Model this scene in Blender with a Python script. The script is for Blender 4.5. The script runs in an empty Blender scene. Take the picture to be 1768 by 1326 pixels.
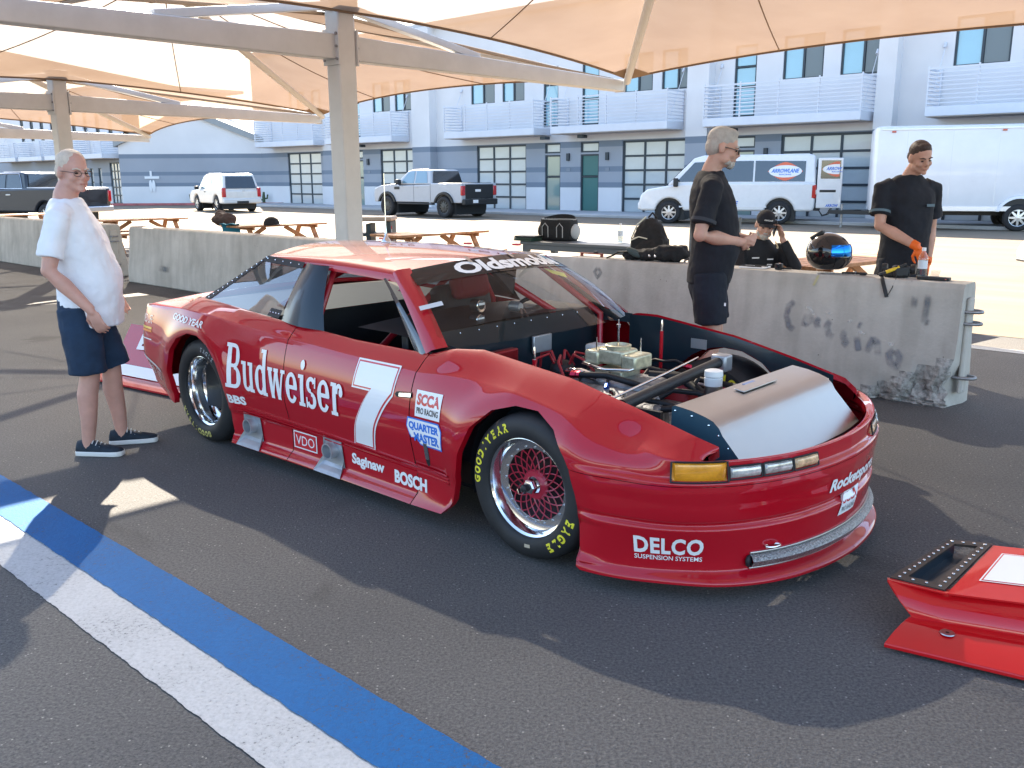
import bpy, bmesh, math, random
import numpy as np
from mathutils import Vector, Matrix, Euler
random.seed(7)
SC = bpy.context.scene
COL = SC.collection
# ------------------------------------------------------------------ camera
CAM_H, FPX, HOR, ROLL = 1.65, 1550.0, 306.0, math.radians(0.3)
TH = math.atan((663.0 - HOR) / FPX)
_c, _s, _cr, _sr = math.cos(TH), math.sin(TH), math.cos(ROLL), math.sin(ROLL)
_R = Vector((_cr, -_sr * _s, -_sr * _c)); _D = Vector((-_sr, -_cr * _s, -_cr * _c)); _Fw = Vector((0, _c, -_s))
camd = bpy.data.cameras.new('camera'); cam = bpy.data.objects.new('camera', camd); COL.objects.link(cam)
camd.sensor_width = 36.0; camd.lens = 36.0 * FPX / 1768.0; camd.clip_end = 2000; camd.clip_start = 0.05
M = Matrix.Identity(4)
for i in range(3):
    M[i][0] = _R[i]; M[i][1] = -_D[i]; M[i][2] = -_Fw[i]
M[2][3] = CAM_H
cam.matrix_world = M
SC.camera = cam
# ------------------------------------------------------------------ sky, sun, exposure
SUN_AZ = math.atan2(-0.275, 0.961); SUN_EL = math.radians(34.0)
W = bpy.data.worlds.new('World'); SC.world = W; W.use_nodes = True
wn = W.node_tree.nodes; wl = W.node_tree.links; wn.clear()
sky = wn.new('ShaderNodeTexSky'); sky.sky_type = 'NISHITA'; sky.sun_disc = False
sky.sun_elevation = SUN_EL; sky.sun_rotation = SUN_AZ; sky.air_density = 1.0; sky.dust_density = 1.0; sky.ozone_density = 1.0
bg = wn.new('ShaderNodeBackground'); bg.inputs[1].default_value = 0.10
wo = wn.new('ShaderNodeOutputWorld'); wl.new(sky.outputs[0], bg.inputs[0]); wl.new(bg.outputs[0], wo.inputs[0])
sd = bpy.data.lights.new('sun', 'SUN'); sd.energy = 5.0; sd.angle = math.radians(0.5); sd.color = (1.0, 0.88, 0.71)
sun = bpy.data.objects.new('sun', sd); COL.objects.link(sun)
_sv = Vector((math.sin(SUN_AZ) * math.cos(SUN_EL), math.cos(SUN_AZ) * math.cos(SUN_EL), math.sin(SUN_EL)))
sun.rotation_euler = _sv.to_track_quat('Z', 'Y').to_euler(); sun.location = _sv * 60
vs = SC.view_settings; vs.view_transform = 'Standard'; vs.look = 'None'; vs.gamma = 1.0; vs.exposure = 2.5
try: vs.use_curve_mapping = False
except Exception: pass
# ------------------------------------------------------------------ car-aligned site frame: S along the parking line, T across it
ANG = math.radians(-42.4)
CO = Vector((0.67169, 4.38053, 0)); CS = Vector((math.cos(ANG), math.sin(ANG), 0)); CT = Vector((-math.sin(ANG), math.cos(ANG), 0))
def site(s, t, z=0.0): return CO + CS * s + CT * t + Vector((0, 0, z))
# ------------------------------------------------------------------ materials
MATS = {}
def pmat(name, col, rough=0.5, metal=0.0, var=0.0, vscale=6.0, bump=0.0, bscale=60.0, coat=0.0, spec=0.5, trans=0.0, ior=1.45, emit=None, sheen=0.0, rvar=0.0, col2=None, alpha=1.0, detail=6.0):
    if name in MATS: return MATS[name]
    m = bpy.data.materials.new(name); m.use_nodes = True; nt = m.node_tree; n = nt.nodes; l = nt.links
    b = n['Principled BSDF']
    b.inputs['Base Color'].default_value = (*col, 1); b.inputs['Roughness'].default_value = rough; b.inputs['Metallic'].default_value = metal
    b.inputs['Coat Weight'].default_value = coat; b.inputs['Coat Roughness'].default_value = 0.03
    b.inputs['Specular IOR Level'].default_value = spec; b.inputs['Transmission Weight'].default_value = trans; b.inputs['IOR'].default_value = ior
    b.inputs['Alpha'].default_value = alpha
    if sheen: b.inputs['Sheen Weight'].default_value = sheen
    if emit: b.inputs['Emission Color'].default_value = (*emit[0], 1); b.inputs['Emission Strength'].default_value = emit[1]
    tc = None
    if var or bump or rvar:
        tc = n.new('ShaderNodeTexCoord')
    if var or rvar:
        no = n.new('ShaderNodeTexNoise'); no.inputs['Scale'].default_value = vscale; no.inputs['Detail'].default_value = detail; no.inputs['Roughness'].default_value = 0.62
        l.new(tc.outputs['Object'], no.inputs['Vector'])
        if var:
            cr = n.new('ShaderNodeValToRGB'); a = col2 if col2 else tuple(c * (1 - var) for c in col)
            hi = col if col2 else tuple(min(1, c * (1 + var)) for c in col)
            cr.color_ramp.elements[0].color = (*a, 1); cr.color_ramp.elements[1].color = (*hi, 1)
            cr.color_ramp.elements[0].position = 0.33; cr.color_ramp.elements[1].position = 0.67
            l.new(no.outputs['Fac'], cr.inputs['Fac']); l.new(cr.outputs['Color'], b.inputs['Base Color'])
        if rvar:
            mr = n.new('ShaderNodeMapRange'); mr.inputs['From Min'].default_value = 0.3; mr.inputs['From Max'].default_value = 0.7
            mr.inputs['To Min'].default_value = max(0.02, rough - rvar); mr.inputs['To Max'].default_value = min(1, rough + rvar)
            l.new(no.outputs['Fac'], mr.inputs['Value']); l.new(mr.outputs['Result'], b.inputs['Roughness'])
    if bump:
        nb = n.new('ShaderNodeTexNoise'); nb.inputs['Scale'].default_value = bscale; nb.inputs['Detail'].default_value = 5.0
        l.new(tc.outputs['Object'], nb.inputs['Vector'])
        bp = n.new('ShaderNodeBump'); bp.inputs['Strength'].default_value = bump; bp.inputs['Distance'].default_value = 0.01
        l.new(nb.outputs['Fac'], bp.inputs['Height']); l.new(bp.outputs['Normal'], b.inputs['Normal'])
    MATS[name] = m
    return m
def asphalt():
    m = bpy.data.materials.new('asphalt'); m.use_nodes = True; n = m.node_tree.nodes; l = m.node_tree.links; b = n['Principled BSDF']
    tc = n.new('ShaderNodeTexCoord')
    big = n.new('ShaderNodeTexNoise'); big.inputs['Scale'].default_value = 0.35; big.inputs['Detail'].default_value = 7; l.new(tc.outputs['Object'], big.inputs['Vector'])
    fine = n.new('ShaderNodeTexNoise'); fine.inputs['Scale'].default_value = 85; fine.inputs['Detail'].default_value = 6; fine.inputs['Roughness'].default_value = 0.78; l.new(tc.outputs['Object'], fine.inputs['Vector'])
    vo = n.new('ShaderNodeTexVoronoi'); vo.inputs['Scale'].default_value = 170; l.new(tc.outputs['Object'], vo.inputs['Vector'])
    cr = n.new('ShaderNodeValToRGB'); cr.color_ramp.elements[0].position = 0.3; cr.color_ramp.elements[1].position = 0.75
    cr.color_ramp.elements[0].color = (0.022, 0.024, 0.028, 1); cr.color_ramp.elements[1].color = (0.19, 0.185, 0.178, 1); l.new(fine.outputs['Fac'], cr.inputs['Fac'])
    cb = n.new('ShaderNodeValToRGB'); cb.color_ramp.elements[0].position = 0.32; cb.color_ramp.elements[1].position = 0.7
    cb.color_ramp.elements[0].color = (0.66, 0.67, 0.70, 1); cb.color_ramp.elements[1].color = (1.32, 1.28, 1.22, 1); l.new(big.outputs['Fac'], cb.inputs['Fac'])
    mx = n.new('ShaderNodeMix'); mx.data_type = 'RGBA'; mx.blend_type = 'MULTIPLY'; mx.inputs['Factor'].default_value = 1; l.new(cr.outputs['Color'], mx.inputs['A']); l.new(cb.outputs['Color'], mx.inputs['B'])
    # scattered pale stones
    st = n.new('ShaderNodeTexVoronoi'); st.inputs['Scale'].default_value = 30; l.new(tc.outputs['Object'], st.inputs['Vector'])
    sr_ = n.new('ShaderNodeMapRange'); sr_.inputs['From Min'].default_value = 0.13; sr_.inputs['From Max'].default_value = 0.07; l.new(st.outputs['Distance'], sr_.inputs['Value'])
    wn_ = n.new('ShaderNodeTexWhiteNoise'); l.new(st.outputs['Position'], wn_.inputs['Vector'])
    gt = n.new('ShaderNodeMath'); gt.operation = 'GREATER_THAN'; gt.inputs[1].default_value = 0.45; l.new(wn_.outputs['Value'], gt.inputs[0])
    mu = n.new('ShaderNodeMath'); mu.operation = 'MULTIPLY'; l.new(sr_.outputs['Result'], mu.inputs[0]); l.new(gt.outputs['Value'], mu.inputs[1])
    m2 = n.new('ShaderNodeMix'); m2.data_type = 'RGBA'; l.new(mu.outputs['Value'], m2.inputs['Factor']); l.new(mx.outputs['Result'], m2.inputs['A']); m2.inputs['B'].default_value = (0.30, 0.285, 0.26, 1)
    # oil stains, patched areas and hairline cracks
    sn = n.new('ShaderNodeTexNoise'); sn.inputs['Scale'].default_value = 0.9; sn.inputs['Detail'].default_value = 8; sn.inputs['Distortion'].default_value = 0.6; l.new(tc.outputs['Object'], sn.inputs['Vector'])
    sm = n.new('ShaderNodeMapRange'); sm.inputs['From Min'].default_value = 0.62; sm.inputs['From Max'].default_value = 0.70; sm.inputs['To Min'].default_value = 1.0; sm.inputs['To Max'].default_value = 0.62; l.new(sn.outputs['Fac'], sm.inputs['Value'])
    wv = n.new('ShaderNodeTexNoise'); wv.inputs['Scale'].default_value = 2.2; wv.inputs['Detail'].default_value = 6; l.new(tc.outputs['Object'], wv.inputs['Vector'])
    va = n.new('ShaderNodeVectorMath'); va.operation = 'MULTIPLY_ADD'; va.inputs[1].default_value = (0.5, 0.5, 0.5); l.new(wv.outputs['Color'], va.inputs[0]); l.new(tc.outputs['Object'], va.inputs[2])
    ck = n.new('ShaderNodeTexVoronoi'); ck.feature = 'DISTANCE_TO_EDGE'; ck.inputs['Scale'].default_value = 0.33; l.new(va.outputs['Vector'], ck.inputs['Vector'])
    cm = n.new('ShaderNodeMapRange'); cm.inputs['From Min'].default_value = 0.0008; cm.inputs['From Max'].default_value = 0.0024; cm.inputs['To Min'].default_value = 0.93; cm.inputs['To Max'].default_value = 1.0; l.new(ck.outputs['Distance'], cm.inputs['Value'])
    mm_ = n.new('ShaderNodeMath'); mm_.operation = 'MULTIPLY'; l.new(sm.outputs['Result'], mm_.inputs[0]); l.new(cm.outputs['Result'], mm_.inputs[1])
    m4 = n.new('ShaderNodeMix'); m4.data_type = 'RGBA'; m4.blend_type = 'MULTIPLY'; m4.inputs['Factor'].default_value = 1.0; l.new(m2.outputs['Result'], m4.inputs['A']); l.new(mm_.outputs['Value'], m4.inputs['B'])
    l.new(m4.outputs['Result'], b.inputs['Base Color']); b.inputs['Roughness'].default_value = 0.82; b.inputs['Specular IOR Level'].default_value = 0.35
    ad = n.new('ShaderNodeMath'); ad.operation = 'ADD'; l.new(vo.outputs['Distance'], ad.inputs[0]); l.new(fine.outputs['Fac'], ad.inputs[1])
    bp = n.new('ShaderNodeBump'); bp.inputs['Strength'].default_value = 0.5; bp.inputs['Distance'].default_value = 0.007; l.new(ad.outputs['Value'], bp.inputs['Height']); l.new(bp.outputs['Normal'], b.inputs['Normal'])
    return m
def road_paint(name, col):
    m = bpy.data.materials.new(name); m.use_nodes = True; n = m.node_tree.nodes; l = m.node_tree.links; b = n['Principled BSDF']
    tc = n.new('ShaderNodeTexCoord')
    f = n.new('ShaderNodeTexNoise'); f.inputs['Scale'].default_value = 70; f.inputs['Detail'].default_value = 5; f.inputs['Roughness'].default_value = 0.75; l.new(tc.outputs['Object'], f.inputs['Vector'])
    g = n.new('ShaderNodeTexNoise'); g.inputs['Scale'].default_value = 2.5; g.inputs['Detail'].default_value = 6; l.new(tc.outputs['Object'], g.inputs['Vector'])
    ad = n.new('ShaderNodeMath'); ad.operation = 'MULTIPLY_ADD'; ad.inputs[1].default_value = 0.35; l.new(g.outputs['Fac'], ad.inputs[0]); l.new(f.outputs['Fac'], ad.inputs[2])
    cr = n.new('ShaderNodeValToRGB'); e = cr.color_ramp.elements; e[0].position = 0.47; e[0].color = (0.07, 0.07, 0.07, 1); e[1].position = 0.58; e[1].color = (*[c * 0.82 for c in col], 1)
    e2 = cr.color_ramp.elements.new(0.8); e2.color = (*col, 1)
    l.new(ad.outputs['Value'], cr.inputs['Fac']); l.new(cr.outputs['Color'], b.inputs['Base Color']); b.inputs['Roughness'].default_value = 0.75; b.inputs['Specular IOR Level'].default_value = 0.2
    bp = n.new('ShaderNodeBump'); bp.inputs['Strength'].default_value = 0.55; bp.inputs['Distance'].default_value = 0.01; l.new(f.outputs['Fac'], bp.inputs['Height']); l.new(bp.outputs['Normal'], b.inputs['Normal'])
    return m
def concrete():
    m = bpy.data.materials.new('barrier_concrete'); m.use_nodes = True; n = m.node_tree.nodes; l = m.node_tree.links; b = n['Principled BSDF']
    tc = n.new('ShaderNodeTexCoord')
    a = n.new('ShaderNodeTexNoise'); a.inputs['Scale'].default_value = 1.6; a.inputs['Detail'].default_value = 9; a.inputs['Roughness'].default_value = 0.65; l.new(tc.outputs['Object'], a.inputs['Vector'])
    mp = n.new('ShaderNodeMapping'); mp.inputs['Scale'].default_value = (6, 6, 0.7); l.new(tc.outputs['Object'], mp.inputs['Vector'])
    st = n.new('ShaderNodeTexNoise'); st.inputs['Scale'].default_value = 1.5; st.inputs['Detail'].default_value = 6; l.new(mp.outputs['Vector'], st.inputs['Vector'])
    cr = n.new('ShaderNodeValToRGB'); e = cr.color_ramp.elements; e[0].position = 0.3; e[0].color = (0.40, 0.38, 0.34, 1); e[1].position = 0.7; e[1].color = (0.57, 0.545, 0.495, 1); l.new(a.outputs['Fac'], cr.inputs['Fac'])
    c2 = n.new('ShaderNodeValToRGB'); e = c2.color_ramp.elements; e[0].position = 0.35; e[0].color = (0.82, 0.815, 0.81, 1); e[1].position = 0.6; e[1].color = (1.0, 1.0, 1.0, 1); l.new(st.outputs['Fac'], c2.inputs['Fac'])
    mx = n.new('ShaderNodeMix'); mx.data_type = 'RGBA'; mx.blend_type = 'MULTIPLY'; mx.inputs['Factor'].default_value = 0.8; l.new(cr.outputs['Color'], mx.inputs['A']); l.new(c2.outputs['Color'], mx.inputs['B'])
    vo = n.new('ShaderNodeTexVoronoi'); vo.inputs['Scale'].default_value = 9; l.new(tc.outputs['Object'], vo.inputs['Vector'])
    mr = n.new('ShaderNodeMapRange'); mr.inputs['From Min'].default_value = 0.035; mr.inputs['From Max'].default_value = 0.05; l.new(vo.outputs['Distance'], mr.inputs['Value'])
    m3 = n.new('ShaderNodeMix'); m3.data_type = 'RGBA'; l.new(mr.outputs['Result'], m3.inputs['Factor']); m3.inputs['A'].default_value = (0.17, 0.16, 0.15, 1); l.new(mx.outputs['Result'], m3.inputs['B'])
    l.new(m3.outputs['Result'], b.inputs['Base Color']); b.inputs['Roughness'].default_value = 0.9
    fb = n.new('ShaderNodeTexNoise'); fb.inputs['Scale'].default_value = 40; fb.inputs['Detail'].default_value = 6; l.new(tc.outputs['Object'], fb.inputs['Vector'])
    bp = n.new('ShaderNodeBump'); bp.inputs['Strength'].default_value = 0.3; bp.inputs['Distance'].default_value = 0.01; l.new(fb.outputs['Fac'], bp.inputs['Height']); l.new(bp.outputs['Normal'], b.inputs['Normal'])
    return m
def fabric_mat():
    m = bpy.data.materials.new('shade_cloth'); m.use_nodes = True; n = m.node_tree.nodes; l = m.node_tree.links; n.clear()
    out = n.new('ShaderNodeOutputMaterial'); d = n.new('ShaderNodeBsdfDiffuse'); t = n.new('ShaderNodeBsdfTranslucent'); tr = n.new('ShaderNodeBsdfTransparent')
    tc = n.new('ShaderNodeTexCoord'); no = n.new('ShaderNodeTexNoise'); no.inputs['Scale'].default_value = 1.1; no.inputs['Detail'].default_value = 5; l.new(tc.outputs['Object'], no.inputs['Vector'])
    cr = n.new('ShaderNodeValToRGB'); e = cr.color_ramp.elements; e[0].position = 0.3; e[1].position = 0.7; e[0].color = (0.52, 0.39, 0.29, 1); e[1].color = (0.60, 0.465, 0.355, 1); l.new(no.outputs['Fac'], cr.inputs['Fac'])
    l.new(cr.outputs['Color'], d.inputs[0])
    mul = n.new('ShaderNodeMix'); mul.data_type = 'RGBA'; mul.blend_type = 'MULTIPLY'; mul.inputs['Factor'].default_value = 1; l.new(cr.outputs['Color'], mul.inputs['A']); mul.inputs['B'].default_value = (0.34, 0.31, 0.29, 1)
    l.new(mul.outputs['Result'], t.inputs[0])
    m1 = n.new('ShaderNodeMixShader'); m1.inputs[0].default_value = 0.5; l.new(d.outputs[0], m1.inputs[1]); l.new(t.outputs[0], m1.inputs[2])
    # knitted mesh: fine open pores let a little direct sun through
    m2 = n.new('ShaderNodeMixShader'); m2.inputs[0].default_value = FAB_OPEN; l.new(m1.outputs[0], m2.inputs[1]); l.new(tr.outputs[0], m2.inputs[2])
    l.new(m2.outputs[0], out.inputs[0])
    return m
FAB_OPEN = 0.115
# ------------------------------------------------------------------ mesh builder
class MB:
    def __init__(self): self.v = []; self.f = []; self.m = []; self.mi = 0
    def add(self, vs, fs):
        o = len(self.v); self.v += [tuple(p) for p in vs]
        for f in fs: self.f.append(tuple(i + o for i in f)); self.m.append(self.mi)
        return self
    def box(self, c, s, rot=None):
        hx, hy, hz = s[0] / 2, s[1] / 2, s[2] / 2
        P = [Vector((x, y, z)) for z in (-hz, hz) for y in (-hy, hy) for x in (-hx, hx)]
        if rot is not None:
            R = rot if isinstance(rot, Matrix) else Euler(rot).to_matrix(); P = [R @ p for p in P]
        c = Vector(c)
        return self.add([p + c for p in P], [(0, 2, 3, 1), (4, 5, 7, 6), (0, 1, 5, 4), (2, 6, 7, 3), (0, 4, 6, 2), (1, 3, 7, 5)])
    def hexa(self, P):   # 8 corner points, bottom 4 then top 4 (loops)
        return self.add(P, [(3, 2, 1, 0), (4, 5, 6, 7), (0, 1, 5, 4), (1, 2, 6, 5), (2, 3, 7, 6), (3, 0, 4, 7)])
    def beam(self, a, b, w, h, up=(0, 0, 1)):
        a, b = Vector(a), Vector(b); d = (b - a).normalized(); u = Vector(up); x = d.cross(u)
        if x.length < 1e-4: x = d.cross(Vector((1, 0, 0)))
        x.normalize(); y = x.cross(d).normalized()
        P = []
        for p in (a, b):
            P += [p + x * (w / 2 * i) + y * (h / 2 * j) for i, j in ((-1, -1), (1, -1), (1, 1), (-1, 1))]
        return self.hexa(P)
    def rings(self, R, cap0=True, cap1=True, closed=True):
        n = len(R[0]); o = len(self.v); self.v += [tuple(p) for r in R for p in r]
        for i in range(len(R) - 1):
            for j in range(n if closed else n - 1):
                k = (j + 1) % n
                self.f.append((o + i * n + j, o + i * n + k, o + (i + 1) * n + k, o + (i + 1) * n + j)); self.m.append(self.mi)
        if cap0: self.f.append(tuple(o + j for j in reversed(range(n)))); self.m.append(self.mi)
        if cap1: self.f.append(tuple(o + (len(R) - 1) * n + j for j in range(n))); self.m.append(self.mi)
        return self
    def tube(self, pts, r, n=8, caps=True, flat=None):
        pts = [Vector(p) for p in pts]; m = len(pts); rr = r if isinstance(r, (list, tuple)) else [r] * m
        R = []; prev = None
        for i, p in enumerate(pts):
            d = (pts[min(i + 1, m - 1)] - pts[max(i - 1, 0)]).normalized()
            if prev is None:
                x = d.cross(Vector((0, 0, 1)))
                if x.length < 0.05: x = d.cross(Vector((0, 1, 0)))
            else: x = prev - d * prev.dot(d)
            x.normalize(); prev = x; y = d.cross(x)
            q = rr[i]; a, b = (q if isinstance(q, (list, tuple)) else (q, q))
            R.append([p + x * (a * math.cos(2 * math.pi * k / n)) + y * (b * math.sin(2 * math.pi * k / n)) for k in range(n)])
        return self.rings(R, caps, caps)
    def cyl(self, a, b, r0, r1=None, n=16, caps=True):
        return self.tube([a, b], [r0, r0 if r1 is None else r1], n, caps)
    def lathe(self, prof, n=32, axis='Z', c=(0, 0, 0), caps=False):
        c = Vector(c); R = []
        for r, h in prof:
            ring = []
            for k in range(n):
                a = 2 * math.pi * k / n; x, y = r * math.cos(a), r * math.sin(a)
                ring.append(c + (Vector((x, y, h)) if axis == 'Z' else Vector((x, h, y)) if axis == 'Y' else Vector((h, x, y))))
            R.append(ring)
        return self.rings(R, caps, caps)
    def ell(self, c, r, n=12, m=8, rot=None):
        c = Vector(c); Rm = Euler(rot).to_matrix() if rot is not None and not isinstance(rot, Matrix) else rot; R = []
        for i in range(m + 1):
            th = math.pi * i / m; th = min(max(th, 0.02), math.pi - 0.02); ring = []
            for k in range(n):
                a = 2 * math.pi * k / n; p = Vector((r[0] * math.sin(th) * math.cos(a), r[1] * math.sin(th) * math.sin(a), -r[2] * math.cos(th)))
                ring.append(c + (Rm @ p if Rm else p))
            R.append(ring)
        return self.rings(R, True, True)
    def prism(self, poly, a, b):   # poly: list of points (Vector) extruded by vector b-a
        d = Vector(b) - Vector(a); n = len(poly); P = [Vector(p) for p in poly] + [Vector(p) + d for p in poly]
        return self.add(P, [tuple(reversed(range(n))), tuple(range(n, 2 * n))] + [(i, (i + 1) % n, n + (i + 1) % n, n + i) for i in range(n)])
    def grid(self, P):   # P[i][j]
        a, b = len(P), len(P[0]); o = len(self.v); self.v += [tuple(p) for r in P for p in r]
        for i in range(a - 1):
            for j in range(b - 1):
                self.f.append((o + i * b + j, o + (i + 1) * b + j, o + (i + 1) * b + j + 1, o + i * b + j + 1)); self.m.append(self.mi)
        return self
    def quad(self, *P): return self.add(P, [tuple(range(len(P)))])
    def build(self, name, mats, parent=None, smooth=None, bevel=0.0, seg=2, loc=None, fix=True):
        me = bpy.data.meshes.new(name); me.from_pydata([tuple(p) for p in self.v], [], self.f); me.update()
        if not isinstance(mats, (list, tuple)): mats = [mats]
        for m in mats: me.materials.append(m)
        if len(mats) > 1: me.polygons.foreach_set('material_index', self.m)
        if fix:
            bm = bmesh.new(); bm.from_mesh(me); bmesh.ops.recalc_face_normals(bm, faces=bm.faces); bm.to_mesh(me); bm.free()
        if smooth:
            me.polygons.foreach_set('use_smooth', [True] * len(me.polygons)); me.set_sharp_from_angle(angle=math.radians(smooth))
        o = bpy.data.objects.new(name, me); COL.objects.link(o)
        if parent is not None: o.parent = parent
        if loc is not None: o.location = loc
        if bevel:
            b = o.modifiers.new('bevel', 'BEVEL'); b.width = bevel; b.segments = seg; b.limit_method = 'ANGLE'; b.angle_limit = math.radians(35); b.harden_normals = False
            me.polygons.foreach_set('use_smooth', [True] * len(me.polygons)); me.set_sharp_from_angle(angle=math.radians(smooth or 40))
        return o
def tag(o, label, cat, group=None):
    o['label'] = label; o['category'] = cat
    if group: o['group'] = group
    return o
def thing(name, label, cat, loc=(0, 0, 0), rz=0.0, group=None):
    o = bpy.data.objects.new(name, None); COL.objects.link(o); o.location = loc; o.rotation_euler = (0, 0, rz); o.empty_display_size = 0.2
    return tag(o, label, cat, group)
def struct(o): o['kind'] = 'structure'; return o
def child_meshes(o): return [c for c in bpy.data.objects if c.parent == o]
def dup(root, loc, rz, label=None, group=None):
    kids = {}
    for c in bpy.data.objects:
        if c.parent: kids.setdefault(c.parent, []).append(c)
    r = root.copy(); COL.objects.link(r); r.location = loc; r.rotation_euler = (0, 0, rz)
    if label: r['label'] = label
    if group: r['group'] = group
    def rec(a, b):
        for ch in kids.get(a, []):
            c = ch.copy(); COL.objects.link(c); c.parent = b; c.matrix_parent_inverse = ch.matrix_parent_inverse; rec(ch, c)
    rec(root, r)
    return r
_tx = {}
def text_poly(s, size=1.0, shear=0.0, offset=0.0, space=1.0, align='CENTER'):
    k = (s, shear, offset, space, align)
    if k not in _tx:
        cu = bpy.data.curves.new('txt', 'FONT'); cu.body = s; cu.align_x = align; cu.align_y = 'CENTER'; cu.shear = shear; cu.offset = offset; cu.space_character = space; cu.resolution_u = 3
        o = bpy.data.objects.new('txt', cu); COL.objects.link(o)
        me = bpy.data.meshes.new_from_object(o.evaluated_get(bpy.context.evaluated_depsgraph_get()))
        V = [tuple(v.co) for v in me.vertices]; Fc = [tuple(p.vertices) for p in me.polygons]
        bpy.data.objects.remove(o); bpy.data.curves.remove(cu); bpy.data.meshes.remove(me); _tx[k] = (V, Fc)
    V, Fc = _tx[k]
    xs = [v[0] for v in V]; ys = [v[1] for v in V]; x0, x1, y0, y1 = min(xs), max(xs), min(ys), max(ys)
    return [((v[0] - (x0 + x1) / 2) / (x1 - x0), (v[1] - (y0 + y1) / 2) / (y1 - y0)) for v in V], Fc, (x1 - x0) / (y1 - y0)
def text_fit(mb, s, fn, w, h, **kw):   # fn(x,y) maps the text plane (metres, centred) to space
    V, Fc, _ = text_poly(s, **kw)
    mb.add([fn(v[0] * w, v[1] * h) for v in V], Fc)
# ================================================================== SETTING
SITE_M = Matrix.Translation(CO) @ Matrix.Rotation(ANG, 4, 'Z')
def site_thing(name, label, cat, group=None, s=0, t=0, z=0, rz=0):
    return thing(name, label, cat, site(s, t, z), ANG + rz, group)
A_ASPH = asphalt()
g = MB(); g.quad((-400, -400, 0), (400, -400, 0), (400, 400, 0), (-400, 400, 0))
gr = struct(g.build('ground', A_ASPH))
P_BLUE = road_paint('blue_line_paint', (0.002, 0.115, 0.33)); P_WHITE = road_paint('white_line_paint', (0.50, 0.505, 0.50))
def stripe(name, s0, s1, t0, t1, mat, label, z=0.004):
    m = MB(); n = 1600; rn = random.Random(name); e0 = e1 = 0.0
    P = []
    for i in range(n + 1):
        e0 = e0 * 0.6 + rn.uniform(-0.0025, 0.0025); e1 = e1 * 0.6 + rn.uniform(-0.0025, 0.0025)
        P.append([site(s0 + (s1 - s0) * i / n, t0 + e0 + 0.0007, z), site(s0 + (s1 - s0) * i / n, t1 + e1 - 0.0007, z)])
    o = m.grid(P).build(name, mat); struct(o); o['label'] = label; return o
stripe('blue_line', -14, 7, -2.285, -2.05, P_BLUE, 'blue painted parking line on the asphalt', z=0.0078)
stripe('white_line', -14, 7, -2.50, -2.275, P_WHITE, 'white painted parking line beside the blue one')
stripe('parking_line', -0.6, 9, 5.68, 5.86, P_WHITE, 'white painted line beyond the barrier end')
# lot beyond the barriers: asphalt tinted tan, warm sunlight put into the colour
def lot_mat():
    m = bpy.data.materials.new('sun_tinted_lot'); m.use_nodes = True; n = m.node_tree.nodes; l = m.node_tree.links; b = n['Principled BSDF']; tc = n.new('ShaderNodeTexCoord')
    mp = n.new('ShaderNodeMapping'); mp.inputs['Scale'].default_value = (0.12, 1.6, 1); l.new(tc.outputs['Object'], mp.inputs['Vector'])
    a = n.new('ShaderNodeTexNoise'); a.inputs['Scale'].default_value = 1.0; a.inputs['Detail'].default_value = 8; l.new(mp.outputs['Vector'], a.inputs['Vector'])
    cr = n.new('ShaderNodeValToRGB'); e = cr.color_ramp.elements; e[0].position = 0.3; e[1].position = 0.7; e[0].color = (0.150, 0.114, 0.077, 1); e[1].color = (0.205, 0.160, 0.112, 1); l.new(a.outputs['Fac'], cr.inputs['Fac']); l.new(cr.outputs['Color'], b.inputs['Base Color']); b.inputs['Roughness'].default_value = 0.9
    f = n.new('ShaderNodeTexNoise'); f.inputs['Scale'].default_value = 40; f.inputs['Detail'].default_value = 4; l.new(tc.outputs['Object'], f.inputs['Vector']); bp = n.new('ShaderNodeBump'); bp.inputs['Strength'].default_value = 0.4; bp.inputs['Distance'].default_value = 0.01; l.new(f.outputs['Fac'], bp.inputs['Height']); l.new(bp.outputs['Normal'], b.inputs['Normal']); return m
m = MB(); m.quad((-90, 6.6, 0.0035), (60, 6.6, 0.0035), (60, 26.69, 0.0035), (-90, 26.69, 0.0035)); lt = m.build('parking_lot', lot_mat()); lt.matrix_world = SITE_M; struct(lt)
# pavement in front of the building
m = MB(); kp = []
for s in (-52, 4): kp.append(s)
m.box((-24, 28.35, 0.06), (56, 3.3, 0.12))
pv = m.build('pavement', pmat('pale_concrete', (0.42, 0.42, 0.42), 0.85, var=0.15, vscale=0.6, bump=0.1), bevel=0.02); pv.matrix_world = SITE_M; struct(pv)

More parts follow.
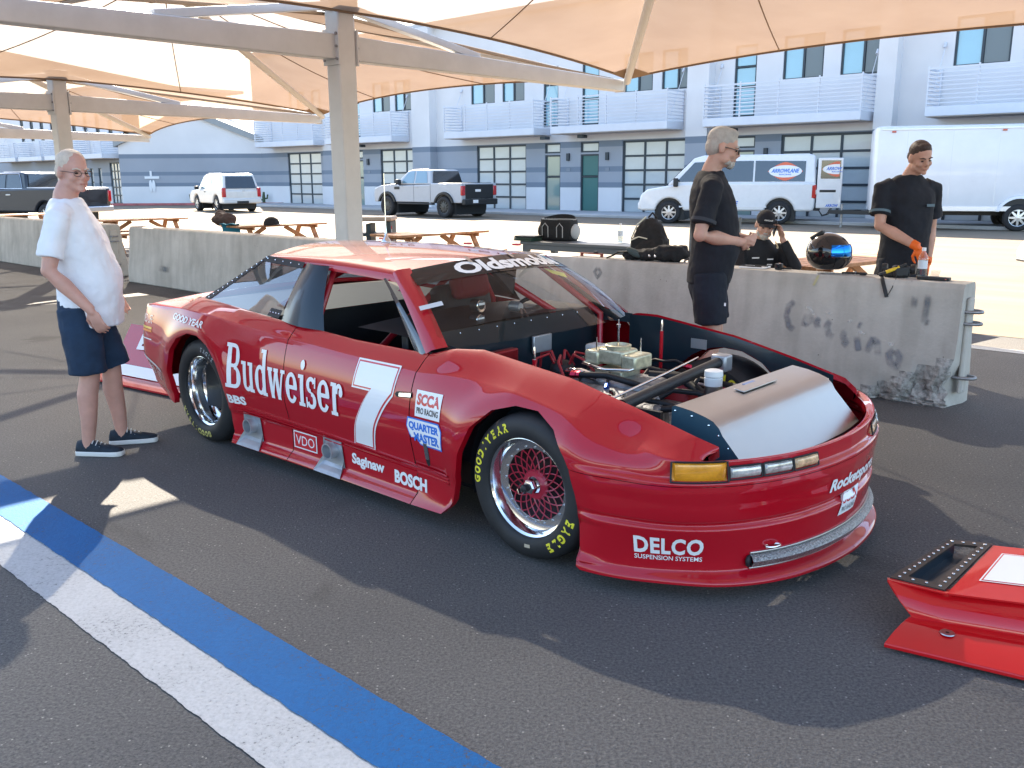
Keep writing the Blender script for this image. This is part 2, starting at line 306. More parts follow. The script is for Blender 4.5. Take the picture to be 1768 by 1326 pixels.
# ------------------------------------------------------------------ concrete barriers
M_CONC = concrete()
M_CHIP = pmat('broken_concrete', (0.36, 0.345, 0.32), 0.95, var=0.5, vscale=28, bump=1.0, bscale=26, detail=10)
M_STEEL = pmat('weathered_steel', (0.30, 0.30, 0.31), 0.45, metal=0.8, var=0.3, vscale=20)
def barrier(s0, s1, label, group, chipped=False, t0=3.22, rz=0.0):
    L = s1 - s0; o = site_thing('concrete_barrier', label, 'barrier', group, s=s1, t=t0, rz=rz)
    # profile in (t,z), t=0 at centre
    prof = [(-0.225, 0.0), (-0.222, 0.06), (-0.215, 0.25), (-0.17, 0.5), (-0.135, 0.86), (-0.11, 0.90)]
    prof = prof + [(-a, b) for a, b in reversed(prof)]
    m = MB(); n = max(8, int(L / 0.12)); R = []
    for i in range(n + 1):
        x = -L * i / n; k = 1.0
        R.append([Vector((x, a, b)) for a, b in prof])
    # end face details: recessed tongue-and-groove key
    m.rings(R, True, True)
    body = m.build('body', M_CONC, o, bevel=0.02, seg=2)
    if chipped:
        sub = bmesh.new(); sub.from_mesh(body.data)
        bmesh.ops.subdivide_edges(sub, edges=[e for e in sub.edges if max(v.co.x for v in e.verts) > -0.9 and max(v.co.y for v in e.verts) < 0.3], cuts=3, use_grid_fill=True)
        rnd = random.Random(3)
        for v in sub.verts:
            x, y, z = v.co
            lim = 0.36 + 0.05 * math.sin(x * 23)
            d = lim - (z * 0.95 + (-x) * 0.5)       # lower near corner has broken away
            if d > 0 and y < 0.05:
                k = min(1.0, d * 6)
                v.co.y += k * (0.07 + 0.045 * rnd.random()); v.co.x -= k * (0.03 + 0.05 * rnd.random())
        sub.to_mesh(body.data); sub.free()
        body.modifiers.clear()
        body.data.materials.append(M_CHIP)
        for p in body.data.polygons:
            c = p.center
            if 0.36 - (c.z * 0.95 - c.x * 0.5) > -0.03 and c.y < 0.1 and c.x < 0.02 and c.z > 0.002: p.material_index = 1; p.use_smooth = False
    # steel pin-and-loop connectors at each end
    for e, (sx, zz) in enumerate([(1, (0.70, 0.615, 0.22)), (-1, (0.66, 0.57, 0.19))]):
        for z in zz:
            x0 = 0 if sx > 0 else -L
            t = MB(); t.tube([(x0 - sx * 0.05, -0.06, z), (x0 + sx * 0.05, -0.06, z), (x0 + sx * 0.09, -0.03, z), (x0 + sx * 0.1, 0, z), (x0 + sx * 0.09, 0.03, z), (x0 + sx * 0.05, 0.06, z), (x0 - sx * 0.05, 0.06, z)], 0.012, 8)
            t.build('loop', M_STEEL, o, smooth=60)
    # vertical keyway on the near end
    k = MB(); k.box((0.012, 0, 0.45), (0.035, 0.12, 0.70)); k.build('key', M_CONC, o, bevel=0.02)
    return o
B1 = barrier(-5.85, 0.57, 'grey concrete barrier with grey spray writing and a broken lower corner', 'concrete barriers', True)
B2 = barrier(-12.2, -5.95, 'clean grey concrete barrier standing behind the red car tail and rear window', 'concrete barriers')
B3 = barrier(-19.3, -13.1, 'grey concrete barrier behind the man in the white shirt', 'concrete barriers')
B4 = barrier(-26.0, -19.9, 'grey concrete barrier beside the dark pickup truck', 'concrete barriers')

# ------------------------------------------------------------------ shade canopies
M_CLOTH = fabric_mat()
M_POST = pmat('painted_steel', (0.60, 0.595, 0.57), 0.42, var=0.06, vscale=3, rvar=0.08, bump=0.02, bscale=30)
M_SEAM = pmat('canopy_seam', (0.20, 0.13, 0.08), 0.8)
TC, HL = 3.23, 5.6
def cframe(s, zb, label, tc=TC):
    o = site_thing('canopy_frame', label, 'canopy frame', 'steel frames of the shade canopies', s=s, t=tc)
    m = MB(); m.box((0, 0, (zb + 0.58) / 2), (0.25, 0.25, zb + 0.58)); m.build('column', M_POST, o, bevel=0.02)
    m = MB(); m.box((0, 0, 0.006), (0.42, 0.42, 0.03)); m.build('base_plate', M_POST, o, bevel=0.004)
    for sg in (-1, 1):
        m = MB(); h = 0.28
        P = []
        for y, hh in ((0.128, h), (HL, 0.17)):
            P += [(-0.09, sg * y, zb), (0.09, sg * y, zb), (0.09, sg * y, zb + hh), (-0.09, sg * y, zb + hh)]
        m.hexa(P); b = m.build('beam', M_POST, o, bevel=0.012)
        m = MB(); m.box((0, sg * 0.137, zb + 0.14), (0.30, 0.02, 0.40)); fl = m.build('flange', M_POST, o, bevel=0.003)
        for bx in (-0.12, 0.12):
            for bz in (0.0, 0.14, 0.28):
                m = MB(); m.cyl((bx, sg * 0.147, zb + bz), (bx, sg * 0.165, zb + bz), 0.017, n=6); m.build('bolt', M_STEEL, fl)
        m = MB(); m.beam((0, sg * 0.1, zb + 0.60), (0, sg * 2.3, zb + 0.24), 0.11, 0.09); m.build('strut', M_POST, o, bevel=0.008)
        m = MB(); m.box((0, sg * (HL + 0.006), zb + 0.09), (0.2, 0.014, 0.2)); m.build('end_plate', M_POST, o, bevel=0.003)
    m = MB(); m.box((0, 0, zb + 0.62), (0.34, 0.30, 0.14)); m.build('hub', pmat('dark_bracket', (0.16, 0.15, 0.14), 0.6), o, bevel=0.02)
    return o
def canopy(sA, sB, zA, zB, apz, label, tc=TC):
    o = site_thing('shade_canopy', label, 'canopy', 'tan fabric shade canopies', s=(sA + sB) / 2, t=tc)
    mid = (sA + sB) / 2; a, b = sA - mid + 0.02, sB - mid - 0.02; ap = Vector((0, 0, apz))
    def edge_end(e, end):
        s, zc, sg = (a, zA, 1) if end == 0 else (b, zB, -1)
        return Vector((s + sg * (0.12 + 0.40 * abs(e) * (1 - abs(e)) * 4 * 0.6), e * HL, zc + 0.20 + 0.33 * (1 - abs(e) ** 1.3)))
    def edge_side(f, sg):
        s = a + 0.12 + (b - a - 0.24) * f; k = 4 * f * (1 - f)
        return Vector((s, sg * (HL - 0.55 * k), zA + (zB - zA) * f + 0.20 + 0.14 * k))
    N, K = 26, 14
    mb = MB()
    def patch(fn, sag):
        P = []
        for i in range(N + 1):
            u = i / N; e = fn(u); row = []
            for j in range(K + 1):
                w = j / K; p = e.lerp(ap, w * 0.985); p = p + Vector((0, 0, -sag * math.sin(math.pi * min(1, w)) * 4 * u * (1 - u)))
                row.append(p)
            P.append(row)
        mb.grid(P); return P
    PS = [patch(lambda u: edge_end(-1 + 2 * u, 0), 0.16), patch(lambda u: edge_end(-1 + 2 * u, 1), 0.16), patch(lambda u: edge_side(u, 1), 0.22), patch(lambda u: edge_side(u, -1), 0.22)]
    fb = mb.build('fabric', M_CLOTH, o, smooth=25, fix=False)
    for P in PS:
        h = MB(); h.tube([r[0] for r in P], 0.022, 6); h.build('hem', M_SEAM, o, smooth=60)
        for i in (8, 18):
            q = MB(); q.tube([Vector(p) - Vector((0, 0, 0.012)) for p in P[i]], 0.008, 5); q.build('seam', M_SEAM, fb, smooth=60)
    for e in (-1, 1):
        for end in (0, 1):
            c = edge_end(e, end); d = (ap - c)
            m = MB(); m.tube([c + Vector((0, 0, -0.05)) - d * 0.0, c + d * 0.5 + Vector((0, 0, -0.09)), c + d * 0.98 + Vector((0, 0, -0.10))], 0.062, 10); m.build('rafter', M_POST, o, smooth=60)
            m = MB(); s = 1 if end == 0 else -1
            q0 = c.lerp(ap, 0.03) - Vector((0, 0, 0.03)); m.add([c - Vector((0, 0, 0.028)), edge_end(e * 0.9, end) - Vector((0, 0, 0.02)), c.lerp(ap, 0.085) - Vector((0, 0, 0.02)), edge_side(0.06 if end == 0 else 0.94, e) - Vector((0, 0, 0.02))], [(0, 1, 2, 3)])
            m.build('corner_patch', pmat('canopy_patch', (0.26, 0.17, 0.10), 0.8), o)
    return o
FR = [(3.0, 3.0, 'steel T frame of the shade beside the camera, standing right of the barriers'), (-6.56, 3.0, 'grey steel T frame rising behind the red car, between the barriers'), (-14.76, 2.84, 'grey steel T frame rising above the man in the white shirt'), (-22.9, 2.68, 'grey steel T frame farthest along the barrier row')]
for s, zb, lb in FR: cframe(s, zb, lb)
LB = ['tan fabric shade canopy stretched directly above the red race car', 'tan fabric shade canopy behind the first column, over the barriers', 'tan fabric shade canopy farthest along the row, near the dark pickup']
for (sB, zB, _), (sA, zA, _), lb in zip(FR[:-1], FR[1:], LB): canopy(sA, sB, zA, zB, 4.6 - (3.0 - (zA + zB) / 2), lb)

R2 = -20.0  # unseen canopy row behind the camera, added only for reflections in the car
for s in (-12, -3, 6, 15): cframe(s, 3.0, 'steel T frame of the unseen canopy row added for reflections', R2)
for a, b in ((-12, -3), (-3, 6), (6, 15)): canopy(a, b, 3.0, 3.0, 4.6, 'tan canopy of the unseen row added for reflections', R2)
# ------------------------------------------------------------------ buildings
def stucco(name):
    m = bpy.data.materials.new(name); m.use_nodes = True; n = m.node_tree.nodes; l = m.node_tree.links; b = n['Principled BSDF']
    tc = n.new('ShaderNodeTexCoord'); sp = n.new('ShaderNodeSeparateXYZ'); l.new(tc.outputs['Object'], sp.inputs[0])
    mr = n.new('ShaderNodeMath'); mr.operation = 'DIVIDE'; mr.inputs[1].default_value = 10.0; l.new(sp.outputs['Z'], mr.inputs[0])
    cr = n.new('ShaderNodeValToRGB'); cr.color_ramp.interpolation = 'CONSTANT'
    lav = (0.78, 0.78, 0.80, 1); mid = (0.37, 0.40, 0.455, 1); dk = (0.215, 0.26, 0.325, 1)
    stops = [(0.0, lav), (0.115, dk), (0.138, mid), (0.187, dk), (0.210, mid), (0.295, dk), (0.322, lav)]
    e = cr.color_ramp.elements; e[0].position = 0; e[0].color = lav; e[1].position = stops[1][0]; e[1].color = stops[1][1]
    for p, c in stops[2:]: q = e.new(p); q.color = c
    l.new(mr.outputs['Value'], cr.inputs['Fac'])
    no = n.new('ShaderNodeTexNoise'); no.inputs['Scale'].default_value = 0.5; no.inputs['Detail'].default_value = 7; l.new(tc.outputs['Object'], no.inputs['Vector'])
    mx = n.new('ShaderNodeMix'); mx.data_type = 'RGBA'; mx.blend_type = 'MULTIPLY'; mx.inputs['Factor'].default_value = 0.25; l.new(cr.outputs['Color'], mx.inputs['A']); l.new(no.outputs['Fac'], mx.inputs['B'])
    l.new(mx.outputs['Result'], b.inputs['Base Color']); b.inputs['Roughness'].default_value = 0.9
    nb = n.new('ShaderNodeTexNoise'); nb.inputs['Scale'].default_value = 30; l.new(tc.outputs['Object'], nb.inputs['Vector'])
    bp = n.new('ShaderNodeBump'); bp.inputs['Strength'].default_value = 0.2; l.new(nb.outputs['Fac'], bp.inputs['Height']); l.new(bp.outputs['Normal'], b.inputs['Normal'])
    return m
M_STUC = stucco('striped_stucco')
M_WHT = pmat('white_stucco', (0.66, 0.68, 0.74), 0.9, var=0.06, vscale=0.7, bump=0.1)
M_BALC = pmat('balcony_paint', (0.62, 0.65, 0.72), 0.5, var=0.04, vscale=2)
M_DKF = pmat('dark_frame', (0.030, 0.045, 0.06), 0.4)
M_SOFF = pmat('soffit', (0.52, 0.45, 0.40), 0.9)
def glassm(name, col, rough, spec=1.0, metal=0.0, coat=1.0): return pmat(name, col, rough, metal=metal, spec=spec, coat=coat)
M_FROST = pmat('frosted_pane', (0.46, 0.52, 0.55), 0.18, spec=0.9, coat=0.8, var=0.08, vscale=0.8)
M_WIN = pmat('window_glass', (0.20, 0.42, 0.55), 0.06, spec=1.0, coat=1.0, var=0.06, vscale=0.6)
M_WIND = pmat('window_screen', (0.10, 0.13, 0.15), 0.3, spec=0.8, coat=0.4)
bld = site_thing('row_house_building', 'long pale lavender building with blue stripes, garage doors and balconies', 'building')
TF = 30.0
def wall_with(o, s0, s1, holes, z1=9.2, t=TF):   # wall slabs around openings -> one wall mesh
    m = MB(); xs = sorted(set([s0, s1] + [h[0] for h in holes] + [h[1] for h in holes]))
    for a, b in zip(xs[:-1], xs[1:]):
        hs = sorted([(h[2], h[3]) for h in holes if h[0] <= a + 1e-6 and h[1] >= b - 1e-6]); z = 0
        for lo, hi in hs:
            if lo > z + 1e-3: m.box(((a + b) / 2, t + 0.15, (z + lo) / 2), (b - a, 0.3, lo - z))
            z = hi
        if z < z1: m.box(((a + b) / 2, t + 0.15, (z + z1) / 2), (b - a, 0.3, z1 - z))
    w = m.build('wall', M_STUC, o); return w
garages = [(-47.4, -43.9), (-38.3, -35.05), (-30.65, -27.3), (-21.6, -18.2), (-14.1, -10.5), (-7.95, -4.3)]
doors = [(-40.85, -39.85), (-26.1, -25.15), (-23.95, -22.9), (-16.2, -15.2)]
wins = [(-46.9, -45.3), (-44.6, -43.1), (-38.8, -37.3), (-36.9, -35.5), (-31.0, -29.35), (-28.85, -27.4), (-21.6, -20.1), (-19.65, -18.1), (-14.2, -12.6), (-11.95, -10.3), (-8.05, -6.3), (-5.6, -4.0)]
udoors = [(-41.0, -40.0), (-26.2, -25.3), (-23.9, -22.95), (-16.25, -15.3)]
holes = [(a, b, 0.0, 3.2) for a, b in garages] + [(a, b, 0.0, 2.66) for a, b in doors] + [(a, b, 2.74, 3.2) for a, b in doors] + [(a, b, 5.2, 6.8) for a, b in wins] + [(a, b, 3.95, 6.65) for a, b in udoors]
wall_with(bld, -51.0, 3.0, holes)
for (a, b) in [(-35.0, -33.6), (-18.1, -17.1), (-10.4, -9.75), (-43.0, -41.8)]: m = MB(); m.box(((a + b) / 2, TF - 0.25, 4.6), (b - a, 0.5, 9.2)); m.build('pilaster', M_STUC, bld)
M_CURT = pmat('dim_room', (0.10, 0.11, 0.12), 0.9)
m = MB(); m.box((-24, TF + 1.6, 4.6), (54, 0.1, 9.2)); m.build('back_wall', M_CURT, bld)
m = MB(); m.box((-24, TF + 5, 9.3), (54, 10.6, 0.25)); m.build('roof', pmat('roof_membrane', (0.5, 0.5, 0.5), 0.9), bld)
m = MB(); m.box((-51.1, TF + 5, 4.6), (0.2, 9.7, 9.2)); m.build('end_wall', M_STUC, bld)
_pane = {}
def pane(o, s0, s1, z0, z1, t, mat, name='pane'):
    k = (round(s1 - s0, 3), round(z1 - z0, 3), mat.name)
    if k not in _pane:
        mm = MB(); mm.box((0, 0, 0), (s1 - s0, 0.02, z1 - z0)); q = mm.build(name, mat); _pane[k] = q.data
        q.parent = o; q.location = ((s0 + s1) / 2, t, (z0 + z1) / 2); return q
    q = bpy.data.objects.new(name, _pane[k]); COL.objects.link(q); q.parent = o; q.location = ((s0 + s1) / 2, t, (z0 + z1) / 2); return q
def garage(o, s0, s1, z0=0.03, z1=3.2, cols=3, rows=5, t=TF, jit=0):
    m = MB(); fw = 0.09
    W_ = (s1 - s0); H_ = z1 - z0
    for i in range(cols + 1): m.box((s0 + fw / 2 + (W_ - fw) * i / cols, t + 0.10, (z0 + z1) / 2), (fw, 0.07, H_))
    for i in range(rows + 1): m.box(((s0 + s1) / 2, t + 0.1005, z0 + fw / 2 + (H_ - fw) * i / rows), (W_ - 0.002, 0.062, fw))
    d = m.build('garage_door', M_DKF, o)
    for i in range(cols):
        for j in range(rows):
            a = s0 + fw + (W_ - fw) * i / cols; c = z0 + fw + (H_ - fw) * j / rows
            pane(d, a, a + (W_ - fw) / cols - fw, c, c + (H_ - fw) / rows - fw, t + 0.115, M_FROST)
for a, b in garages: garage(bld, a, b)
def framed(o, s0, s1, z0, z1, t, splits, mats, name, hs=()):
    m = MB(); f = 0.07
    m.box((s0 + f / 2, t + 0.09, (z0 + z1) / 2), (f, 0.08, z1 - z0)); m.box((s1 - f / 2, t + 0.09, (z0 + z1) / 2), (f, 0.08, z1 - z0))
    m.box(((s0 + s1) / 2, t + 0.0905, z0 + f / 2), (s1 - s0 - 0.002, 0.076, f)); m.box(((s0 + s1) / 2, t + 0.0905, z1 - f / 2), (s1 - s0 - 0.002, 0.076, f))
    for x in splits: m.box((s0 + (s1 - s0) * x, t + 0.0895, (z0 + z1) / 2), (0.08, 0.072, z1 - z0 - 0.01))
    for x in hs: m.box(((s0 + s1) / 2, t + 0.0895, z0 + (z1 - z0) * x), (s1 - s0 - 0.01, 0.07, 0.06))
    d = m.build(name, M_DKF, o)
    xs = [0] + list(splits) + [1]; zs = [0] + list(hs) + [1]
    for i in range(len(xs) - 1):
        for j in range(len(zs) - 1):
            pane(d, s0 + (s1 - s0) * xs[i] + 0.05, s0 + (s1 - s0) * xs[i + 1] - 0.05, z0 + (z1 - z0) * zs[j] + 0.05, z0 + (z1 - z0) * zs[j + 1] - 0.05, t + 0.11, mats[i % len(mats)])
    return d
for a, b in wins: framed(bld, a, b, 5.2, 6.8, TF, [0.5], [M_WIN, M_WIND], 'window')
for a, b in udoors: framed(bld, a, b, 3.95, 6.65, TF, [], [M_WIN], 'balcony_door', [0.42, 0.7])
M_DRG = pmat('door_glass', (0.20, 0.30, 0.28), 0.08, spec=1.0, coat=1.0)
for i, (a, b) in enumerate(doors):
    framed(bld, a, b, 0.04, 2.66, TF, [], [M_DRG if i != 2 else pmat('green_door', (0.05, 0.16, 0.15), 0.4)], 'door', [0.62])
    framed(bld, a, b, 2.74, 3.2, TF, [], [M_FROST], 'transom')
    mm = MB(); mm.box(((b + 0.5), TF - 0.05, 2.55), (0.16, 0.1, 0.34)); mm.build('wall_lamp', M_DKF, bld, bevel=0.01)
    mm = MB(); mm.box(((b + 0.5), TF - 0.012, 1.98), (0.22, 0.02, 0.14)); mm.build('number_plate', pmat('plate_grey', (0.22, 0.25, 0.3), 0.5), bld)
def balcony(o, s0, s1, z=3.55, tf=28.7, t1=TF, H=1.55, nr=9):
    m = MB(); m.box(((s0 + s1) / 2, (tf + t1) / 2, z + 0.16), (s1 - s0, t1 - tf - 0.01, 0.32)); b = m.build('balcony', M_BALC, o, bevel=0.02)
    mm = MB(); mm.box(((s0 + s1) / 2, (tf + t1) / 2, z - 0.012), (s1 - s0 - 0.1, t1 - tf - 0.1, 0.02)); mm.build('soffit', M_SOFF, b)
    zt = z + H + 0.05
    np_ = 4
    for x, y in [(s0 + 0.03 + (s1 - s0 - 0.06) * i / np_, tf + 0.03) for i in range(np_ + 1)] + [(s0 + 0.03, t1 - 0.05), (s1 - 0.03, t1 - 0.05)]:
        r = MB(); r.box((x, y, (z + 0.32 + zt) / 2), (0.05, 0.05, zt - z - 0.32)); r.build('post', M_BALC, b)
    r = MB()
    for k in range(nr):
        zz = z + 0.42 + (zt - z - 0.5) * k / (nr - 1); h = 0.035 if k < nr - 1 else 0.06
        r.box(((s0 + s1) / 2, tf + 0.0, zz), (s1 - s0, 0.03, h))
        for x in (s0, s1): r.box((x, (tf + t1) / 2 + 0.02, zz), (0.03, t1 - tf - 0.06, h))
    rl = r.build('railing', M_BALC, b); rl['kind'] = 'stuff'
    for x in (s0 + 0.06, s1 - 0.06):
        q = MB(); q.tube([(x, t1 - 0.02, zt + 0.75), (x, tf + 0.35, z + 0.5)], 0.014, 6); q.tube([(x, t1 - 0.02, zt + 0.85), (x, t1 - 0.1, zt + 0.7)], 0.05, 8); q.build('tie_rod', M_BALC, b, smooth=60)
for a, b in [(-49.0, -42.8), (-41.7, -35.75), (-31.7, -25.7), (-24.7, -18.5), (-16.85, -10.55), (-8.4, -2.2)]: balcony(bld, a, b)
for x in (-25.6, -23.4, -39.2, -15.9):
    mm = MB(); mm.box((x, TF - 0.6, 3.42), (0.34, 0.34, 0.14)); mm.build('ceiling_lamp', M_DKF, bld, bevel=0.02)

# gabled end building
gx0, gx1, gy = -25.6, -15.2, 60.5
gb = thing('gabled_building', 'pale blue gabled building with grey blue stripes behind the white sport utility vehicle', 'building', (gx0, gy, 0))
wg = gx1 - gx0; m = MB()
pts = [(0, 0, 0), (wg, 0, 0), (wg, 0, 3.6), (wg * 0.45, 0, 5.9), (0, 0, 3.9)]
m.prism([Vector(p) for p in pts], (0, 0, 0), (0, 14, 0)); m.build('wall', M_STUC, gb)
M_RF = pmat('grey_fascia', (0.30, 0.32, 0.33), 0.7)
for a, b in (((wg + 0.6, -0.25, 3.52), (wg * 0.45, -0.25, 6.06)), ((-0.2, -0.25, 3.95), (wg * 0.45, -0.25, 6.06))):
    m = MB(); a, b = Vector(a), Vector(b); m.prism([a + Vector((0, 0, -0.25)), b + Vector((0, 0, -0.3)), b + Vector((0, 0, 0.12)), a + Vector((0, 0, 0.12))], (0, 0, 0), (0, 14.5, 0)); m.build('roof', M_RF, gb)
# wall sculpture: pale cross of cut metal
m = MB(); m.box((2.05, -0.04, 1.75), (0.95, 0.05, 0.16)); m.box((2.0, -0.05, 2.0), (0.13, 0.05, 0.34)); m.ell((1.93, -0.05, 1.2), (0.11, 0.03, 0.4)); m.ell((2.13, -0.05, 1.2), (0.11, 0.03, 0.4))
m.build('wall_ornament', pmat('cut_metal', (0.75, 0.77, 0.8), 0.5), gb)
# red painted kerb in front of it
m = MB(); m.box((-20.4, 58.8, 0.07), (11.5, 0.4, 0.14)); struct(m.build('kerb', pmat('red_kerb', (0.42, 0.12, 0.12), 0.7, var=0.3, vscale=2), bevel=0.02))

# farther row building at far left
fb_ = thing('far_row_building', 'grey blue row building with balconies seen past the man in the white shirt', 'building', (gx0 - 0.1, gy + 0.6, 0), ANG)
def FLOC(x): return x
m = MB()
fl_holes = []
wall_with_h = [(-1.9, -0.4, 0.0, 2.75), (-3.7, -3.2, 0, 2.4), (-5.0, -4.5, 0, 2.4), (-7.4, -5.9, 0, 2.75)]
for i in range(9): x = -1.2 - i * 1.9; wall_with_h.append((x - 0.35, x + 0.35, 4.5, 6.2))
wall_with(fb_, -46, 0.0, wall_with_h, z1=7.6, t=0.0)
m = MB(); m.box((-23, 1.4, 3.8), (46, 0.1, 7.6)); m.build('back_wall', M_CURT, fb_)
m = MB(); m.box((-23, 4.6, 7.7), (46.4, 9.5, 0.2)); m.build('roof', MATS['roof_membrane'], fb_)
garage(fb_, -1.9, -0.4, 0.03, 2.75, 3, 5, t=0.0); garage(fb_, -7.4, -5.9, 0.03, 2.75, 3, 5, t=0.0)
framed(fb_, -3.7, -3.2, 0.04, 2.4, 0.0, [], [M_FROST], 'door', [0.6]); framed(fb_, -5.0, -4.5, 0.04, 2.4, 0.0, [], [M_FROST], 'door', [0.6])
for a, b, c, d in wall_with_h[4:]: framed(fb_, a, b, c, d, 0.0, [0.45], [M_WIND, M_FROST], 'window')
for a, b in [(-4.6, -0.2), (-9.6, -5.2), (-14.6, -10.2), (-19.6, -15.2)]: balcony(fb_, a, b, z=3.0, tf=-1.2, t1=0.0, H=1.35, nr=8)
# ================================================================== RED RACE CAR (local frame: x = forward s, y = t to the car's left, z up)
def interp(tab, x):
    xs = [a for a, _ in tab]; ys = [b for _, b in tab]; return float(np.interp(x, xs, ys))
def sst(a, b, x):
    x = min(1, max(0, (x - a) / (b - a))); return x * x * (3 - 2 * x)
def paint(name, col, rough=0.28):
    m = pmat(name, col, 0.5, coat=1.0, spec=0.12, var=0.03, vscale=1.5, bump=0.003, bscale=9)
    m.node_tree.nodes['Principled BSDF'].inputs['Coat Roughness'].default_value = 0.02; m.node_tree.nodes['Principled BSDF'].inputs['Coat IOR'].default_value = 1.62
    return m
M_RED = paint('race_red_paint', (0.42, 0.002, 0.012))
M_DECW = pmat('white_vinyl', (0.80, 0.81, 0.82), 0.35, coat=0.5)
M_DECR = pmat('red_vinyl', (0.55, 0.02, 0.03), 0.35, coat=0.5); M_DECK = pmat('black_vinyl', (0.02, 0.02, 0.022), 0.35, coat=0.5)
M_DECB = pmat('blue_vinyl', (0.02, 0.16, 0.62), 0.35, coat=0.5); M_DECY = pmat('yellow_vinyl', (0.80, 0.55, 0.05), 0.35, coat=0.5)
M_ALU = pmat('brushed_aluminium', (0.47, 0.465, 0.455), 0.34, metal=1.0, var=0.05, vscale=3, rvar=0.06)
M_CHR = pmat('polished_metal', (0.82, 0.82, 0.82), 0.10, metal=1.0)
M_BLK = pmat('matt_black', (0.012, 0.013, 0.016), 0.55, var=0.3, vscale=5); M_RUB = pmat('tyre_rubber', (0.018, 0.019, 0.021), 0.62, var=0.25, vscale=7, bump=0.05, bscale=40)
M_NAVY = pmat('satin_dark_panel', (0.010, 0.022, 0.032), 0.30, coat=0.3)
M_SILV = pmat('silver_plate', (0.42, 0.44, 0.47), 0.4, metal=0.6, var=0.1, vscale=8)
def glass(name, tint, refl=0.08, rough=0.02):
    m = bpy.data.materials.new(name); m.use_nodes = True; n = m.node_tree.nodes; l = m.node_tree.links; n.clear()
    out = n.new('ShaderNodeOutputMaterial'); tr = n.new('ShaderNodeBsdfTransparent'); tr.inputs[0].default_value = (*tint, 1); gl = n.new('ShaderNodeBsdfGlossy'); gl.inputs['Roughness'].default_value = rough
    lw = n.new('ShaderNodeLayerWeight'); lw.inputs['Blend'].default_value = 0.5; fr = n.new('ShaderNodeMath'); fr.operation = 'POWER'; fr.inputs[1].default_value = 5.0; l.new(lw.outputs['Facing'], fr.inputs[0]); ad = n.new('ShaderNodeMath'); ad.operation = 'ADD'; ad.inputs[1].default_value = refl + 0.04; ad.use_clamp = True
    l.new(fr.outputs[0], ad.inputs[0]); mx = n.new('ShaderNodeMixShader'); l.new(ad.outputs[0], mx.inputs[0]); l.new(tr.outputs[0], mx.inputs[1]); l.new(gl.outputs[0], mx.inputs[2]); l.new(mx.outputs[0], out.inputs[0])
    return m
M_WSG = glass('windshield_plastic', (0.86, 0.85, 0.82), 0.0); M_QTR = glass('quarter_plastic', (0.42, 0.48, 0.55), 0.16)
car = site_thing('race_car', 'red race car numbered seven, hood off, silver radiator box showing', 'race car')
# ---- plan outline (right half, w = half width), tail centre -> nose centre
_ctl = [(-3.66, 0.0), (-3.655, 0.45), (-3.64, 0.70), (-3.60, 0.83), (-3.51, 0.905), (-3.3, 0.935), (-3.0, 0.95), (-2.74, 0.955), (-2.3, 0.95), (-1.5, 0.935), (-0.6, 0.945), (0.0, 0.955), (0.27, 0.95), (0.50, 0.93), (0.67, 0.88), (0.80, 0.785), (0.905, 0.65), (1.0, 0.45), (1.055, 0.23), (1.075, 0.0)]
def _catmull(P, n=16):
    P = [np.array(p, float) for p in P]; P = [np.array([P[0][0], -P[1][1]])] + P + [np.array([P[-1][0], -P[-2][1]])]; out = []
    for i in range(1, len(P) - 2):
        for k in range(n):
            u = k / n; p0, p1, p2, p3 = P[i - 1], P[i], P[i + 1], P[i + 2]
            out.append(0.5 * ((2 * p1) + (-p0 + p2) * u + (2 * p0 - 5 * p1 + 4 * p2 - p3) * u * u + (-p0 + 3 * p1 - 3 * p2 + p3) * u ** 3))
    out.append(P[-2]); return np.array(out)
_PL = _catmull(_ctl); _PC = np.concatenate([[0], np.cumsum(np.linalg.norm(np.diff(_PL, axis=0), axis=1))]); CMAX = float(_PC[-1])
def plan(c):
    s = float(np.interp(c, _PC, _PL[:, 0])); w = float(np.interp(c, _PC, _PL[:, 1])); return s, w
def plan_n(c):
    a = plan(max(0, c - 0.03)); b = plan(min(CMAX, c + 0.03)); ds, dw = b[0] - a[0], b[1] - a[1]; L = math.hypot(ds, dw); return dw / L, -ds / L   # inward (s, w)
def c_of_s(s): return float(np.interp(s, _PL[:, 0], _PC))
BELT = [(-3.72, 0.80), (-3.4, 0.832), (-2.9, 0.845), (-2.6, 0.836), (-2.2, 0.805), (-1.8, 0.775), (-1.17, 0.752), (-0.72, 0.738), (-0.4, 0.745), (-0.1, 0.735), (0.24, 0.68), (0.5, 0.62), (0.64, 0.592), (0.72, 0.584), (1.04, 0.58)]
def arch_flare(s, z):
    f = 0.0
    for a, za in ((0.0, 0.34), (-2.74, 0.34)):
        r = math.hypot(s - a, (z - za)); f += 0.022 * math.exp(-((r - 0.40) / 0.09) ** 2) * (1 if z > 0.1 else 0)
    return f
